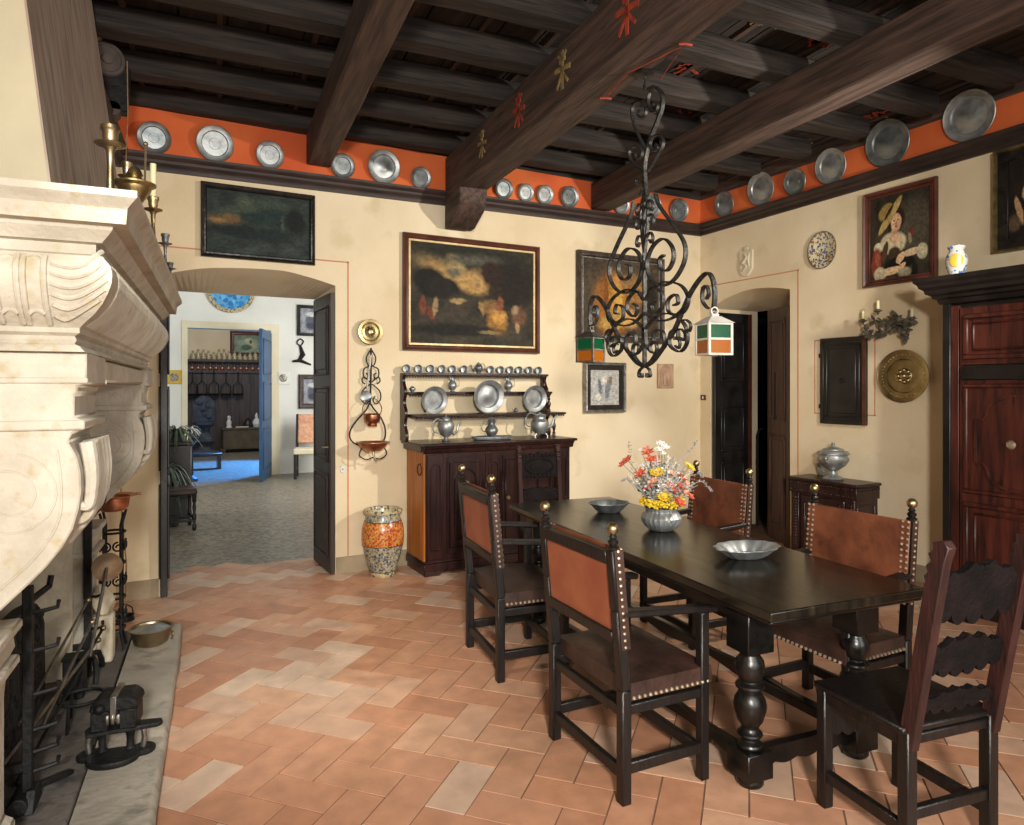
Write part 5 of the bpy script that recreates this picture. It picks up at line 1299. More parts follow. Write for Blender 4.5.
def fl_at(px, py, dy, r, m, petals, name='flower'):
    dx, dz = px-661.5, 512.6-py
    P = P3(dx, dz, dy); o = flower(name, P, r, m, petals, tl(dx, dz, dy)); return P
stems = []
for (px, py, dy, r) in ((654, 475.5, -.09, .042), (660.5, 499, -.11, .042), (688, 471, -.03, .036)):
    stems.append(fl_at(px, py, dy, r, 'yellowf', 16, 'yellow_daisy'))
for (px, py, dy, r) in ((627, 464, -.02, .035), (622, 468, -.02, .03), (648, 457, .0, .04), (650, 463, -.03, .035), (639, 477, -.05, .04), (665, 488, -.08, .042), (680, 481, -.05, .035), (675, 504, -.1, .042), (686, 498, -.09, .03), (657, 468, .03, .03), (663, 493, -.06, .03), (670, 492, -.1, .04), (645, 489, -.09, .03), (677, 489, -.09, .035)):
    stems.append(fl_at(px, py, dy, r, 'redf', 6, 'coral_flower'))
for (px, py, dy, r) in ((681, 494, -.08, .035), (650, 483, -.09, .03), (669, 476, -.06, .03), (684, 487, -.06, .03), (647, 453, .03, .025), (671, 478, .0, .025), (658, 462, .02, .02)):
    stems.append(fl_at(px, py, dy, r, 'peachf', 7, 'peach_flower'))
for (px, py, dy, r) in ((662, 449, .02, .032), (666, 452, .02, .03), (659, 454, .0, .03), (663, 458, .02, .026), (642, 455, .03, .018), (677, 478, -.02, .022), (686, 484, .02, .018), (644, 470, .02, .02), (650, 488, -.03, .02)):
    stems.append(fl_at(px, py, dy, r, 'whitef', 8, 'white_flower'))
b = MB()
for P in stems: b.tube([P*.05+Vector((0, 0, -.04)), P*.5+Vector((0, 0, .02)), P], .0018, 5)
tag(b.build('stem', 'stemf', bq), kind='stuff')
# ring of little yellow florets round the mouth
b = MB()
for k in range(330):
    a = rnd.uniform(0, 2*PI); r = rnd.uniform(.075, .125); z = rnd.uniform(.01, .055)-.12*(r-.09)+.0
    b.ball((r*math.cos(a), r*math.sin(a), z+.01), rnd.uniform(.005, .010), 5)
tag(b.build('yellow_florets', 'yellowf', bq), kind='stuff')
def sprigs(name, m, n, spread, hmin, hmax, leafr, leaves, seed):
    rn = random.Random(seed); b = MB()
    for k in range(n):
        a = rn.uniform(0, 2*PI); tlt = rn.uniform(.1, spread); h = rn.uniform(hmin, hmax)*(1-.25*tlt)
        top = Vector((math.sin(tlt)*math.cos(a)*h, math.sin(tlt)*math.sin(a)*h, math.cos(tlt)*h))
        bend = Vector((rn.uniform(-.02, .02), rn.uniform(-.02, .02), 0))
        pts = [Vector((0, 0, -.02)), top*.5+bend, top]
        b.tube(pts, .0013, 4)
        for j in range(leaves):
            f = .4+.6*j/leaves; c = pts[1].lerp(top, (f-.5)*2) if f > .5 else pts[0].lerp(pts[1], f*2)
            dv = Vector((rn.uniform(-1, 1), rn.uniform(-1, 1), rn.uniform(-.2, 1))).normalized(); sv = dv.cross(Vector((rn.uniform(-1, 1), .3, .2))).normalized()
            L = leafr*rn.uniform(.6, 1.2)
            v = [b.bm.verts.new(x) for x in (c, c+dv*L*.5+sv*L*.28, c+dv*L, c+dv*L*.5-sv*L*.28)]; b.bm.faces.new(v)
    return tag(b.build(name, m, bq), kind='stuff')
sprigs('grey_sprigs', 'greyf', 130, 1.0, .2, .34, .026, 12, 5)
sprigs('white_sprigs', 'whitef', 75, .9, .18, .35, .020, 12, 8)
sprigs('green_sprigs', 'stemf', 40, 1.25, .12, .3, .024, 10, 9)
sprigs('leaf_filler', 'leaf', 40, 1.2, .08, .22, .03, 10, 12)
b = MB()                                                        # the long sprays left, right and up
for (pts) in (((640, 500), (632, 470), (629, 448)), ((690, 490), (702, 486), (711, 496)), ((680, 470), (690, 455), (697, 446)), ((636, 495), (628, 484), (622, 486)), ((690, 480), (700, 478), (703, 482))):
    W_ = [P3(x-661.5, 512.6-y, 0) for x, y in pts]; q = smooth(W_, 8); b.tube(q, .0013, 4)
    for c in q[6:]:
        c = Vector(c)
        for s in (-1, 1):
            dv = Vector((rnd.uniform(-1, 1), rnd.uniform(-1, 1), rnd.uniform(.0, 1))).normalized(); sv = dv.cross(Vector((.3, .4, .7))).normalized(); L = .018
            v = [b.bm.verts.new(x) for x in (c, c+dv*L*.5+sv*L*.3, c+dv*L, c+dv*L*.5-sv*L*.3)]; b.bm.faces.new(v)
tag(b.build('long_spray', 'greyf', bq), kind='stuff')

# ================================================================== CHANDELIER (flat wrought iron frame in the plane x = const)
CD = 3.80; CL = CD*(644.6-512)/F
CXw = CD*SY+CL*CY; CYw = CD*CY-CL*SY
def cp2(px, py):
    u = (px-512)/F; s = (CD*u-CL)/(SY+CY*u)
    return (s, EYE+(HZ-py)/F*(CD-CY*s))
cdl = thing('iron_chandelier', 'wrought iron scroll chandelier hanging from the middle beam over the table', 'chandelier', (CXw, CYw, 3.36))
def cv(s, h, off=0): return Vector((off, -s, h-3.36))
def cst(name, pts, w=.022, th=.009, off=0, k=6, m='iron'):
    q = smooth(pts, k) if k else pts
    b = MB(); b.strap([cv(s, h, off) for s, h in q], w, th, (1, 0, 0)); return b.build(name, m, cdl, ang=40)
def px_(l): return [cp2(x, y) for x, y in l]
def mir(l): return [(-s, h) for s, h in l]
b = MB(); b.lathe([(0, 0), (.05, 0), (.055, -.01), (.03, -.02), (0, -.02)], 16); b.build('ceiling_plate', 'iron', cdl)
b = MB(); b.tube([(0, 0, -.02), (.012, 0, -.045), (0, 0, -.07), (0, 0, -.10)], .009, 8); b.build('hook', 'iron', cdl)
H = lambda y: EYE+(HZ-y)/F*CD
# upper S scrolls
cst('upper_scroll', px_([(648, 90), (655, 87), (662, 94), (662, 107), (657, 122), (650, 140), (645, 162), (645, 180), (647, 196)]), .024, .014)
cst('upper_scroll', px_([(655, 88), (650, 92), (648, 102), (651, 111), (656, 111), (658, 105), (655, 102), (653, 105)]), .02, .008)
cst('upper_scroll', px_([(646, 150), (640, 138), (634, 124), (632, 110), (637, 102), (644, 104), (646, 112), (642, 118), (638, 114), (640, 110)]), .02, .008)
cst('upper_scroll', px_([(648, 172), (656, 158), (663, 145), (661, 136), (654, 136), (650, 144), (653, 151), (658, 148), (656, 144)]), .02, .008)
cst('upper_scroll', px_([(644, 172), (636, 165), (630, 158), (630, 150), (636, 146), (642, 150), (641, 157), (636, 158), (635, 154)]), .02, .008)
cst('upper_scroll', px_([(640, 196), (644, 185), (640, 178), (636, 180), (637, 185)]), .018, .007)
cst('stem', [(0, H(190)), (0, H(230)), (0, H(300)), (0, H(366))], .024, .012, 0, 3)
# leaf cluster
for s in (-1, 1):
    for (y0, y1, r) in ((200, 216, .05), (214, 232, .055), (232, 247, .05)):
        P = [(0, H(y0+16)), (s*.02, H(y0+6)), (s*r, H(y0+2)), (s*(r+.022), H(y0+8)), (s*(r+.008), H(y0+13)), (s*(r-.008), H(y0+9))]
        cst('leaf_scroll', P, .018, .007)
    P = [(s*.006, H(196)), (s*.03, H(210)), (s*.02, H(235)), (0, H(255))]; cst('leaf_scroll', P, .02, .008)
# lyre: taken in plane coordinates, mirrored
hy = lambda y: H(y)
for s in (-1, 1):
    # big outer curve swinging down and in to the spiral
    big = [(s*0.093, hy(198)), (s*0.128, hy(212)), (s*0.255, hy(238)), (s*0.323, hy(256)), (s*0.315, hy(272)), (s*0.238, hy(286)), (s*0.136, hy(289)), (s*0.051, hy(280)), (s*0.020, hy(264)), (s*0.068, hy(249)), (s*0.153, hy(244)), (s*0.221, hy(253)), (s*0.238, hy(265)), (s*0.196, hy(275)), (s*0.136, hy(273)), (s*0.128, hy(263)), (s*0.162, hy(260))]
    cst('lyre_scroll', big, .026, .009)
    # second tier: upper pair of spirals with an outside bow
    cst('tier_scroll', [(s*0.034, hy(292)), (s*0.153, hy(286)), (s*0.289, hy(292)), (s*0.348, hy(306)), (s*0.306, hy(318)), (s*0.204, hy(316)), (s*0.196, hy(304)), (s*0.255, hy(300)), (s*0.272, hy(308)), (s*0.238, hy(310))], .024, .008)
    cst('tier_scroll', [(s*0.010, hy(300)), (s*0.068, hy(290)), (s*0.145, hy(296)), (s*0.153, hy(308)), (s*0.093, hy(315)), (s*0.060, hy(307)), (s*0.093, hy(302))], .024, .008)
    cst('tier_scroll', [(s*0.000, hy(312)), (s*0.102, hy(322)), (s*0.221, hy(322)), (s*0.323, hy(312)), (s*0.348, hy(300))], .022, .008)
    cst('tier_scroll', [(s*0.000, hy(330)), (s*0.102, hy(318)), (s*0.221, hy(318)), (s*0.323, hy(330)), (s*0.340, hy(345)), (s*0.289, hy(354)), (s*0.212, hy(348)), (s*0.212, hy(336)), (s*0.264, hy(333)), (s*0.272, hy(341)), (s*0.246, hy(342))], .024, .008)
    cst('tier_scroll', [(s*0.007, hy(328)), (s*0.017, hy(345)), (s*0.085, hy(354)), (s*0.162, hy(347)), (s*0.153, hy(334)), (s*0.093, hy(332)), (s*0.076, hy(341)), (s*0.102, hy(345))], .024, .008)
    # bottom curls and knob
    cst('bottom_scroll', [(s*0.006, hy(366)), (s*0.063, hy(360)), (s*0.105, hy(350)), (s*0.084, hy(343)), (s*0.049, hy(346)), (s*0.056, hy(353))], .022, .008)
    cst('bottom_scroll', [(0, hy(366)), (s*0.042, hy(370)), (s*0.049, hy(376)), (s*0.021, hy(377)), (s*0.021, hy(373))], .02, .007)
    # long arm
    A_ = [(0, hy(367)), (s*.07, hy(362)), (s*.15, hy(350)), (s*.24, hy(334)), (s*.30, hy(318)), (s*.36, hy(302)), (s*.43, hy(290)), (s*.485, hy(286)), (s*.52, hy(293)), (s*.532, hy(306)), (s*.525, hy(320))]
    cst('arm', A_, .026, .012)
    cst('arm_curl', [(s*.523, hy(318)), (s*.485, hy(317)), (s*.45, hy(310)), (s*.45, hy(300)), (s*.475, hy(297)), (s*.493, hy(304)), (s*.475, hy(309))], .022, .008)
    for (a0, b0, c0) in ((.20, 341, 0), (.24, 334, 1), (.28, 326, 2)):
        cst('arm_leaf', [(s*a0, hy(b0)), (s*(a0+.05), hy(b0-1)), (s*(a0+.085), hy(b0+4)), (s*(a0+.075), hy(b0+10)), (s*(a0+.05), hy(b0+7))], .018, .007)
# lanterns
def lantern(s, label, rz, pale):
    c = cv(s*.575, 0)
    w = .060; h = .155; zt = 1.915
    t = thing('stained_glass_lantern', label, 'lantern', (CXw, CYw-s*.525, zt-h), rz)
    fm = 'ironwhite' if pale else 'steel'
    b = MB()
    for sx in (-1, 1):
        for sy in (-1, 1): b.bar((sx*w, sy*w, 0), (sx*w, sy*w, h), .012)
    for z in (.004, h/2, h-.004):
        for k in (-1, 1):
            b.bar((-w, k*w, z), (w, k*w, z), .010); b.bar((k*w, -w, z), (k*w, w, z), .010)
    b.build('frame', fm, t)
    b = MB(); q = 1.22; z0, z1 = h, h+.035
    v = [b.bm.verts.new((x*w*q, y*w*q, z0)) for x, y in ((-1,-1), (1,-1), (1,1), (-1,1))]+[b.bm.verts.new((x*w*.42, y*w*.42, z1)) for x, y in ((-1,-1), (1,-1), (1,1), (-1,1))]
    for i in range(4): b.bm.faces.new((v[i], v[(i+1) % 4], v[4+(i+1) % 4], v[4+i]))
    b.bm.faces.new(v[:4][::-1]); b.bm.faces.new(v[4:]); b.box2((-w*.3, -w*.3, z1), (w*.3, w*.3, z1+.012)); b.build('roof', fm, t)
    for z0, z1, gm in ((h/2+.004, h-.006, 'glassgreen'), (.006, h/2-.004, 'glassamber')):
        for k in range(4):
            a = k*PI/2; n_ = Vector((math.cos(a), math.sin(a), 0)); tg = Vector((-n_.y, n_.x, 0))
            b = MB(); q0 = n_*(w-.001); 
            P = [q0-tg*(w-.005), q0+tg*(w-.005)]
            b.prism([(-(w-.005), z0), (w-.005, z0), (w-.005, z1), (-(w-.005), z1)], w-.003, w+.001, lambda u, v, dd: tg*u+n_*dd+Vector((0, 0, v)))
            b.build('pane', gm, t)
    b = MB(); r = .018; b.strap([(r*math.cos(a), 0, h+.062+r*math.sin(a)) for a in [2*PI*i/16 for i in range(17)]], .02, .006, (0, 1, 0)); b.build('ring', fm, t)
    b = MB(); b.lathe([(0, .004), (.012, .004), (.012, .06), (0, .062)], 10); b.build('lamp_holder', 'candle', t)
    return t
lantern(1, 'green and amber glass lantern with pale frame on the right chandelier arm', R(-14), True)
lantern(-1, 'green and amber glass lantern with dark frame on the left chandelier arm', R(20), False)

# thin orange cord pinned under the middle beam
t = thing('electric_cord', 'thin orange cord looped under the middle beam beside the chandelier hook', 'cord', (CXw, CYw, 3.352))
P = [on_h(x, y, 3.352)-Vector((CXw, CYw, 3.352)) for x, y in ((606, 98), (628, 73), (655, 60), (686, 44), (672, 62), (661, 79), (652, 77))]
b = MB(); b.tube(P, .003, 6); b.build('cord', 'redpaint', t)
for q in (P[0], P[3]):
    b = MB(); b.tube([q+Vector((-.03, .02, 0)), q, q+Vector((.035, -.005, 0))], .007, 6); b.build('bow', 'redpaint', t)
# ================================================================== ARMOIRE
AX = 5.12; AY1 = 2.88; AY0 = 1.15; AH = 2.22
ar = thing('armoire', 'huge dark red wooden armoire with black cornice against the right wall', 'wardrobe', (AX, AY1, 0), R(-90))
# local: x runs toward the camera (world -y), y runs toward the wall (world +x)
AW = AY1-AY0; AD = XR-.01-AX
b = MB(); b.box2((0, .02, .10), (AW, AD, AH)); b.build('body', 'armblack', ar, bevel=.004)
b = MB(); b.box2((-.02, -.02, 0), (AW+.02, AD, .12)); b.build('plinth', 'armblack', ar, bevel=.01)
b = MB(); b.box2((0, -.012, .12), (.055, .03, AH)); b.build('corner_post', 'armblack', ar, bevel=.004)
b = MB(); b.box2((.055, -.004, .12), (.11, .03, AH-.03)); b.build('stile', 'armred', ar, bevel=.003)
prof = [(0, AH-.02), (-.02, AH-.01), (-.03, AH+.02), (-.05, AH+.03), (-.055, AH+.05), (-.085, AH+.065), (-.09, AH+.09), (-.115, AH+.11), (-.12, AH+.13), (-.14, AH+.15), (-.145, AH+.178), (0, AH+.178)]
b = MB(); rings = []
for (x, sx) in ((0, 1), (AW, -1)):
    rings.append([b.bm.verts.new((x+sx*u, u, v)) for u, v in prof])
back_ = [[b.bm.verts.new((x+sx*u, AD, v)) for u, v in prof] for (x, sx) in ((0, 1), (AW, -1))]
for a_, c_ in ((rings[0], rings[1]), (back_[0], rings[0]), (rings[1], back_[1])):
    for j in range(len(prof)-1): b.bm.faces.new((a_[j], c_[j], c_[j+1], a_[j+1]))
b.bm.faces.new((rings[0][-1], rings[1][-1], back_[1][-1], back_[0][-1])); b.bm.faces.new((rings[0][-2], rings[1][-2], back_[1][-2], back_[0][-2]))
b.build('cornice', 'armblack', ar, ang=25)
def rectm(b, x0, x1, z0, z1, w, y0, y1):
    for a_, c_ in (((x0, z0), (x1, z0+w)), ((x0, z1-w), (x1, z1)), ((x0, z0+w), (x0+w, z1-w)), ((x1-w, z0+w), (x1, z1-w))): b.box2((a_[0], y0, a_[1]), (c_[0], y1, c_[1]))
for di, (x0, x1) in enumerate(((.12, .12+(AW-.24)/2-.003), (.12+(AW-.24)/2+.003, AW-.12))):
    b = MB(); b.box2((x0, -.012, .16), (x1, .03, AH-.05)); d_ = b.build('door', 'armred', ar, bevel=.003)
    m0, m1 = x0+.03, x1-.03
    b = MB(); rectm(b, m0, m1, 1.80, 2.12, .035, -.034, -.010); rectm(b, m0+.06, m1-.06, 1.86, 2.06, .015, -.028, -.010); b.build('upper_panel', 'armred', d_, bevel=.007)
    b = MB(); b.box2((m0-.01, -.03, 1.655), (m1+.01, -.01, 1.765)); b.build('cross_band', 'armblack', d_, bevel=.008)
    b = MB(); rectm(b, m0, m1, .86, 1.63, .03, -.032, -.010); b.build('middle_frame', 'armred', d_, bevel=.007)
    # shaped cartouche panel
    c = (m0+m1)/2; W_ = (m1-m0)/2-.08
    P = []
    for a in range(0, 13): P.append((c+W_*.72*math.cos(PI*a/12), 1.42+.13*math.sin(PI*a/12)))
    P = [(c+W_, 1.08), (c+W_, 1.38), (c+W_*.8, 1.38)]+P+[(c-W_*.8, 1.38), (c-W_, 1.38), (c-W_, 1.08), (c-W_*.8, 1.08)]+[(c-W_*.72*math.cos(PI*a/12), 1.04-.13*math.sin(PI*a/12)) for a in range(13)]+[(c+W_*.8, 1.08)]
    b = MB(); b.prism(P, -.02, -.010, lambda u, v, dd: Vector((u, dd, v))); b.build('cartouche', 'armred', d_, bevel=.004)
    b = MB(); b.strap([(u, -.022, v) for u, v in P+[P[0], P[1]]], .014, .018, (0, 1, 0)); b.build('cartouche_moulding', 'armred', d_, bevel=.003)
    b = MB(); rectm(b, m0, m1, .22, .80, .035, -.034, -.010); rectm(b, m0+.07, m1-.07, .29, .73, .015, -.028, -.010); b.build('lower_panel', 'armred', d_, bevel=.007)
    b = MB(); b.lathe([(0, .012), (.014, .012), (.012, .02), (.026, .032), (.031, .045), (.02, .06), (0, .064)], 16, Matrix.Translation((c-.03 if di == 0 else c, 0, 1.22)) @ Matrix.Rotation(R(90), 4, 'X')); b.build('knob', 'nail', d_)
# jar on top
c = on_right(956.5, 262, 5.10)
t = thing('ceramic_jar', 'small white and blue pharmacy jar with yellow medallion on top of the armoire', 'jar', (c.x+.0, c.y, AH+.178))
b = MB(); b.lathe([(0, 0), (.048, 0), (.052, .008), (.052, .03), (.066, .07), (.070, .11), (.062, .15), (.046, .175), (.044, .185), (.056, .205), (.056, .212), (.045, .212), (.04, .19), (0, .18)], 32); b.build('body', 'albarello', t)
dv = Vector((-c.x, -c.y, 0)).normalized(); q = dv.to_track_quat('Z', 'Y').to_matrix().to_4x4()
b = MB(); 
n1 = []
for ri in range(5):
    row = []
    for k in range(24):
        a = 2*PI*k/24; rr = .046*ri/4; x = rr*math.cos(a); z = .105+rr*math.sin(a)*1.05
        R_ = .0715-.10*abs(z-.11)**1.4
        ang = x/R_; base = math.atan2(dv.y, dv.x)
        row.append(b.bm.verts.new((R_*math.cos(base+ang), R_*math.sin(base+ang), z)))
    n1.append(row)
for r0, r1 in zip(n1, n1[1:]):
    for k in range(24): b.bm.faces.new((r0[k], r0[(k+1) % 24], r1[(k+1) % 24], r1[k]))
bmesh.ops.remove_doubles(b.bm, verts=b.bm.verts[:], dist=1e-5)
b.build('medallion', 'yellowmed', t)

# ================================================================== RIGHT WALL THINGS
art = ('#241f18', '#40382c', [(.75, .60, .25, .30, 0, '#4a4436', .6), (.40, .42, .21, .13, 0, '#b9ad8c', .2), (.15, .39, .07, .06, 0, '#c6bd9f', .25), (.12, .22, .08, .17, -6, '#7a3626', .25), (.14, .26, .04, .08, 0, '#94503c', .3), (.26, .32, .045, .14, -18, '#4a3422', .2), (.42, .30, .10, .07, 0, '#3c2c1e', .3),
    (.41, .50, .055, .09, 0, '#bb9472', .25), (.44, .46, .07, .05, 0, '#c7a380', .3), (.50, .70, .09, .12, 0, '#2c1f16', .25), (.45, .655, .085, .105, -8, '#c39a78', .18), (.40, .64, .03, .05, 0, '#cfaa88', .5), (.415, .675, .016, .008, 0, '#2a1c14', .3), (.48, .68, .014, .008, 0, '#2a1c14', .3), (.455, .645, .010, .028, -8, '#a87c5c', .4), (.45, .605, .022, .009, 0, '#84382a', .3),
    (.35, .745, .275, .055, 47, '#a58c52', .12), (.28, .80, .13, .085, 30, '#8c753f', .18), (.33, .79, .11, .02, 47, '#2a2118', .25), (.44, .82, .10, .03, 47, '#b89e62', .3),
    (.50, .17, .25, .085, 4, '#12100e', .15), (.74, .06, .05, .10, 0, '#12100e', .3), (.70, .28, .16, .042, 6, '#bfa684', .18), (.86, .27, .08, .09, 0, '#b0a587', .25), (.52, .235, .085, .045, 38, '#cba882', .18), (.49, .20, .02, .05, 25, '#c49f78', .3), (.36, .095, .20, .045, 5, '#c0a27c', .18), (.18, .075, .10, .085, 0, '#aea184', .25), (.54, .13, .07, .03, 32, '#c9a57e', .2),
    (.69, .50, .05, .04, 0, '#6e302c', .3), (.67, .44, .03, .06, 10, '#8a7a60', .4), (.58, .06, .10, .06, 0, '#8f866e', .4)], .005, .6, 5)
picture('portrait_painting', 'portrait of a woman in a straw hat, red-brown frame, on the right wall', (866, 195), (940, 176.5), (937, 280), (865, 287), ('right', XR-.01), 'redframe', .04, art, (.016, 'redframe'), .045)
art = ('#15110e', '#2b221b', [(.35, .55, .1, .1, 0, '#c09a74', .3), (.2, .35, .05, .18, 20, '#b28c68', .3), (.5, .6, .16, .2, 0, '#5a2d20', .4), (.6, .3, .2, .2, 0, '#3d332a', .5), (.1, .2, .12, .1, 0, '#5c4c38', .5)], .02)
picture('gilt_framed_painting', 'dark figure painting in a wide black and gilt frame above the armoire', (997, 154), (1085, 128), (1085, 246), (997, 249), ('right', XR-.01), 'gilt', .022, art, (.07, 'blackframe'), .07)
# ceramic plate
c = on_right(822, 250, XR-.03)
t = thing('ceramic_wall_plate', 'oval-looking multicoloured ceramic plate on the right wall', 'plate', (XR, c.y, c.z), R(-90))
q = Matrix.Rotation(R(90), 4, 'X') @ Matrix.Diagonal((.88, 1, 1, 1))
b = MB(); b.lathe([(0, .012), (.09, .012), (.105, .02), (.170, .035), (.173, .032), (.11, .012), (.09, 0), (0, 0)], 40, q); b.build('dish', 'plate_mult', t)
b = MB(); b.tube([(.172*.88*math.cos(2*PI*i/40), -.034, .172*math.sin(2*PI*i/40)) for i in range(41)], .004, 6); b.build('rim', 'oldbrass', t)
# shield relief
c = on_right(747, 262, XR)
t = thing('shield_relief', 'pale carved stone coat of arms high above the right doorway', 'relief', (XR, c.y, c.z), R(-90))
P = smooth([(-.09, .10), (-.06, .13), (-.03, .12), (-.02, .16), (.02, .16), (.04, .12), (.075, .13), (.095, .10), (.09, 0), (.085, -.08), (.04, -.14), (0, -.155), (-.05, -.14), (-.09, -.08), (-.085, 0), (-.09, .10)], 4)[:-1]
b = MB(); b.prism(P, -.022, 0, lambda u, v, dd: Vector((u, dd, v))); b.build('shield', 'whitestone', t, bevel=.006)
b = MB(); b.tube(smooth([(-.03, -.024, -.09), (.02, -.03, -.05), (-.03, -.03, -.01), (.02, -.03, .04), (-.01, -.026, .08)], 5), .014, 8); b.tube(smooth([(.05, -.024, -.06), (.04, -.028, .02), (.05, -.024, .08)], 4), .010, 8); b.build('heraldic_relief', 'whitestone', t)
# black niche door
a_ = on_right(822, 338.5, XR); d_ = on_right(868, 426, XR); hw = abs(a_.y-d_.y)/2; hh = (2.02-1.385)/2
zc = (a_.z+d_.z)/2; hh = (a_.z-d_.z)/2*.99
t = thing('niche_door', 'black panelled wooden niche door on the right wall', 'cupboard door', (XR, (a_.y+d_.y)/2, zc), R(-90))
b = MB(); rectm(b, -hw, hw, -hh, hh, .035, -.03, 0); b.build('frame', 'blackwood', t, bevel=.003)
b = MB(); b.box2((-hw+.035, -.022, -hh+.035), (hw-.035, -.0, hh-.035)); o = b.build('leaf', 'blackwood', t)
b = MB(); rectm(b, -hw+.06, hw-.06, -hh+.06, hh-.06, .016, -.034, -.02); b.box2((-hw+.1, -.03, -hh+.1), (hw-.1, -.02, hh-.1)); b.build('panel', 'blackwood', o, bevel=.005)
b = MB(); b.tube([(.022*math.cos(2*PI*i/14), -.04, .022*math.sin(2*PI*i/14)) for i in range(15)], .004, 6); b.ball((0, -.038, .022), .008, 8); b.build('ring_pull', 'blackiron', o)
b = MB(); b.box2((hw-.035, -.033, -hh), (hw, -.028, hh)); b.build('edge_strip', 'redframe', t)
for z in (-hh*.6, hh*.6):
    b = MB(); b.box2((-hw-.02, -.02, z-.02), (-hw+.005, -.0, z+.02)); b.build('hinge', 'blackiron', t)
# big brass plate
c = on_right(902, 376, XR-.04)
t = thing('large_brass_plate', 'large round embossed brass plate on the right wall beside the armoire', 'plate', (XR-.005, c.y, c.z), R(-90))
q = Matrix.Rotation(R(90), 4, 'X'); r = 26.5*depth(c)/F
b = MB(); b.lathe([(0, .014), (r*.25, .016), (r*.3, .006), (r*.5, .004), (r*.62, .008), (r*.66, .022), (r*.95, .028), (r, .034), (r*1.0, .026), (r*.66, .012), (r*.55, -.004), (0, -.004)], 48, q); b.build('dish', 'brass', t)
b = MB()
for k in range(8): b.ball((.22*r*math.cos(k*PI/4), -.018, .22*r*math.sin(k*PI/4)), r*.085, 10, (1, .7, 1))
b.ball((0, -.018, 0), r*.1, 10, (1, .7, 1)); b.build('rosette', 'brass', t)
b = MB()
for k in range(40): a = 2*PI*k/40; b.ball((.80*r*math.cos(a), -.027, .80*r*math.sin(a)), .006, 6)
tag(b.build('rim_beads', 'brass', t), kind='stuff')
# candle sconce
c0 = on_right(893, 327, XR)
t = thing('leafy_candle_sconce', 'dark leafy iron sconce with three pale candles on the right wall', 'sconce', (XR, c0.y, 0), R(-90))
def rl(px, py, out): p = on_right(px, py, XR-out); return Vector((c0.y-p.y, -out, p.z))
b = MB(); b.tube(smooth([rl(862, 333, .14), rl(872, 336, .12), rl(884, 331, .07), rl(893, 325, .03), rl(904, 328, .06), rl(912, 330, .12)], 5), .008, 8)
b.tube(smooth([rl(893, 326, .03), rl(884, 322, .08), rl(878, 318, .14)], 5), .007, 8); b.build('branch', 'sconce', t)
rn = random.Random(11)
def leaf(b, c, dv, L, W_):
    dv = dv.normalized(); sv = dv.cross(Vector((rn.uniform(-1, 1), -1, rn.uniform(-1, 1)))).normalized(); up = sv.cross(dv)
    pts = [c, c+dv*L*.35+sv*W_, c+dv*L*.7+sv*W_*.8, c+dv*L, c+dv*L*.7-sv*W_*.8, c+dv*L*.35-sv*W_]
    mid = c+dv*L*.5+up*W_*.35
    v = [b.bm.verts.new(p) for p in pts]; m_ = b.bm.verts.new(mid)
    for i in range(6): b.bm.faces.new((v[i], v[(i+1) % 6], m_))
b = MB()
for (px, py, out, n, sp) in ((868, 332, .13, 12, .04), (880, 333, .09, 12, .04), (876, 322, .11, 8, .03), (893, 325, .05, 26, .06), (898, 320, .07, 18, .05), (908, 322, .11, 18, .045), (906, 335, .08, 12, .04)):
    for k in range(n):
        c = rl(px, py, out)+Vector((rn.uniform(-sp, sp), rn.uniform(-.02, .02), rn.uniform(-sp, sp)))*.7
        leaf(b, c, Vector((rn.uniform(-1, 1), rn.uniform(-.8, .2), rn.uniform(-1, 1))), rn.uniform(.045, .075), .019)
tag(b.build('leaves', 'sconce', t), kind='stuff')
for (px, py, out, r, m_) in ((892, 328, .10, .055, 'sconce'), (886, 322, .09, .035, 'sconce'), (901, 321, .10, .04, 'sconce')):
    b = MB()
    for k in range(10): a = 2*PI*k/10; leaf(b, rl(px, py, out), Vector((math.cos(a), -.35, math.sin(a))), r, r*.3)
    b.build('flower', m_, t)
for (px, py, out) in ((863, 321, .14), (878, 311, .14), (912, 319, .12)):
    p = rl(px, py, out)
    b = MB(); b.lathe([(0, -.03), (.008, -.03), (.006, -.015), (.02, -.006), (.032, .0), (.034, .006), (.018, .003), (.014, .018), (0, .018)], 14, Matrix.Translation(p)); b.build('drip_cup', 'sconce', t)
    b = MB(); b.lathe([(0, .004), (.0125, .004), (.0115, .085), (.004, .092), (0, .092)], 12, Matrix.Translation(p)); b.build('candle', 'candle', t)

# ================================================================== CARVED SIDEBOARD WITH TUREEN
SX = 5.295; SY1 = 4.37; SY0 = 3.69; SH = .78
sb = thing('small_sideboard', 'small dark carved sideboard against the right wall under the niche door', 'cabinet', (SX, SY1, 0), R(-90))
SW = SY1-SY0; SD = XR-.015-SX
b = MB(); b.box2((.02, .02, .06), (SW-.02, SD, SH-.04)); b.build('body', 'walnut', sb, bevel=.004)
b = MB(); b.box2((-.02, -.02, SH-.028), (SW+.02, SD, SH)); b.build('top', 'walnut', sb, bevel=.008)
b = MB(); b.box2((0, 0, 0), (SW, SD, .07)); b.box2((-.005, -.008, .07), (SW+.005, SD, .09)); b.build('plinth', 'walnut', sb, bevel=.006)
b = MB(); b.box2((.0, 0, SH-.14), (SW, SD, SH-.028)); b.build('frieze', 'walnut', sb, bevel=.004)
b = MB(); x = .02
while x < SW-.02: b.ball((x, -.002, SH-.05), .012, 8); b.ball((x, -.002, SH-.115), .009, 8); x += .028
b.build('carved_beading', 'walnut', sb)
b = MB(); y = .02
while y < SD: b.ball((SW+.0, y, SH-.05), .012, 8); y += .028
b.build('side_beading', 'walnut', sb)
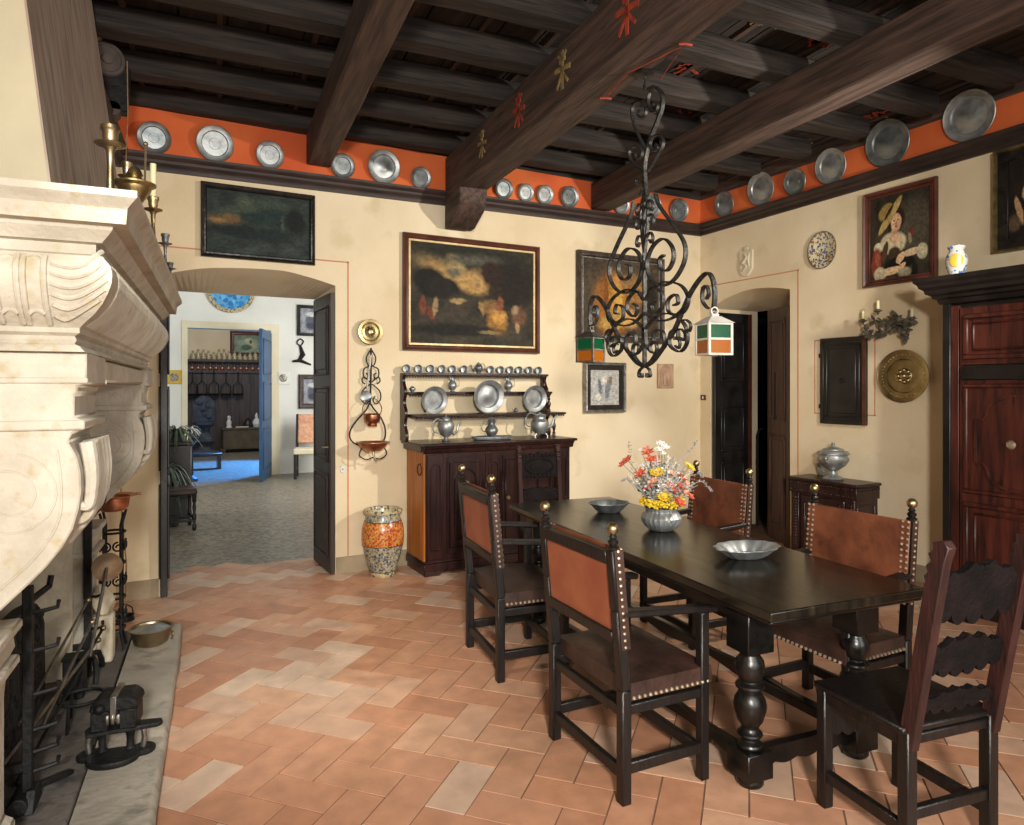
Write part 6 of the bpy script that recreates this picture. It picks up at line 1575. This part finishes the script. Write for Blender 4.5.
for x0 in (.02, SW-.10):
    b = MB(); b.box2((x0, .0, .09), (x0+.08, .03, SH-.14)); p_ = b.build('pilaster', 'walnut', sb, bevel=.003)
    b = MB(); z = .13
    while z < SH-.18: b.ball((x0+.04, 0, z), .018, 8, (1, .5, .7)); z += .027
    b.build('guilloche', 'walnut', p_)
b = MB(); b.box2((.12, .006, .11), (SW-.12, .03, SH-.16)); d_ = b.build('door', 'walnut', sb, bevel=.003)
b = MB(); rectm(b, .15, SW-.15, .15, SH-.2, .022, -.008, .008); rectm(b, .2, SW-.2, .22, SH-.27, .012, -.004, .008); b.build('panel_moulding', 'walnut', d_, bevel=.004)
b = MB(); b.lathe([(0, 0), (.01, 0), (.016, .014), (.01, .024), (0, .026)], 12, Matrix.Translation((.18, .0, .42)) @ Matrix.Rotation(R(90), 4, 'X')); b.build('knob', 'oldbrass', d_)
b = MB(); rectm(b, .035, SD-.03, .12, SH-.18, .02, -.006, .01)
o = b.build('side_panel', 'walnut', sb, bevel=.004); o.rotation_euler = (0, 0, R(90)); o.location = (SW-.02+.0, 0, 0)
c = on_right(833, 474, 5.45)
t = thing('silver_tureen', 'ornate silver footed tureen with lid and side handles on the sideboard', 'tureen', (5.45, c.y, SH+.0005), R(20))
b = MB(); b.lathe([(0, 0), (.085, 0), (.09, .008), (.08, .018), (.045, .035), (.028, .06), (.028, .075), (.06, .095), (.105, .125), (.13, .165), (.135, .185), (.125, .2), (.12, .215), (.14, .228), (.14, .235), (0, .235)], 48, None, 12, .01); b.build('body', 'pewter', t)
b = MB(); b.lathe([(.135, .236), (.125, .25), (.09, .262), (.085, .272), (.05, .285), (.02, .292), (.012, .305), (.018, .315), (.01, .328), (0, .33)], 40); b.build('lid', 'pewter', t)
for s in (-1, 1):
    b = MB(); b.tube(smooth([(s*.12, 0, .17), (s*.175, 0, .16), (s*.2, 0, .19), (s*.185, 0, .22), (s*.14, 0, .225)], 5), .009, 8); b.ball((s*.2, 0, .2), .016, 8); b.build('handle', 'pewter', t)
# an oval silver plate leaning behind the tureen
t = thing('round_silver_plate', 'ornate silver plate leaning on the wall behind the tureen', 'plate', (XR-.06, c.y+.17, SH+.085), R(-90))
b = MB(); b.lathe([(0, 0), (.05, 0), (.058, .008), (.08, .014), (.083, .011), (.06, -.0), (0, -.006)], 32, Matrix.Rotation(R(78), 4, 'X'), 8, .01); b.build('dish', 'pewter', t)

# ================================================================== HALL AND REAR ROOM
def hb(px, py, Y): return on_back(px, py, Y)
# blue door leaf
wd_ = .62; l = panel_leaf('door_5', 1.02, 2.60, .05, 'bluepaint', [(.1, .92, .18, .9), (.1, .92, 1.02, 1.7), (.1, .92, 1.82, 2.45)]); struct(l)
l.location = (o1.x-.02, HY-.05, .01); l.rotation_euler = (0, 0, R(-107.5+0))
def hall_pic(name, label, x0, y0, x1, y1, Y, fm, fw, art, inner=None): return picture(name, label, (x0, y0), (x1, y0+(x1-x0)*.1), (x1, y1+.5), (x0, y1), ('back', Y), fm, fw, art, inner, .05)
artb = ('#7a7c86', '#a9abb2', [(.5, .5, .3, .4, 0, '#5c5f6c', .4), (.5, .75, .3, .1, 0, '#c4c6ca', .4), (.4, .3, .2, .12, 0, '#44485a', .4)], .04)
hall_pic('hall_print', 'upper dark framed print on the white hall wall', 297, 304, 330, 336, HY-.01, 'blackframe', .06, artb)
hall_pic('hall_print', 'lower dark framed print on the white hall wall', 298.5, 373, 330, 408, HY-.01, 'darkframe', .09, artb)
c = hb(231, 299, HY-.03)
t = thing('blue_ceramic_plate', 'large blue ceramic plate with beaded rim high in the hall', 'plate', (c.x, HY, c.z+.16))
q = Matrix.Rotation(R(90), 4, 'X')
b = MB(); b.lathe([(0, .02), (.26, .02), (.3, .03), (.34, .05), (.34, .03), (.3, 0), (0, 0)], 40, q); b.build('dish', 'plate_blue', t)
b = MB(); b.lathe([(.335, .045), (.40, .045), (.41, .035), (.40, 0), (.33, 0)], 48, q); b.build('rim', 'jar_rim', t)
for (px, py, lab, mm) in ((174, 377, 'small yellow framed tile left of the far hall opening', 'yellowmed'), (283, 378, 'small white tile with blue figure right of the far hall opening', 'white')):
    c = hb(px, py, HY)
    t = thing('wall_tile', lab, 'tile', (c.x, HY, c.z))
    b = MB(); b.box2((-.12, -.02, -.12), (.12, 0, .12)); b.build('tile', mm, t, bevel=.006)
    b = MB(); b.lathe([(0, .024), (.07, .022), (.08, .018)], 20, q); b.build('motif', 'jar_blue', t)
# dark iron bird ornament on the hall wall
c = hb(300, 352, HY)
t = thing('iron_wall_ornament', 'dark wrought ornament between the two hall prints', 'ornament', (c.x, HY-.02, c.z))
b = MB(); b.tube(smooth([(0, 0, .25), (-.06, 0, .18), (0, 0, .12), (.06, 0, .2), (0, 0, .25)], 5), .012, 6); b.tube([(0, 0, .12), (.05, 0, -.05), (-.02, 0, -.16)], [.02, .05, .03], 8); b.tube([(-.14, 0, -.18), (0, 0, -.16), (.2, 0, -.24)], [.02, .035, .015], 8); b.build('ornament', 'blackiron', t)
# stool
g = on_h(185, 531, 0)
t = thing('hall_stool', 'dark upholstered stool on turned legs just inside the left doorway', 'stool', (g.x-.09, g.y+.15, 0), R(5))
b = MB(); b.box2((-.26, -.2, .40), (.2, .2, .47)); b.build('seat', 'seatleather', t, bevel=.02, seg=3)
for sx in (-.23, .17):
    for sy in (-.17, .17):
        b = MB(); b.lathe([(.018, 0), (.024, .02), (.024, .06), (.014, .08), (.022, .13), (.024, .16), (.014, .2), (.022, .26), (.014, .3), (.024, .33), (.024, .41), (0, .41)], 12, Matrix.Translation((sx, sy, 0))); b.build('leg', 'chairwood', t)
for sy in (-.17, .17):
    b = MB(); b.box2((-.23, sy-.012, .10), (.17, sy+.012, .13)); b.build('stretcher', 'chairwood', t, bevel=.003)
for sx in (-.23, .17):
    b = MB(); b.box2((sx-.012, -.17, .12), (sx+.012, .17, .15)); b.build('stretcher', 'chairwood', t, bevel=.003)
# plant stand and plant
g = Vector((.34, 9.4, 0))
t = thing('plant_stand', 'dark square pedestal holding a spider plant in the hall', 'pedestal', g)
b = MB(); b.box2((-.16, -.16, 0), (.16, .16, .90)); b.build('column', 'blackwood', t, bevel=.01)
b = MB(); b.box2((-.19, -.19, .90), (.19, .19, .94)); b.build('top', 'doorwood', t, bevel=.008)
def plant(label, loc_, n, L, m, seed, droop=1.0):
    t = thing('spider_plant', label, 'plant', loc_)
    b = MB(); b.lathe([(0, 0), (.07, 0), (.10, .13), (.11, .14), (.10, .15), (.08, .13), (0, .12)], 20); b.build('pot', 'darkstone', t)
    rn = random.Random(seed); b = MB()
    for k in range(n):
        a = rn.uniform(0, 2*PI); l = L*rn.uniform(.6, 1.1); up = rn.uniform(.2, .7)
        pts = []
        for i in range(7):
            f = i/6; pts.append(Vector((math.cos(a)*l*f*(1-up*.4), math.sin(a)*l*f*(1-up*.4), .13+l*(up*1.3*f-droop*f*f*.9))))
        sd = Vector((-math.sin(a), math.cos(a), 0))
        pr = None
        for i, p in enumerate(pts):
            w = .009*math.sin(PI*(i+.6)/7.2)+.001
            cur = (b.bm.verts.new(p-sd*w), b.bm.verts.new(p+sd*w))
            if pr: b.bm.faces.new((pr[0], pr[1], cur[1], cur[0]))
            pr = cur
    tag(b.build('leaves', m, t), kind='stuff'); return t
plant('spider plant with thin arching leaves on the dark hall pedestal', (g.x, g.y, .94), 70, .34, 'leaf', 4)
t = thing('fern_stand', 'low dark stand carrying trailing dark foliage behind the stool', 'stand', (.22, 8.9, 0))
b = MB(); b.box2((-.12, -.12, 0), (.12, .12, .52)); b.build('column', 'blackwood', t, bevel=.008)
plant('dark trailing fern behind the hall stool', (.22, 8.9, .52), 90, .42, 'earthgreen', 6, 1.5)
plant('pale strappy plant standing at the edge of the far hall opening', (hb(192, 460, 13.0).x-.05, 12.9, .75), 30, .4, 'whitef', 9)
t = thing('plant_pedestal', 'narrow dark pedestal under the pale strappy plant', 'pedestal', (hb(192, 460, 13.0).x-.05, 12.9, 0))
b = MB(); b.lathe([(0, 0), (.14, 0), (.14, .05), (.07, .1), (.06, .6), (.12, .68), (.15, .75), (0, .75)], 20); b.build('column', 'blackwood', t)
# chair in the hall at right
g = on_h(309, 478, 0)
t = thing('hall_armchair', 'old chair with worn pink upholstery behind the right door leaf in the hall', 'chair', (g.x+.1, 12.65, 0), R(165))
for sx in (-.25, .25):
    b = MB(); b.bar((sx, .0, 0), (sx, 0, .45), .05); b.bar((sx, 0, .45), (sx, -.14, 1.12), .05); b.build('back_post', 'chairwood', t)
    b = MB(); b.bar((sx, .42, 0), (sx, .42, .44), .05); b.build('front_leg', 'chairwood', t)
    b = MB(); b.box2((sx-.015, 0, .14), (sx+.015, .42, .18)); b.build('stretcher', 'chairwood', t)
b = MB(); b.box2((-.28, -.02, .43), (.28, .46, .53)); b.build('seat', 'cream', t, bevel=.02, seg=2)
b = MB(); b.prism([(-.02, .60), (.03, .60), (-.09, 1.12), (-.15, 1.12)], -.24, .24, lambda u, v, dd: Vector((dd, u, v))); b.build('back_cushion', 'upholst', t, bevel=.02, seg=2)
# rear room
WYF = WY-.0
def wx(px, Y): return hb(px, 400, Y).x
t = thing('wainscot', 'dark vertical board wainscot with shelf along the rear room wall', 'panelling', (0, WYF, 0))
x0, x1 = wx(180, WY), wx(285, WY)
b = MB(); b.box2((x0, -.08, 0), (x1, 0, 2.28)); b.build('boards', 'wains', t)
n = 9
for k in range(n+1):
    x = x0+(x1-x0)*k/n; b = MB(); b.box2((x-.03, -.11, .05), (x+.03, -.07, 2.0)); b.build('batten', 'wains', t, bevel=.006)
b = MB(); b.box2((x0, -.26, 2.26), (x1, 0, 2.32)); b.build('shelf', 'wains', t, bevel=.01)
b = MB(); b.box2((x0, -.14, 1.98), (x1, -.07, 2.12)); b.build('rail', 'wains', t, bevel=.01)
# jars and bottles on the shelf
bm0 = None
rn = random.Random(21)
k = 0; px = 193
while px < 262:
    x = wx(px, WY-.15); hgt = rn.uniform(.16, .30)
    lab = 'small jar on the far wainscot shelf, %s' % (['number by number along it'][0]) if False else 'small pale jar or bottle in the row on the far wainscot shelf'
    if bm0 is None:
        bm0 = thing('shelf_jar', lab, 'jar', (x, WY-.15, 2.321), 0, 'jars on the far wainscot shelf')
        b = MB(); b.lathe([(0, 0), (.05, 0), (.062, .04), (.06, .12), (.025, .17), (.025, .2), (.035, .22), (0, .22)], 14); b.build('jar', 'jar_rim', bm0)
    else: dup(bm0, (x, WY-.15, 2.321), 0, lab, scale=(1, 1, hgt/.22))
    px += 5.2; k += 1
bm0 = None
px = 192
while px < 262:
    x = wx(px, WY-.13); lab = 'small hanging copper ladle under the far wainscot shelf'
    if bm0 is None:
        bm0 = thing('hanging_ladle', lab, 'ladle', (x, WY-.125, 2.2), 0, 'ladles hung under the far wainscot shelf')
        b = MB(); b.ball((0, -.02, -.1), .05, 10, (1, .5, 1)); b.tube([(0, -.02, -.05), (0, -.02, .05)], .008, 6); b.build('ladle', 'copper', bm0)
    else: dup(bm0, (x, WY-.125, 2.2), 0, lab)
    px += 6.1
bm0 = None
for px, sc_ in ((193, 1), (202, 1.1), (214, 1.15), (226, 1), (238, 1.05)):
    x = wx(px, WY-.2); lab = 'black hanging iron scale lamp on the far wainscot, %s' % {193: 'leftmost', 202: 'second from left', 214: 'middle one', 226: 'fourth from left', 238: 'rightmost'}[px]
    if bm0 is None:
        bm0 = thing('hanging_iron_lamp', lab, 'lamp', (x, WY-.19, 1.45), 0, 'hanging iron lamps on the far wainscot')
        b = MB(); b.tube([(0, 0, .55), (0, 0, .3)], .012, 6); b.tube([(-.12, 0, 0), (-.11, 0, .2), (0, 0, .3), (.11, 0, .2), (.12, 0, 0)], .012, 6); b.lathe([(0, 0), (.12, 0), (.14, .04), (0, .04)], 14, Matrix.Translation((0, 0, -.03))); b.build('lamp', 'blackiron', bm0)
    else: dup(bm0, (x, WY-.19, 1.45), 0, lab, scale=(1, 1, sc_))
artm = ('#6b7a66', '#93a088', [(.5, .45, .3, .35, 0, '#9aa58c', .3), (.48, .66, .14, .17, 0, '#c2bf9c', .3), (.62, .45, .12, .12, 0, '#b5b08c', .3), (.4, .3, .18, .16, 10, '#4f6a58', .4), (.55, .62, .05, .1, 0, '#56604c', .4)], .02)
picture('rear_room_painting', 'greenish mother and child picture on the far wall of the rear room', (230, 330), (268, 333), (268, 357.5), (230, 355.5), ('back', WY-.02), 'redframe', .10, artm, None, .06)
# chest with things
c = hb(222.5, 448, 18.3); x0 = c.x; x1 = wx(268, 18.3)
t = thing('wooden_chest', 'long old wooden chest against the far wainscot', 'chest', ((x0+x1)/2, 18.4, 0))
w2 = (x1-x0)/2
b = MB(); b.box2((-w2, -.28, .08), (w2, .28, .56)); b.build('box', 'chest', t, bevel=.01)
b = MB(); b.box2((-w2-.03, -.3, .56), (w2+.03, .28, .61)); b.build('lid', 'chest', t, bevel=.01)
for sx in (-1, 1):
    b = MB(); b.box2((sx*w2-.06, -.28, 0), (sx*w2+.06, .28, .09)); b.build('foot', 'chest', t, bevel=.005)
for (px, lab, nm, prof_, mm) in ((229, 'little white figurine at the left on the far chest', 'figurine', [(0, 0), (.07, 0), (.05, .05), (.06, .14), (.03, .2), (.045, .26), (0, .31)], 'white'), (256.5, 'white gourd-shaped jar at the right on the far chest', 'white_jar', [(0, 0), (.08, 0), (.11, .08), (.08, .17), (.03, .23), (.04, .28), (.01, .36), (0, .36)], 'white'), (248, 'dark pointed casket between the white pieces on the far chest', 'casket', [(0, 0), (.13, 0), (.13, .08), (.06, .2), (0, .24)], 'blackwood')):
    t = thing(nm, lab, nm.replace('_', ' '), (wx(px, 18.3), 18.3, .611)); b = MB(); b.lathe(prof_, 16); b.build('body', mm, t)
t = thing('book', 'pale flat book lying on the far chest', 'book', (wx(241, 18.2), 18.25, .611), R(10))
b = MB(); b.box2((-.16, -.11, 0), (.16, .11, .035)); b.build('cover', 'redframe', t, bevel=.003)
b = MB(); b.box2((-.155, -.115, .005), (.155, .105, .03)); b.build('pages', 'cream', t)
# carved dark stone figure on a base
c = hb(204, 452, 17.6)
t = thing('carved_stone_bust', 'dark carved stone bust on a baluster base in the rear room', 'sculpture', (c.x, 17.6, 0))
b = MB(); b.lathe([(0, 0), (.26, 0), (.26, .1), (.18, .16), (.14, .24), (.22, .34), (.19, .44), (.11, .56), (.13, .66), (.23, .74), (.23, .80), (0, .80)], 24, None, 8, .06); b.build('baluster', 'darkstone', t)
b = MB(); b.prism(smooth([(-.18, .8), (-.24, .95), (-.24, 1.2), (-.14, 1.36), (0, 1.42), (.14, 1.36), (.24, 1.2), (.24, .95), (.18, .8)], 4), -.1, .1, lambda u, v, dd: Vector((u, dd, v)))
for k in range(14): b.ball((rn.uniform(-.16, .16), -.1, rn.uniform(.9, 1.28)), rn.uniform(.04, .08), 8, (1, .5, 1))
b.build('carving', 'darkstone', t, bevel=.02)
t = thing('low_dark_table', 'low dark bench by the threshold of the rear room', 'bench', (wx(201, 14.6), 14.7, 0))
b = MB(); b.box2((-.38, -.18, .26), (.38, .18, .32)); b.build('seat', 'blackwood', t, bevel=.01)
for sx in (-.33, .33):
    b = MB(); b.box2((sx-.03, -.16, 0), (sx+.03, .16, .26)); b.build('leg', 'blackwood', t)
# ------------------------------------------------------------------ camera, light
cam = bpy.data.cameras.new('camera'); co = bpy.data.objects.new('camera', cam); col.objects.link(co)
cam.sensor_fit = 'HORIZONTAL'; cam.sensor_width = 36; cam.lens = F*36/1024
co.location = (0, 0, EYE); co.rotation_euler = (R(90), 0, -YAW); cam.shift_y = -(412.5-HZ)/1024*1.0; cam.clip_start = .05
scene.camera = co
def area(name, p, target, size, power, c=(1,1,1), size_y=None, spread=None):
    l = bpy.data.lights.new(name, 'AREA'); l.energy = power; l.color = c; l.size = size
    if size_y: l.shape = 'RECTANGLE'; l.size_y = size_y
    if spread: l.spread = R(spread)
    o = bpy.data.objects.new(name, l); col.objects.link(o); o.location = p
    o.rotation_euler = (Vector(target)-Vector(p)).to_track_quat('-Z', 'Y').to_euler(); return o
def spot(name, p, target, power, ang, blend=.5, c=(1,1,1), r=.05):
    l = bpy.data.lights.new(name, 'SPOT'); l.energy = power; l.color = c; l.spot_size = R(ang); l.spot_blend = blend; l.shadow_soft_size = r
    o = bpy.data.objects.new(name, l); col.objects.link(o); o.location = p
    o.rotation_euler = (Vector(target)-Vector(p)).to_track_quat('-Z', 'Y').to_euler(); return o
WARM = (1, .93, .82)
area('studio_lamp_right', (4.35, 1.65, 2.7), (3.0, 5.6, 2.0), .12, 72, WARM, spread=125)
area('studio_lamp_left', (-.35, -1.4, 2.3), (2.6, 4.6, .5), .4, 150, (1, .96, .9), spread=120)
spot('studio_lamp_high', (-.1, 1.2, 3.25), (1.05, 4.2, 0), 470, 42, 1.0, WARM, .12)
area('soft_fill', (2.2, -1.6, 1.9), (2.0, 3.4, .2), 3.0, 75, (1, .96, .9), size_y=2.2, spread=140)  # broad fill added behind the camera to soften the shade; no window is there
area('hall_window', (3.9, 10.2, 2.2), (0, 12.2, 1.2), 1.6, 150, (1, .97, .93), size_y=2)
area('hall_window', (-1.4, 10.5, 2.2), (2.5, 12.5, 1.0), 1.4, 50, (.95, .98, 1.0), size_y=2)
spot('rear_daylight', (3.4, 15.2, 2.8), (1.45, 14.6, 0), 4200, 60, .5, (.06, .32, 1.0), .2)
area('rear_lamp', (1.5, 15.5, 3.6), (1.5, 18.5, 1.4), 1.2, 60, (1, .95, .88))
wd = bpy.data.worlds.new('world'); scene.world = wd; wd.use_nodes = True
wd.node_tree.nodes['Background'].inputs[0].default_value = (1, .93, .85, 1); wd.node_tree.nodes['Background'].inputs[1].default_value = .3
vs = scene.view_settings; vs.view_transform = 'Standard'; vs.look = 'None'; vs.gamma = 1; vs.use_curve_mapping = False; vs.exposure = -0.14
